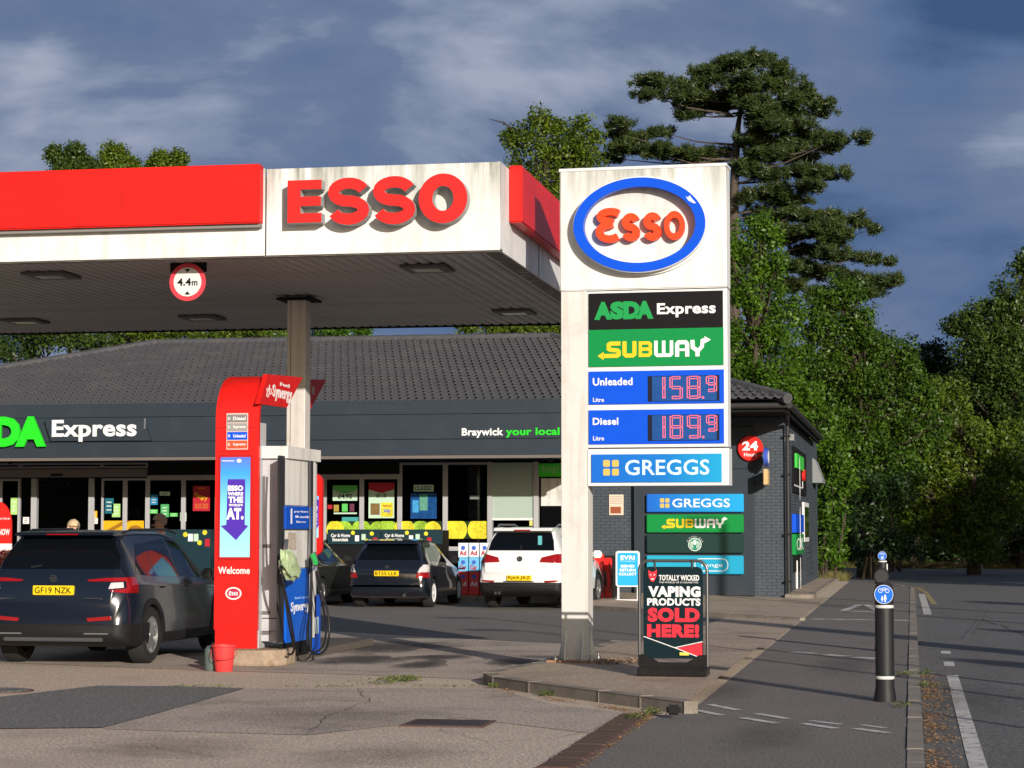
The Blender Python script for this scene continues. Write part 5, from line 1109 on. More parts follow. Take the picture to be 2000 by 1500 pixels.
# bucket and bin
bx, by = PZ(437, 1311)
bk = thing('fire_bucket', 'red plastic bucket on the ground at the pump totem foot', 'bucket', (bx, by, 0))
O(MB().lathe([(.095, .0), (.10, .01), (.128, .27), (.14, .28), (.14, .30), (.125, .30), (.118, .27), (.09, .02)], bx, by, 28), 'bucket_body', M('bucket_red', (.72, .05, .05), .5, var=.1, vs_=6), bk, smooth=True)
O(MB().tube([(bx + .14, by, .28), (bx + .155, by - .02, .2), (bx + .14, by - .06, .16), (bx + .08, by - .13, .14), (bx, by - .15, .135), (bx - .08, by - .13, .14), (bx - .14, by - .06, .16), (bx - .155, by - .02, .2), (bx - .14, by, .28)], .005, 6), 'handle', M('handle_red', (.4, .03, .03), .5), bk, smooth=True)
t = thing('grey_canister', 'dark grey canister half hidden behind the red bucket', 'canister', (bx - .2, by + .15, 0))
O(MB().lathe([(.09, 0), (.1, .03), (.1, .24), (.07, .28), (.03, .29)], bx - .17, by + .12, 20), 'canister_body', M('canister_grey', (.10, .13, .12), .5), t, smooth=True); O(MB().lathe([(.02, .29), (.025, .32)], bx - .17, by + .12, 12), 'cap', BLK, t)
# ================================================================ BOLLARDS
BPL = M('bollard_black', (.016, .017, .018), .55, var=.15, vs_=6); BB = M('route_blue', (.01, .14, .62), .35); BW = M('band_white', (.62, .62, .60), .45)
def bike(mb, cx, cz, s, fn, d):
    for k in (-1, 1): ring2(mb, cx + k * .3 * s, cz, .2 * s, .2 * s, .045 * s, .045 * s, fn, d, d + .002, 20)
    ribbon(mb, [(cx - .3 * s, cz), (cx - .12 * s, cz + .24 * s), (cx + .2 * s, cz + .24 * s), (cx + .3 * s, cz)], .04 * s, fn, d, d + .002); ribbon(mb, [(cx - .12 * s, cz + .24 * s), (cx, cz), (cx + .2 * s, cz + .24 * s)], .04 * s, fn, d, d + .002)
def bollard(x, y, h, label, disc='blue', r=.088, stripe=False):
    b = thing('bollard', label, 'bollard', (x, y, 0), group='bollards along the shared path')
    O(MB().lathe([(r + .018, 0), (r + .016, .03), (r + .008, .09), (r, .14), (r, h - .07), (r - .01, h - .03), (r * .7, h - .005), (r * .2, h)], x, y, 36), 'post_body', BPL, b, smooth=True)
    for z in (.21, h - .245): O(MB().lathe([(r + .002, 0), (r + .004, .004), (r + .004, .024), (r + .002, .028)], x, y, 36, 'z', z), 'white_band', BW, b, smooth=True)
    zc = h - .115
    O(MB().lathe([(.100, 0), (.100, -.03), (.096, -.035)], x, y - r + .02, 40, 'y', zc), 'disc_rim', BPL, b, smooth=True)
    if disc == 'blue':
        O(MB().lathe([(.089, 0), (.089, -.003)], x, y - r - .015, 40, 'y', zc), 'route_disc', BB, b)
        fn = fY(y - r - .018); mb = MB(); ring2(mb, x, zc, .088, .088, .004, .004, fn, 0, .002, 40); bike(mb, x, zc + .035, .105, fn, 0)
        for dx, s in ((.012, 1.), (-.016, .7)):
            sp(mb, ell(x + dx, zc - .012 - (1 - s) * .03, .0085 * s, .0095 * s, 12), fn, 0, .002); zz = zc - .022 - (1 - s) * .03
            sp(mb, [(x + dx - .011 * s, zz), (x + dx + .011 * s, zz), (x + dx + .014 * s, zz - .024 * s), (x + dx + .007 * s, zz - .022 * s), (x + dx + .007 * s, zz - .05 * s), (x + dx - .007 * s, zz - .05 * s), (x + dx - .007 * s, zz - .022 * s), (x + dx - .014 * s, zz - .024 * s)], fn, 0, .002)
        O(mb, 'route_symbol', WHTP, b)
    else: O(MB().lathe([(.08, 0), (.08, -.003)], x, y - r - .015, 32, 'y', zc), 'plain_disc', M('disc_dark', (.03, .03, .032), .6), b)
    if stripe: O(MB().box(x + r - .01, x + r + .02, y - .02, y + .02, .15, h - .28), 'reflective_strip', BW, b)
bollard(-.262, 20.7, 1.12, 'nearest black bollard with a blue cycle and walker disc')
bollard(-.40, 29.3, 1.11, 'second black bollard with a plain dark disc, behind the nearest one', 'dark')
bollard(-.60, 45.5, 1.2, 'farthest black bollard with a small blue disc and a pale side strip', 'blue', stripe=True)
t = thing('marker_post', 'pale concrete marker post on the verge across the far road', 'post', (2.85, 98.5, -.1))
O(MB().lathe([(.26, -.1), (.26, .1), (.19, .2), (.15, 1.35), (.1, 1.45), (.02, 1.48)], 2.85, 98.5, 16), 'post_body', M('post_pale', (.30, .33, .33), .7, var=.1), t, smooth=True)
# posts and added shadow casters outside the frame whose long shadows cross the path and road
GALV = M('galvanised', (.3, .3, .31), .5, metal=.6)
def pole(x, y, h, r, label, arm=True):
    t = thing('street_lamp', label, 'street lamp', (x, y, 0))
    O(MB().tube([(x, y, -.1), (x, y, 1.2), (x, y, 1.3), (x, y, h)], [r * 1.7, r * 1.7, r, r * .7], 12), 'lamp_post', GALV, t, smooth=True)
    if arm: O(MB().bbox(x - .9, x - .1, y - .1, y + .1, h - .03, h + .09, .02), 'lamp_head', GALV, t)
sd = (math.sin(SUN_AZ), -math.cos(SUN_AZ))
SHADOWS = [((-.2, 20.8), 14, 5.5, .05, 'slim'), ((-.4, 24.6), 12, 6.0, .055, 'thin'), ((-.4, 26.8), 13, 7.0, .06, 'narrow'), ((-1.0, 34.6), 20, 7.0, .42, 'thick'), ((-1.2, 45.5), 16, 7.5, .09, 'plain'), ((-1.2, 50.5), 18, 8, .1, 'tall')]  # the thick one is a headless post added for the broad shadow band
for i, ((qx, qy), dist, h, r, nm) in enumerate(SHADOWS):
    pole(qx + sd[0] * dist, qy + sd[1] * dist, h, r, '%s grey post beside the road outside the picture' % nm, r < .2)
for i, ((qx, qy), h, rr_) in enumerate((((1.5, 27.4), 5.5, .42), ((2.6, 50.5), 6.5, .6), ((2.0, 36.5), 5.0, .35))):  # unseen discs on posts, added to drop round shadow blobs on the road
    t_ = h / math.tan(SUN_EL); x = qx + sd[0] * t_; y = qy + sd[1] * t_
    t = thing('round_shadow_caster', 'unseen disc on a post, added to cast a shadow blob on the road', 'shadow caster', (x, y, 0), group='shadow casters outside the picture')
    O(MB().tube([(x, y, -.1), (x, y, h)], .05, 8), 'caster_post', GALV, t, smooth=True); O(MB().lathe([(rr_, 0), (rr_, .03)], x, y, 28, 'y', h), 'caster_disc', GALV, t)
# ================================================================ VEHICLES
def boolean(obj, cutters, op):
    cb = MB()
    for c in cutters: cb.add(c.v, c.f)
    co = O(cb, 'cut', BLK); ob = obj
    md = ob.modifiers.new('b', 'BOOLEAN'); md.operation = op; md.object = co; md.solver = 'EXACT'
    dg = bpy.context.evaluated_depsgraph_get(); ev = ob.evaluated_get(dg); me = bpy.data.meshes.new_from_object(ev)
    ob.modifiers.clear(); bpy.data.objects.remove(co); return me
def loft_mesh(stations, dy=.05, sm=3, infl=0.):
    A = np.array(stations, float); ys = np.concatenate([np.arange(A[0, 0], A[-1, 0], dy), [A[-1, 0]]]); ys[1] = min(ys[1], A[0, 0] + .03)
    P_ = np.stack([np.interp(ys, A[:, 0], A[:, k]) for k in range(1, A.shape[1])], 1)
    for _ in range(sm):
        Q = P_.copy(); Q[1:-1] = .25 * P_[:-2] + .5 * P_[1:-1] + .25 * P_[2:]; P_ = Q
    rings = []
    for (zb, wl, zbe, wbe, zr, wr) in P_:
        g = max(zr - zbe, .02); zm = zb + (zbe - zb) * .5
        half = [(0, zb), (wl * .6, zb), (wl - .05, zb + .01), (wl - .01, zb + .06), (wl + .002, zb + .14), (wl + .006, zm), (max(wbe, wl - .06) - .0, zbe - .12), (wbe, zbe - .05), (wbe - .02, zbe),
                (wbe - .03 - (wbe - .03 - wr) * .28, zbe + g * .3), (wbe - .03 - (wbe - .03 - wr) * .62, zbe + g * .62), (wr + .01, zbe + g * .87), (wr - .035, zbe + g * .965), (wr * .72, zbe + g * 1.0), (wr * .36, zbe + g * 1.012), (0, zbe + g * 1.015)]
        # subdivide smoothly
        h2 = []
        for i in range(len(half) - 1):
            a = half[max(i - 1, 0)]; b = half[i]; c = half[i + 1]; d = half[min(i + 2, len(half) - 1)]
            for k in (0, 1):
                t = k / 2; h2.append(tuple(.5 * (2 * b[j] + (c[j] - a[j]) * t + (2 * a[j] - 5 * b[j] + 4 * c[j] - d[j]) * t * t + (3 * b[j] - a[j] - 3 * c[j] + d[j]) * t ** 3) for j in (0, 1)))
        h2.append(half[-1])
        ring = h2 + [(-x, z) for x, z in h2[-2:0:-1]]
        rings.append(ring)
    n = len(rings[0]); vs = [(x, y, z) for y, r in zip(ys, rings) for x, z in r]
    fs = [(i * n + k, i * n + (k + 1) % n, (i + 1) * n + (k + 1) % n, (i + 1) * n + k) for i in range(len(ys) - 1) for k in range(n)]
    fs += [tuple(range(n))[::-1], tuple((len(ys) - 1) * n + k for k in range(n))]
    mb = MB().add(vs, fs); o = O(mb, 'body', BLK)
    if infl:
        me = o.data; me.update(); nv = [v.normal.copy() for v in me.vertices]
        for v, q in zip(me.vertices, nv): v.co += q * infl
    return o
def setm(me, mat, smooth=True, ang=35):
    me.materials.clear(); me.materials.append(mat)
    for p in me.polygons: p.use_smooth = smooth
    me.set_sharp_from_angle(angle=math.radians(ang))
def cutX(poly, x0, x1): return MB().prism(poly, lambda u, v, d: (d, u, v), x0, x1)      # (y,z) polygon
def cutY(poly, y0, y1): return MB().prism(poly, lambda u, v, d: (u, d, v), y0, y1)      # (x,z) polygon
CARGL = M('car_glass', (.003, .004, .006), .04, spec=.32); TYR = M('tyre', (.018, .018, .018), .8, bump=.3, bs=40); LAMPR = M('lamp_red', (.26, .005, .007), .15, coat=1.); LAMPC = M('lamp_clear', (.55, .52, .52), .12, coat=1.); TRIM = M('car_trim', (.010, .010, .011), .55, var=.1)
PLY = M('plate_yellow', (.78, .52, .01), .4)
def wheel(parent, x, y, r, rim, wd=.22, side=1, spokes=5):
    wt = O(MB().lathe([(r * .62, -wd / 2), (r * .9, -wd / 2), (r, -wd / 2 + .035), (r, wd / 2 - .035), (r * .93, wd / 2), (r * .64, wd / 2), (r * .62, wd / 2 - .03), (r * .62, -wd / 2 + .02)], x, y, 44, 'x', r), 'tyre', TYR, parent, smooth=True)
    mb = MB(); xo = x + side * wd / 2
    mb.lathe([(r * .64, -.07 * side), (r * .65, .0), (r * .61, .0), (r * .58, -.05 * side)], xo, y, 40, 'x', r)
    mb.lathe([(.055, -.03 * side), (.05, .005 * side), (.02, .008 * side)], xo, y, 20, 'x', r)
    for k in range(spokes):
        g = 2 * PI * k / spokes + .3
        def f(u, v, d, g=g): return (xo + d * side, y + u * math.cos(g) - v * math.sin(g), r + u * math.sin(g) + v * math.cos(g))
        mb.prism([(.03, -.035), (r * .3, -.045), (r * .62, -.075), (r * .62, -.02), (r * .35, -.005), (r * .35, .005), (r * .62, .02), (r * .62, .075), (r * .3, .045), (.03, .035)], f, -.045, -.008)
    O(mb, 'rim', rim, wt, smooth=True)
    O(MB().lathe([(r * .6, -.10 * side), (r * .6, -.098 * side)], xo, y, 30, 'x', r), 'brake_disc', BLKM, wt)
def make_car(label, loc, stations, paint, wheels, r, side_wins, rear_win, lights, plate, rim, dy=.05, arch_pad=.035, extra=None, clad=None, rz=0., spokes=5, name='car', front=True):
    t = thing(name, label, 'car', loc, rz=rz, local=True)
    def put(me, nm, mat, ang=35):
        if len(me.polygons) == 0: return None
        setm(me, mat, True, 55); o = bpy.data.objects.new(nm, me); C.objects.link(o); o.parent = t; OFF[o.name] = Vector(); return o
    base = loft_mesh(stations, dy); W = max(s[2] for s in stations)
    arches = []
    for wy in wheels:
        for s in (-1, 1):
            arches.append(MB().lathe([(r + arch_pad, 0), (r + arch_pad, .34)], s * (W - .30) if s > 0 else -(W + .04), wy, 32, 'x', r + .01))
    body = boolean(base, arches, 'DIFFERENCE'); put(body, 'body', paint)
    bpy.data.objects.remove(base)
    def patch(nm, infl, cutters, mat):
        b = loft_mesh(stations, dy, infl=infl); me = boolean(b, cutters, 'INTERSECT'); bpy.data.objects.remove(b); return put(me, nm, mat)
    if clad:
        for wy in wheels:
            rr_ = r + arch_pad; ann = [(wy + (rr_ + .055) * math.cos(a_), r + .01 + (rr_ + .055) * math.sin(a_)) for a_ in np.linspace(-.75, PI + .75, 26)] + [(wy + (rr_ - .02) * math.cos(a_), r + .01 + (rr_ - .02) * math.sin(a_)) for a_ in np.linspace(PI + .75, -.75, 26)]
            patch('arch_trim', .009, [cutX(ann, .5, 1.2)], TRIM)
        patch('side_cladding', .005, [cutX([(wheels[0] + r, .1), (wheels[1] - r, .1), (wheels[1] - r, .36), (wheels[0] + r, .36)], .5, 1.2)], TRIM)
    if clad: patch('lower_cladding', .004, [cutY([(-1.2, .1), (1.2, .1), (1.2, clad), (-1.2, clad)], -.2, .75)], TRIM)
    for w_ in side_wins: patch('side_window', .003, [cutX(w_, .25, 1.2)], CARGL); 
    patch('side_window', .003, [cutX(w_, -1.2, -.25) for w_ in side_wins], CARGL)
    patch('rear_window', .004, [cutY(rear_win, -.1, .95)], CARGL)
    for nm, poly, y0, y1, mat, inf in lights:
        for s in (-1, 1): patch(nm, inf, [cutY([(s * x, z) for x, z in poly][::s], y0, y1)], mat)
    for wy in wheels:
        for s in (-1, 1): wheel(t, s * (W - .115), wy, r, rim, side=s, spokes=spokes)
    if plate:
        s, x0, x1, z0, z1, yy = plate
        p = O(MB().bbox(x0, x1, yy, yy + .08, z0, z1, .006), 'number_plate', PLY, t); tx(s, x0 + .025, x1 - .025, z0 + .018, z1 - .018, fY(yy), p, BLKM, .002, .012)
    O(MB().box(-W + .12, W - .12, .3, stations[-1][0] - .4, stations[3][1] + .0, stations[3][1] + .12), 'underbody', BLKM, t)
    return t, patch
def lineX(pts, w=.007, x0=.3, x1=1.2):
    cs = []
    for a, b in zip(pts, pts[1:]):
        a = Vector(a); b = Vector(b); d = (b - a).normalized(); n_ = Vector((-d.y, d.x)) * w / 2
        cs.append(cutX([tuple(a - n_), tuple(b - n_), tuple(b + n_), tuple(a + n_)], x0, x1))
    return cs
def lineY(pts, w=.007, y0=-.2, y1=.8):
    cs = []
    for a, b in zip(pts, pts[1:]):
        a = Vector(a); b = Vector(b); d = (b - a).normalized(); n_ = Vector((-d.y, d.x)) * w / 2
        cs.append(cutY([tuple(a - n_), tuple(b - n_), tuple(b + n_), tuple(a + n_)], y0, y1))
    return cs
ALLOY = M('alloy', (.42, .42, .43), .3, metal=.8); ALLOYW = M('alloy_white', (.72, .72, .72), .4)
# ---- dark grey estate car at the pump
SUVP = M('paint_dark_grey', (.006, .010, .020), .22, metal=0., coat=.25, spec=.5)
st1 = [(0.0, .36, .76, .60, .74, .80, .70), (.03, .30, .86, .74, .84, .98, .74), (.10, .26, .895, .93, .865, 1.13, .74), (.20, .24, .91, .99, .885, 1.26, .72), (.34, .23, .915, 1.0, .895, 1.43, .68), (.46, .22, .92, 1.0, .90, 1.545, .645), (.62, .22, .92, 1.0, .90, 1.585, .63),
       (1.1, .22, .92, .99, .90, 1.605, .62), (2.0, .22, .92, .97, .90, 1.60, .62), (2.6, .22, .92, .95, .89, 1.52, .62), (3.05, .22, .92, .94, .88, 1.24, .66), (3.35, .22, .92, .93, .86, 1.05, .70), (3.9, .22, .91, .86, .82, .94, .66), (4.25, .25, .86, .70, .76, .80, .6), (4.38, .35, .70, .55, .64, .60, .5)]
cx1 = PY(106, 1160, 24.15)[0]
def lights_suv():
    return [('tail_light', [(.40, 1.025), (.60, 1.045), (.95, 1.055), (.95, .86), (.72, .885), (.70, .90), (.86, .925), (.84, 1.005), (.42, 1.005)], -.1, .42, LAMPR, .008),
            ('reverse_light', [(.68, .918), (.83, .932), (.815, .995), (.70, .99)], -.1, .3, LAMPC, .007),
            ('reflector', [(.42, .575), (.72, .60), (.73, .555), (.44, .535)], -.1, .3, LAMPR, .012)]
t, patch = make_car('dark grey estate car refuelling at the pump, rear to the camera', (cx1, 24.12, 0), st1, SUVP, (.86, 3.50), .345,
    [[(.50, 1.10), (.72, 1.07), (1.12, 1.05), (1.12, 1.45), (.86, 1.45)], [(1.15, 1.05), (1.98, 1.03), (1.94, 1.50), (1.15, 1.455)], [(2.02, 1.03), (2.78, 1.0), (2.95, 1.02), (2.42, 1.46), (1.98, 1.50)]],
    [(-.76, 1.15), (.76, 1.15), (.72, 1.30), (.60, 1.50), (-.60, 1.50), (-.72, 1.30)], lights_suv(), ('GF19 NZK', -.255, .255, .845, .955, -.012), ALLOY, clad=.50)
patch('shut_line', .0025, lineX([(1.12, .40), (1.13, 1.0), (1.14, 1.46)]) + lineX([(2.0, .36), (2.0, 1.5)]) + lineX([(2.95, .4), (2.98, 1.0)]) + lineX([(.55, 1.0), (2.9, .985)], .012), BLKM)
patch('shut_line', .0025, lineY([(-.62, .93), (-.55, .89), (-.3, .845), (.3, .845), (.55, .89), (.66, .94)], .006) + lineY([(-.86, .72), (.86, .72)], .005) + lineY([(.55, .89), (.60, .72)], .005) + lineY([(-.55, .89), (-.60, .72)], .005), BLKM)
patch('window_trim', .005, lineX([(.55, 1.065), (1.1, 1.035), (2.9, 1.0)], .018), BLKM)
O(MB().tube([(.62, .62, 1.575), (.635, .85, 1.612), (.635, 2.1, 1.622), (.62, 2.5, 1.57)], .016, 8), 'roof_rail', BLK, t, smooth=True); O(MB().tube([(-.62, .62, 1.575), (-.635, .85, 1.612), (-.635, 2.1, 1.622), (-.62, 2.5, 1.57)], .016, 8), 'roof_rail', BLK, t, smooth=True)
O(MB().prism([(.26, 1.55), (.33, 1.585), (.75, 1.60), (.75, 1.55), (.42, 1.53)], lambda u, v, d: (d, u, v), -.62, .62), 'spoiler', SUVP, t, bevel=.012)
O(MB().box(-.2, .2, .245, .26, 1.552, 1.565), 'brake_light', LAMPR, t)
mb = MB(); ring2(mb, -.02, 1.04, .042, .042, .007, .007, fY(.045), 0, .008, 28); ribbon(mb, [(-.045, 1.03), (-.02, 1.055), (.005, 1.045), (-.02, 1.03), (-.015, 1.015)], .008, fY(.045), 0, .008); O(mb, 'badge', M('chrome', (.7, .7, .7), .15, metal=1.), t)
tx('SKODA', .40, .62, .79, .812, fY(.006), t, MATS['chrome'], .006, .01); tx('KAROQ', -.66, -.5, .79, .81, fY(.006), t, MATS['chrome'], .006, .01)
for s in (-1, 1): O(MB().bbox(min(s * .38, s * .7), max(s * .38, s * .7), -.012, .1, .375, .41, .01), 'exhaust_trim', M('silver_trim', (.4, .4, .4), .3, metal=.8), t)
O(MB().bbox(-.62, .62, -.005, .12, .30, .345, .01), 'diffuser', M('trim_grey', (.06, .06, .065), .4), t)
O(MB().tube([(.02, .32, 1.36), (-.1, .18, 1.2), (-.34, .13, 1.17)], .012, 6), 'rear_wiper', BLK, t)
for s in (-1, 1): O(MB().bbox(min(s * .93, s * 1.1), max(s * .93, s * 1.1), 2.62, 2.74, .98, 1.12, .03), 'door_mirror', SUVP, t)
for yy in (1.25, 2.15): O(MB().bbox(.915, .94, yy, yy + .18, .90, .925, .008), 'door_handle', SUVP, t)
O(MB().lathe([(.012, 1.60), (.01, 1.66), (.004, 1.70)], 0, .75, 8), 'aerial', BLK, t)
# ---- white off-road car by the shop
WP = M('paint_white', (.72, .72, .71), .25, coat=1.)
st2 = [(0, .40, .76, .60, .74, .82, .72), (.03, .32, .87, .74, .84, 1.0, .76), (.1, .28, .89, .95, .87, 1.18, .76), (.22, .26, .90, 1.02, .885, 1.36, .72), (.36, .25, .905, 1.03, .89, 1.55, .66), (.5, .25, .905, 1.03, .89, 1.64, .64),
       (1.1, .25, .905, 1.02, .89, 1.675, .63), (2.1, .25, .905, 1.0, .89, 1.67, .63), (2.7, .25, .905, .99, .88, 1.55, .63), (3.15, .25, .905, .99, .87, 1.28, .66), (3.4, .25, .9, .98, .86, 1.10, .7), (3.95, .25, .9, .9, .82, .99, .66), (4.3, .28, .85, .72, .76, .84, .6), (4.42, .38, .7, .58, .64, .64, .5)]
cx2 = PY(1013, 1130, 43.5)[0]
t, patch = make_car('white off-road car parked outside the shop beside the pylon post', (cx2 + .03, 43.42, 0), st2, WP, (.88, 3.48), .34,
    [[(.5, 1.13), (1.1, 1.08), (1.1, 1.52), (.8, 1.50)], [(1.14, 1.08), (1.98, 1.06), (1.95, 1.57), (1.14, 1.53)], [(2.02, 1.06), (2.98, 1.05), (2.45, 1.52), (1.99, 1.57)]],
    [(-.70, 1.20), (.70, 1.20), (.66, 1.40), (.58, 1.57), (-.58, 1.57), (-.66, 1.40)],
    [('tail_light', [(.42, .965), (.95, .94), (.95, 1.13), (.74, 1.13), (.46, 1.06)], -.1, .5, LAMPR, .010), ('reflector', [(.52, .585), (.80, .60), (.80, .565), (.54, .55)], -.1, .3, LAMPR, .014)],
    ('RJ64 JRZ', -.26, .26, .585, .695, -.035), ALLOY, clad=.55, dy=.08, rz=math.radians(-4))
patch('shut_line', .004, lineX([(1.12, .42), (1.13, 1.5)], .012) + lineX([(2.0, .38), (2.0, 1.5)], .012), BLKM); patch('shut_line', .004, lineY([(-.62, 1.0), (-.58, .74), (-.3, .70), (.3, .70), (.58, .74), (.62, 1.0)], .01), M('seam_grey', (.2, .2, .2), .6))
for s in (-1, 1): O(MB().tube([(s * .62, .6, 1.66), (s * .64, .8, 1.73), (s * .64, 2.1, 1.73), (s * .62, 2.4, 1.66)], .02, 8), 'roof_rail', M('rail_silver', (.4, .4, .4), .3, metal=.8), t, smooth=True)
O(MB().prism([(.24, 1.60), (.32, 1.665), (.8, 1.68), (.8, 1.62), (.4, 1.59)], lambda u, v, d: (d, u, v), -.62, .62), 'spoiler', WP, t, bevel=.012); O(MB().box(-.17, .17, .228, .25, 1.60, 1.625), 'brake_light', LAMPR, t)
mb = MB(); ring2(mb, 0, 1.03, .055, .055, .01, .01, fY(.03), 0, .02, 28); ribbon(mb, [(-.035, 1.06), (-.015, 1.0), (0, 1.035), (.015, 1.0), (.035, 1.06)], .008, fY(.03), 0, .02); O(mb, 'badge', TRIM, t); mb = MB(); sp(mb, ell(0, 1.03, .045, .045), fY(.03), 0, .012); O(mb, 'badge_field', MATS['chrome'], t)
O(MB().tube([(.0, .15, 1.22), (-.02, .2, 1.3)], .02, 6), 'rear_wiper', BLK, t); tx('Tiguan', -.66, -.45, .90, .925, fY(.045), t, TRIM, .006, .01); tx('TDI 4M', .43, .62, .90, .925, fY(.045), t, TRIM, .006, .01)
for k in (0, 1): O(MB().lathe([(.03, 0), (.03, .1)], -.42 - k * .08, -.02, 14, 'y', .33), 'exhaust', MATS['chrome'], t)
for s in (-1, 1): O(MB().bbox(min(s * .93, s * 1.12), max(s * .93, s * 1.12), 2.75, 2.88, 1.02, 1.18, .03), 'door_mirror', WP, t)
O(MB().box(.34, .42, .21, .24, 1.24, 1.50), 'window_sticker', M('sticker_cyan', (.1, .4, .42), .5), t); O(MB().box(-.34, .3, -.008, .02, .555, .575), 'plate_recess', TRIM, t)
# ---- black hatchback, and the same shape again half hidden by the pump
BP = M('paint_black', (.006, .008, .014), .2, coat=1., spec=.6)
st3 = [(0, .34, .72, .56, .70, .74, .68), (.03, .26, .82, .68, .80, .84, .72), (.1, .22, .84, .82, .82, .92, .72), (.2, .2, .845, .88, .83, 1.02, .70), (.42, .19, .85, .90, .835, 1.28, .64), (.58, .19, .85, .90, .84, 1.385, .6), (.75, .18, .85, .90, .84, 1.405, .58),
       (1.4, .18, .85, .89, .84, 1.42, .57), (2.0, .18, .85, .87, .84, 1.39, .57), (2.5, .18, .85, .86, .83, 1.18, .6), (2.95, .18, .85, .85, .81, .97, .66), (3.5, .18, .84, .78, .77, .86, .62), (3.95, .2, .8, .62, .7, .72, .55), (4.1, .3, .66, .5, .6, .56, .46)]
def hatch(label, loc, paint, plate, rim, name='car'):
    t, patch = make_car(label, loc, st3, paint, (.74, 3.28), .305,
        [[(.62, .97), (1.22, .95), (1.20, 1.30), (.86, 1.28)], [(1.27, .94), (2.62, .91), (2.1, 1.27), (1.27, 1.31)]], [(-.66, 1.0), (.66, 1.0), (.60, 1.16), (.5, 1.30), (-.5, 1.30), (-.60, 1.16)],
        [('tail_light', [(.62, .63), (.9, .63), (.9, .74), (.66, .74)], -.1, .34, LAMPR, .010), ('tail_light_top', [(.66, .745), (.9, .745), (.9, .90), (.74, .90)], -.1, .34, LAMPC, .010)], plate, rim, dy=.08, spokes=7, name=name)
    O(MB().prism([(.30, 1.33), (.36, 1.40), (.85, 1.425), (.85, 1.36), (.45, 1.32)], lambda u, v, d: (d, u, v), -.56, .56), 'spoiler', paint, t, bevel=.012)
    for s in (-1, 1): O(MB().bbox(min(s * .86, s * 1.04), max(s * .86, s * 1.04), 2.32, 2.42, .92, 1.05, .03), 'door_mirror', paint, t)
    O(MB().lathe([(.035, 0), (.035, .12)], .38, -.02, 14, 'y', .27), 'exhaust', MATS['chrome'], t); mb = MB(); ring2(mb, 0, .86, .04, .03, .009, .009, fY(.03), -.03, .02, 24); O(mb, 'badge', MATS['chrome'], t)
    return t
cx3 = PY(755, 1125, 43.6)[0]
hatch('black hatchback with white wheels parked outside the shop', (cx3, 43.6, 0), BP, ('BT55 LLK', -.26, .26, .665, .775, -.035), ALLOYW)
hatch('dark green grey car half hidden between the fuel pump and the black hatchback', (cx3 - 2.45, 43.7, 0), M('paint_dark_olive', (.018, .022, .02), .3, coat=1.), ('LM08 KTD', -.26, .26, .665, .775, -.035), ALLOY)
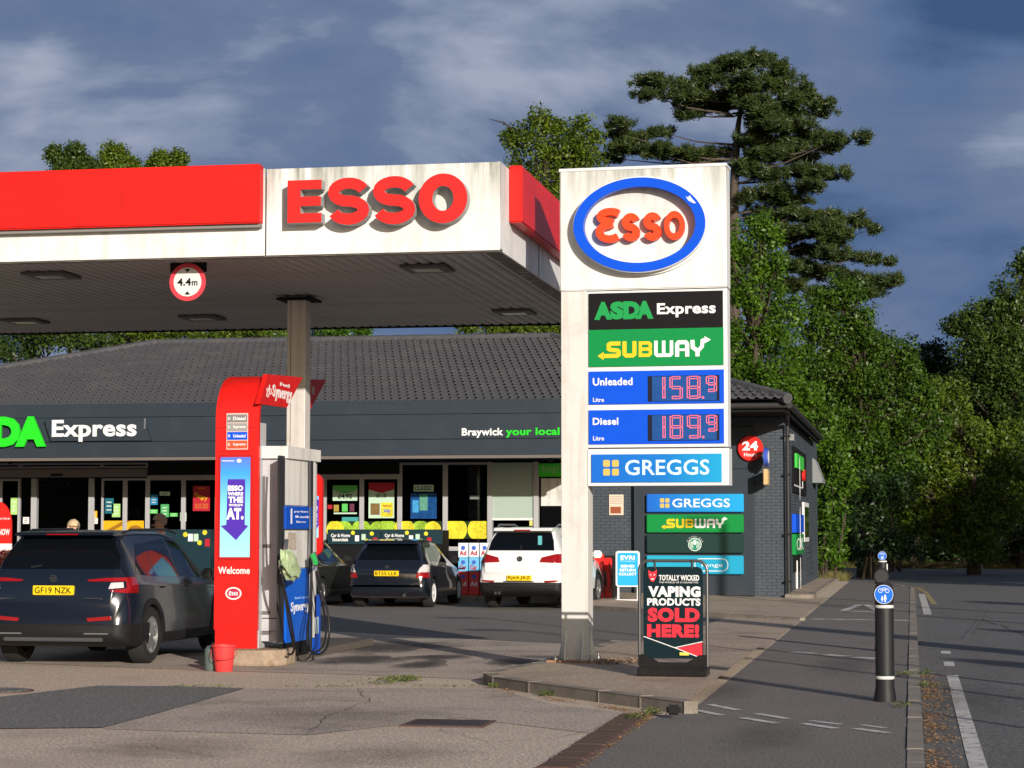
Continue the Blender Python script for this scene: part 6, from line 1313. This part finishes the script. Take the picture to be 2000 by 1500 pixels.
# ================================================================ PEOPLE
def person(label, loc, h, coat, hairm, rz=0, lean=0.):
    t = thing('person', label, 'person', loc, rz=rz, local=True); s = h / 1.75
    V = [(0, 0, .98), (0, -.01, 1.15), (0, 0, 1.32), (0, 0, 1.44), (0, -.01, 1.52), (0, -.02, 1.60), (0, -.03, 1.70)]; E_ = [(0, 1), (1, 2), (2, 3), (3, 4), (4, 5), (5, 6)]
    Rr = [.15, .14, .16, .11, .055, .085, .075]
    for sx_ in (-1, 1):
        b = len(V); V += [(sx_ * .09, 0, .9), (sx_ * .10, .0, .50), (sx_ * .10, .03, .09), (sx_ * .11, -.12, .04)]; Rr += [.095, .065, .045, .04]; E_ += [(0, b), (b, b + 1), (b + 1, b + 2), (b + 2, b + 3)]
        b = len(V); V += [(sx_ * .19, 0, 1.40), (sx_ * .25, .02, 1.13), (sx_ * .22, -.14, .95), (sx_ * .20, -.22, .92)]; Rr += [.065, .05, .035, .03]; E_ += [(3, b), (b, b + 1), (b + 1, b + 2), (b + 2, b + 3)]
    me = bpy.data.meshes.new('body'); me.from_pydata([(x * s, y * s, z * s) for x, y, z in V], E_, [])
    o = bpy.data.objects.new('body', me); C.objects.link(o); sk = o.modifiers.new('s', 'SKIN'); o.modifiers.new('d', 'SUBSURF').levels = 2
    for v, r in zip(me.skin_vertices[0].data, Rr): v.radius = (r * s, r * s * .9)
    me.skin_vertices[0].data[0].use_root = True
    dg = bpy.context.evaluated_depsgraph_get(); m2 = bpy.data.meshes.new_from_object(o.evaluated_get(dg)); bpy.data.objects.remove(o)
    skin = M('skin', (.45, .25, .17), .55); m2.materials.clear(); m2.materials.append(coat); m2.materials.append(skin); m2.materials.append(M('trousers', (.03, .035, .06), .8))
    for p in m2.polygons: p.use_smooth = True; z = p.center.z / s; p.material_index = 1 if (z > 1.49 or (z < .97 and abs(p.center.x) > .17 * s)) else (2 if z < .96 else 0)
    b = bpy.data.objects.new('body', m2); C.objects.link(b); b.parent = t
    bm = bmesh.new(); bmesh.ops.create_icosphere(bm, subdivisions=3, radius=1)
    for v in bm.verts:
        n_ = v.co.copy(); k = 1 + .05 * math.sin(n_.x * 9) * math.sin(n_.z * 8 + n_.y * 6); zz = max(n_.z, -.45 if n_.y > -.1 else .15)
        v.co = Vector((n_.x * .092 * k, n_.y * .105 * k - .012, zz * .115 * k + 1.665)) * s
    bm.verts.index_update(); O(MB().add([v.co for v in bm.verts], [[v.index for v in f.verts] for f in bm.faces]), 'hair', hairm, t, smooth=True); bm.free()
    mb = MB()
    for sx_ in (-1, 1): mb.lathe([(.004, -.012), (.012, 0), (.004, .012)], sx_ * .034 * s, -.108 * s, 10, 'y', 1.645 * s)
    O(mb, 'eyes', BLKM, t); O(MB().lathe([(.004, -.03), (.016, 0), (.01, .02)], 0, -.112 * s, 10, 'y', 1.61 * s), 'nose', skin, t)
    hm = MB()
    for sx_ in (-1, 1):
        for k in range(4): hm.tube([(sx_ * (.185 + .012 * k) * s, -.24 * s, (.93 - .012 * k) * s), (sx_ * (.185 + .012 * k) * s, -.28 * s, (.915 - .012 * k) * s), (sx_ * (.185 + .012 * k) * s, -.295 * s, (.89 - .012 * k) * s)], [.009, .008, .006], 6)
        hm.tube([(sx_ * .18 * s, -.22 * s, .94 * s), (sx_ * .165 * s, -.26 * s, .955 * s)], [.01, .007], 6)
    O(hm, 'fingers', skin, t)
xa = PY(143, 1030, 29.)[0]; person('blond person standing beyond the dark grey car, near the doorway', (xa, 29.0, 0), 1.74, M('coat_beige', (.4, .33, .25), .8), M('hair_blond', (.55, .42, .26), .7, var=.3, vs_=30), rz=.6)
xa = PY(314, 1020, 30.2)[0]; person('grey haired person in a dark coat beyond the dark grey car bonnet', (xa, 30.2, 0), 1.83, M('coat_dark', (.03, .035, .045), .8), M('hair_greying', (.33, .24, .2), .7, var=.3, vs_=30), rz=-.9)
# ================================================================ TREES
BARK = M('bark', (.06, .045, .032), .9, var=.4, vs_=5, bump=.8, bs=14); BARKR = M('pine_bark', (.085, .065, .052), .9, var=.35, vs_=3, bump=.8, bs=9)
def leaves(name, mat, cl, per, spread, size, seed, parent, up=.35, narrow=.55, flat=1.):
    """cl: array of clump centres (n,4: x,y,z,scale). Each clump gets `per` small leaf quads."""
    rg = np.random.default_rng(seed); cl = np.asarray(cl, float); n = len(cl) * per
    c = np.repeat(cl, per, 0); g = rg.normal(0, 1, (n, 3)); g /= np.linalg.norm(g, axis=1)[:, None]; rad = rg.uniform(.25, 1, n) ** .6
    P_ = c[:, :3] + g * (rad * spread * c[:, 3])[:, None] * np.array([1, 1, flat])
    nr = g * .6 + rg.normal(0, .55, (n, 3)) + np.array([0, 0, up]); nr /= np.linalg.norm(nr, axis=1)[:, None]
    a = rg.normal(0, 1, (n, 3)); a -= nr * (a * nr).sum(1)[:, None]; a /= np.linalg.norm(a, axis=1)[:, None]; b = np.cross(nr, a)
    s = size * .70 * rg.uniform(.45, 1.5, n)[:, None]
    V = np.empty((n, 4, 3)); V[:, 0] = P_ - a * s; V[:, 1] = P_ - b * s * narrow + nr * s * .12; V[:, 2] = P_ + a * s; V[:, 3] = P_ + b * s * narrow + nr * s * .12
    off = OFF[parent.name]; V -= np.array(off)
    me = mesh_np(name, V.reshape(-1, 3), np.arange(4 * n).reshape(-1, 4)); me.materials.append(mat)
    cv = np.repeat(rg.random(len(cl)), per); var = np.clip(.55 * cv + .45 * rg.random(n), 0, 1)
    at = me.attributes.new('var', 'FLOAT', 'POINT'); at.data.foreach_set('value', np.repeat(var, 4).astype(np.float32))
    o = bpy.data.objects.new(name, me); C.objects.link(o); o.parent = parent; return o
def blobs_to_clumps(bl, seed, dens, inner=.55):
    rg = np.random.default_rng(seed); out_ = []
    for (x, y, z, rx, ry, rz) in bl:
        n = max(6, int(dens * (rx * rz + rx * ry + ry * rz) * 1.3)); g = rg.normal(0, 1, (n, 3)); g /= np.linalg.norm(g, axis=1)[:, None]
        r = rg.uniform(inner, 1.05, n) + rg.normal(0, .05, n)
        q = np.array([x, y, z]) + g * r[:, None] * np.array([rx, ry, rz]); out_.append(np.concatenate([q, rg.uniform(.65, 1.3, n)[:, None]], 1))
    return np.concatenate(out_)
LF1 = leaf_mat('leaf_mid_green', (.014, .045, .005), (.095, .175, .012), .3)
LF2 = leaf_mat('leaf_bright_green', (.018, .058, .005), (.115, .225, .012), .32)
LF3 = leaf_mat('leaf_yellow_green', (.030, .062, .006), (.15, .21, .014), .32)
LF4 = leaf_mat('leaf_deep_green', (.006, .022, .005), (.030, .062, .010), .2)
LFP = leaf_mat('pine_needles', (.016, .036, .010), (.070, .095, .020), .15)
LFO = leaf_mat('leaf_blue_green', (.014, .038, .008), (.085, .135, .018), .3)
def tree(label, Y, pxblobs, trunk_px, base_y, mat, seed, dens=5., per=60, spread=.42, size=.085, depth=1.0, group='trees around the forecourt', bark=BARK, name='broadleaf_tree', tr=.22, zbase=-.1, up=.35, flat=1., jitter=.0):
    s = Y / FPX; tx0 = PY(trunk_px, 1000, Y)[0]; t = thing(name, label, 'tree', (tx0, Y, zbase), group=group); rr = random.Random(seed)
    bl = []
    for q in pxblobs:
        px, py, rx, ry = q[:4]; dY = q[4] if len(q) > 4 else rr.uniform(-.5, .5) * rx * s * depth
        x, z = PY(px, py, Y + dY); bl.append((x, Y + dY, z, rx * s, rx * s * depth, ry * s))
    for b in list(bl):
        for _ in range(2):
            g = rr.uniform(0, 2 * PI); k = rr.uniform(.32, .5); bl.append((b[0] + b[3] * math.cos(g) * .85, b[1] + rr.uniform(-.6, .6) * b[4], b[2] + b[5] * math.sin(g) * .85, b[3] * k, b[4] * k, b[5] * k))
    cl = blobs_to_clumps(bl, seed, dens * 2.3, .35); cl[:, 3] *= rr.uniform(.9, 1.1); leaves('crown', mat, cl, per, spread, size, seed + 1, t, up, flat=flat)
    top = max(b[2] for b in bl) * .74; bm_ = MB(); pts = [(tx0, Y, zbase)]; n = 7
    for k in range(1, n + 1): pts.append((tx0 + rr.uniform(-.12, .12), Y + rr.uniform(-.1, .1), zbase + (top - zbase) * k / n))
    bm_.tube(pts, [tr * (1 - .85 * k / n) for k in range(n + 1)], 8); O(bm_, 'trunk', bark, t, smooth=True)
    lm = MB()
    for b in bl:
        zz = min(b[2] - b[5] * .2, top * .97); k = max(1, min(n - 1, int((zz - zbase - abs(b[0] - tx0) * .35) / (top - zbase) * n))); p0 = Vector(pts[k]); p2 = Vector((b[0], b[1], b[2])); pm_ = p0.lerp(p2, .55) + Vector((0, 0, -.06 * (p2 - p0).length))
        if (p2 - p0).length < .3: continue
        r0 = tr * (1 - .85 * k / n) * .55; lm.tube([p0, pm_, p2], [r0, r0 * .6, r0 * .25], 6)
        for _ in range(3):
            q2 = p2 + Vector((rr.uniform(-1, 1) * b[3], rr.uniform(-1, 1) * b[4], rr.uniform(-.5, 1) * b[5])) * .8; lm.tube([pm_, pm_.lerp(q2, .6) + Vector((0, 0, .1)), q2], [r0 * .4, r0 * .25, r0 * .1], 5)
    if lm.v: O(lm, 'limbs', bark, t, smooth=True)
    return t
# tall pine
PB = [(1470, 118, 55, 22), (1425, 125, 40, 20), (1520, 130, 30, 20), (1395, 148, 45, 24), (1365, 150, 25, 22), (1450, 160, 60, 24), (1515, 165, 45, 26), (1330, 168, 60, 18), (1275, 165, 42, 14), (1265, 185, 30, 10), (1345, 190, 60, 20), (1390, 205, 50, 18), (1340, 222, 30, 14), (1425, 195, 60, 22),
      (1480, 205, 60, 22), (1545, 190, 35, 16), (1580, 175, 25, 20), (1590, 200, 22, 16), (1535, 222, 50, 14), (1560, 245, 45, 16), (1500, 240, 50, 16), (1205, 262, 26, 14), (1240, 268, 30, 16), (1290, 258, 34, 14), (1215, 290, 36, 14), (1275, 295, 50, 14), (1330, 300, 50, 14), (1390, 300, 50, 16), (1200, 310, 25, 8),
      (1480, 268, 50, 18), (1535, 280, 50, 18), (1590, 275, 45, 16), (1640, 270, 35, 11), (1685, 265, 24, 9), (1620, 292, 35, 10), (1560, 305, 50, 16), (1500, 300, 55, 22), (1450, 330, 35, 20), (1500, 340, 50, 20), (1560, 340, 45, 16), (1610, 345, 40, 12), (1650, 335, 16, 10), (1580, 365, 42, 14), (1510, 375, 50, 20), (1545, 395, 50, 14), (1460, 385, 25, 25),
      (1500, 425, 60, 20), (1560, 420, 50, 20), (1620, 425, 45, 18), (1670, 430, 35, 16), (1710, 445, 16, 12), (1600, 450, 60, 14), (1540, 455, 50, 16), (1630, 465, 40, 9), (1570, 490, 40, 12), (1630, 500, 45, 12), (1690, 502, 35, 10), (1735, 512, 22, 8), (1560, 520, 45, 16), (1610, 530, 45, 14), (1660, 545, 45, 16), (1710, 555, 40, 14), (1750, 548, 22, 12), (1690, 575, 40, 8), (1540, 560, 40, 20), (1600, 575, 45, 16)]
PYv = 92.
s_ = PYv / FPX; tx0 = PY(1432, 500, PYv)[0]
pt_ = thing('pine_tree', 'tall dark pine with flat tiered branches rising behind the price pylon', 'tree', (tx0, PYv, -.1), group=None)
rr = random.Random(11); bl = []; lm = MB()
tp = [(tx0 + dx, PYv, z) for dx, z in ((0.1, -.1), (.05, 5), (-.02, 9), (.0, 12.5), (.03, 15), (.1, 17), (.25, 19), (.6, 21.2))]
O(MB().tube(tp, [.42, .36, .32, .27, .22, .18, .12, .04], 10), 'trunk', BARKR, pt_, smooth=True)
for px, py, rx, ry in PB:
    dY = rr.uniform(-1.4, 1.4) * min(1.2, rx * s_ * 1.6); x, z = PY(px, py, PYv + dY); bl.append((x, PYv + dY, z, rx * s_ * .95, rx * s_ * .9, ry * s_ * .85)); bl.append((x + rr.uniform(-.3, .3), PYv + dY * .3, z + rr.uniform(-.25, .1), rx * s_ * .8, rx * s_ * .8, ry * s_ * .75))
    if rr.random() < .75:
        zz = z - abs(x - tx0) * rr.uniform(.05, .28); p0 = Vector((tx0 + .02, PYv, max(6, min(20.5, zz)))); p2 = Vector((x, PYv + dY, z)); L_ = (p2 - p0).length
        lm.tube([p0, p0.lerp(p2, .5) + Vector((0, 0, -.04 * L_)), p2], [.06 if L_ > 2 else .04, .035, .012], 6)
for _ in range(26):
    b = rr.choice(bl); rr2 = rr.uniform(.9, 1.5)
    bl.append((b[0] + rr.uniform(-.4, .4), PYv + rr.choice((-1, 1)) * rr.uniform(1.2, 2.6), b[2] + rr.uniform(-.3, .3), .8, .8, .25))
O(lm, 'limbs', BARKR, pt_, smooth=True)
cl = blobs_to_clumps(bl, 5, 24., .1)
def needles(name, mat, cl, per, r, seed, parent):
    rg = np.random.default_rng(seed); n = len(cl) * per; c = np.repeat(cl, per, 0); g = rg.normal(0, 1, (n, 3)); g[:, 2] = np.abs(g[:, 2]) * 1.1 - .25; g /= np.linalg.norm(g, axis=1)[:, None]
    base = c[:, :3] + rg.normal(0, .07, (n, 3)); tip = base + g * (r * c[:, 3] * rg.uniform(.6, 1.2, n))[:, None]
    w_ = np.cross(g, rg.normal(0, 1, (n, 3))); w_ /= np.linalg.norm(w_, axis=1)[:, None]; w_ *= .024
    V = np.stack([base - w_, base + w_, tip], 1) - np.array(OFF[parent.name])
    me = mesh_np(name, V.reshape(-1, 3), np.arange(3 * n).reshape(-1, 3)); me.materials.append(mat); at = me.attributes.new('var', 'FLOAT', 'POINT')
    at.data.foreach_set('value', np.repeat(np.clip(.5 * np.repeat(rg.random(len(cl)), per) + .5 * rg.random(n), 0, 1), 3).astype(np.float32)); o = bpy.data.objects.new(name, me); C.objects.link(o); o.parent = parent
needles('crown', LFP, cl, 52, .23, 3, pt_)
tree('round yellow green tree showing between the canopy corner and the pylon', 72, [(1055, 245, 38, 22), (1020, 262, 30, 18), (1110, 262, 45, 28), (1150, 285, 28, 26), (1040, 295, 50, 30), (1095, 310, 60, 36), (1150, 330, 34, 40), (1060, 350, 60, 36), (1120, 380, 60, 45), (1060, 420, 70, 50), (1110, 480, 80, 60), (1050, 560, 100, 60), (960, 640, 70, 16), (1040, 650, 90, 24), (1110, 650, 70, 40)], 1085, 700, LF3, 21, 4.5, 60, .35, .085, tr=.25)
O(MB().tube([PY(1010, 262, 72)[:1] + (72,) + PY(1010, 262, 72)[1:], (PY(985, 240, 72)[0], 72, PY(985, 240, 72)[1]), (PY(955, 232, 72)[0], 72, PY(955, 232, 72)[1])], [.05, .03, .01], 5), 'bare_twig', BARK, bpy.data.objects['broadleaf_tree'])
for i, (lb, bl_, tpx) in enumerate((('left tree whose top shows as a green tuft above the red band, the leftmost tuft', [(106, 300, 7, 5), (118, 312, 12, 7), (128, 324, 14, 8), (146, 296, 11, 8), (152, 310, 13, 9), (160, 324, 14, 9), (178, 327, 8, 4), (140, 332, 26, 8),  (140, 380, 70, 40), (120, 470, 100, 60), (110, 560, 120, 60), (60, 650, 90, 45), (150, 655, 80, 35), (10, 690, 60, 30)], 130),
                                    ('tree whose top shows as the middle green tuft above the red band', [(216, 298, 9, 7), (226, 306, 12, 9), (214, 318, 12, 8), (240, 318, 12, 7), (254, 325, 9, 4), (225, 330, 26, 6),  (235, 380, 60, 40), (240, 470, 90, 60), (250, 560, 100, 60), (240, 645, 80, 36), (320, 650, 60, 28)], 235),
                                    ('tree whose top shows as the right small green tuft above the red band', [(316, 309, 7, 5), (320, 318, 9, 5), (345, 313, 9, 5), (338, 322, 10, 4), (302, 327, 9, 2), (330, 331, 26, 3),  (340, 400, 60, 45), (350, 480, 90, 60), (370, 570, 90, 60), (400, 648, 80, 30), (480, 652, 60, 26)], 345),
                                    ('tree showing under the canopy behind the roof ridge, just left of the cream column', [(500, 650, 60, 30), (540, 655, 50, 24), (470, 660, 50, 24), (510, 700, 60, 40)], 510),
                                    ('low tree top showing under the canopy just right of the cream column', [(630, 650, 40, 18), (675, 655, 35, 14), (640, 690, 50, 30), (700, 640, 12, 4)], 640))):
    tree(lb, 78 + i * 1.5, bl_, tpx, 700, (LFO, LF3, LF3, LF1, LF2)[i], 40 + i, 4., 55, .4, .09, tr=.22)
# broadleaf trees to the right of the pylon
tree('bright green tree standing directly behind the shop corner, right of the pylon', 73, [(1480, 445, 26, 20), (1450, 470, 32, 30), (1500, 470, 25, 25), (1470, 510, 48, 36), (1510, 540, 36, 36), (1450, 560, 50, 40), (1500, 600, 60, 45), (1440, 650, 60, 50), (1510, 680, 70, 55), (1450, 740, 60, 50), (1540, 760, 60, 50), (1580, 830, 60, 50), (1600, 900, 50, 45)], 1475, 1100, LF2, 60, 4.5, 60, .36, .09, tr=.3)
tree('pointed green tree in front of the lower pine branches', 78, [(1640, 560, 20, 22), (1665, 585, 22, 18), (1625, 600, 36, 30), (1670, 630, 32, 24), (1590, 640, 45, 36), (1640, 670, 55, 36), (1700, 665, 34, 26), (1745, 690, 36, 26), (1600, 720, 60, 45), (1680, 730, 60, 40), (1750, 745, 45, 36), (1790, 780, 40, 30), (1640, 800, 70, 45), (1720, 820, 70, 45), (1800, 840, 50, 36), (1660, 880, 80, 45), (1740, 900, 70, 45), (1700, 960, 50, 30)], 1690, 1100, LF1, 61, 4.5, 60, .38, .095, tr=.35)
tree('yellow green spreading tree arching over the far end of the road', 84, [(1850, 780, 50, 30), (1800, 840, 60, 36), (1880, 830, 50, 36), (1950, 870, 50, 45), (1840, 900, 70, 40), (1910, 930, 70, 45), (1780, 940, 60, 36), (1850, 990, 70, 36), (1930, 1000, 70, 45), (1990, 950, 50, 60), (1760, 985, 40, 22), (1800, 1030, 50, 26), (1900, 1060, 70, 24)], 1900, 1100, LF3, 62, 4.2, 55, .42, .10, tr=.3)
tree('tall dark green tree at the right edge of the picture', 100, [(2000, 530, 30, 30), (1975, 580, 40, 36), (1990, 640, 50, 45), (1950, 610, 26, 18), (1900, 612, 24, 16), (1870, 640, 20, 14), (1920, 650, 40, 20), (1890, 690, 40, 20), (1960, 700, 60, 45), (2020, 720, 60, 60), (1940, 760, 60, 45), (1900, 745, 40, 25), (2010, 810, 70, 60), (1960, 830, 70, 50), (2070, 650, 60, 80), (2000, 900, 80, 60), (2060, 800, 60, 90), (1950, 960, 80, 60), (2040, 1000, 80, 70)], 1990, 1105, LFO, 63, 4., 60, .5, .115, tr=.45)
tree('dark tree between the two bright ones where the road disappears', 104, [(1810, 700, 35, 26), (1850, 730, 45, 30), (1790, 760, 60, 40), (1860, 790, 60, 45), (1820, 850, 80, 50), (1740, 700, 60, 45), (1700, 780, 80, 60), (1760, 880, 90, 60), (1860, 900, 90, 60), (1700, 960, 90, 60), (1800, 990, 90, 50), (1900, 1000, 90, 50)], 1790, 1105, LF4, 64, 3.5, 50, .55, .13, tr=.4)
# ivy covered hedge along the side of the shop, and undergrowth
def bush(label, Y, bl_, mat, seed, tpx, dens=5, size=.085, name='shrub', cat='shrub', per=55):
    s = Y / FPX; x0 = PY(tpx, 1080, Y)[0]; t = thing(name, label, cat, (x0, Y, 0), group='shrubs beside the path and road'); rr = random.Random(seed); bl2 = []
    for px, py, rx, ry in bl_:
        dY = rr.uniform(-.6, .6); x, z = PY(px, py, Y + dY); bl2.append((x, Y + dY, z, rx * s, max(.6, rx * s), ry * s))
    leaves('foliage', mat, blobs_to_clumps(bl2, seed, dens * 1.5, .35), per, .34, size, seed, t, .3)
    mb = MB()
    for k in range(7):
        b = rr.choice(bl2); mb.tube([(x0 + rr.uniform(-.4, .4), Y, -.1), (b[0], b[1], b[2] * .6), (b[0], b[1], b[2])], [.05, .035, .015], 5)
    O(mb, 'stems', BARK, t, smooth=True)
bush('tall leafy green hedge hanging over the path just past the shop side wall', 71, [(1600, 930, 40, 45), (1625, 880, 45, 45), (1640, 960, 28, 36), (1610, 1000, 34, 40), (1630, 1040, 26, 36), (1605, 1070, 28, 30), (1635, 1085, 18, 22), (1650, 920, 36, 36)], LF2, 70, 1610, 6, .10)
bush('dark undergrowth below the arching trees at the end of the road', 98, [(1700, 1040, 60, 40), (1800, 1050, 60, 36), (1880, 1060, 60, 30), (1960, 1060, 60, 34), (2050, 1050, 60, 40), (1750, 990, 60, 40), (2000, 1010, 60, 40)], LF4, 71, 1800, 4, .11)
bush('dark ivy thicket at the mouth of the opening beside the hanging hedge', 76, [(1690, 960, 50, 40), (1700, 1010, 40, 40), (1720, 1050, 40, 40), (1690, 1075, 30, 26), (1760, 1070, 50, 30), (1740, 960, 60, 40)], LF4, 77, 1700, 4, .10)
bush('single light green shoot clump hanging in the dark opening', 90, [(1740, 1010, 26, 18), (1760, 1045, 30, 26), (1730, 1060, 16, 12)], LF1, 72, 1750, 4, .10)
# unseen trees across the road, added to keep the far road end in shade
for i, (x, y, h) in enumerate(((15.5, 62, 9.5), (19, 66, 10.5), (23.5, 68, 11.5), (28, 73, 12), (13.5, 68.5, 9.5), (14.5, 54, 10.5), (18, 57, 11.5), (11.8, 60.5, 9.))):
    t = thing('broadleaf_tree', 'shade tree added outside the picture to the right, number %d from the near end' % (i + 1) if 0 else 'unseen roadside tree added outside the right edge of the picture for its shade', 'tree', (x, y, -.1), group='trees across the road outside the picture')
    OFF[t.name] = Vector((x, y, -.1)); cl = blobs_to_clumps([(x, y, h - 2.2, 2.4, 2.4, 2.2), (x - 1, y + 1, h - 5, 3, 3, 2.6), (x + .8, y - .6, h - 7.5, 2.8, 2.8, 2.4)], 200 + i, 4.5); leaves('crown', LF4, cl, 40, .5, .19, 210 + i, t)
    O(MB().tube([(x, y, -.1), (x, y, h - 1)], [.3, .08], 8), 'trunk', BARK, t, smooth=True)
# unseen wood added behind the camera for dark reflections in the glazing and cars
rg = np.random.default_rng(5); n = 900
cw = np.stack([rg.uniform(-110, -4, n), rg.uniform(-48, -42, n), rg.uniform(0, 11, n) ** 1.0, np.ones(n)], 1)
bw = thing('near_woodland', 'unseen row of dense trees added behind the camera for dark reflections', 'woodland', (-40, -45, 0), kind='stuff')
o = leaves('woodland', LF4, cw, 40, 1.6, .40, 97, bw, .3); tag(o, kind='stuff')
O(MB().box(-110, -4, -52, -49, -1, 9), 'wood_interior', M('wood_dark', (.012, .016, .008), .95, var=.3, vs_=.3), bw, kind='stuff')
# far woodland mass closing the view
rg = np.random.default_rng(99); n = 2600
pxs = rg.uniform(900, 2350, n); prof_ = np.interp(pxs, [900, 1250, 1400, 1560, 1700, 1780, 1850, 1900, 2100, 2350], [800, 800, 760, 720, 700, 720, 740, 720, 600, 560]); pys = prof_ + (1110 - prof_) * rg.random(n) ** .9; dep = rg.uniform(116, 130, n)
cw = np.array([(PY(a, b, d)[0], d, PY(a, b, d)[1], 1.) for a, b, d in zip(pxs, pys, dep)])
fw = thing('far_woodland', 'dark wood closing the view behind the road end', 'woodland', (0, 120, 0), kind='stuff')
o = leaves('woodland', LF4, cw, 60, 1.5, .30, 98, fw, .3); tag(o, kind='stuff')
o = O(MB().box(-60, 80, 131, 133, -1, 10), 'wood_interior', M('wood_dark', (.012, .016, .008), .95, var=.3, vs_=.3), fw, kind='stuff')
# grass verges
def grass(name, n, reg, h, mat, seed, label):
    rg = np.random.default_rng(seed); x = rg.uniform(reg[0], reg[1], n); y = rg.uniform(reg[2], reg[3], n); z = np.full(n, reg[4]); a = rg.uniform(0, PI, n); hh = h * rg.uniform(.4, 1.2, n)
    d = np.stack([np.cos(a), np.sin(a), 0 * a], 1) * .012; P_ = np.stack([x, y, z], 1); tip = P_ + np.stack([rg.normal(0, .4, n) * hh, rg.normal(0, .4, n) * hh, hh], 1)
    V = np.stack([P_ - d, P_ + d, tip], 1); me = mesh_np(name, V.reshape(-1, 3), np.arange(3 * n).reshape(-1, 3)); me.materials.append(mat); at = me.attributes.new('var', 'FLOAT', 'POINT'); at.data.foreach_set('value', np.repeat(rg.random(n), 3).astype(np.float32))
    o = bpy.data.objects.new(name, me); C.objects.link(o); tag(o, label, 'grass', kind='stuff')
GR = leaf_mat('dry_grass', (.10, .12, .03), (.30, .24, .08), .3)
grass('grass', 14000, (-6, -2.2, 69.5, 78, -.14), .35, GR, 1, 'dry grass growing at the foot of the hedge beyond the shop'); grass('grass', 20000, (-4, 14, 99, 103, -.14), .35, GR, 2, 'rough grass verge across the far road')
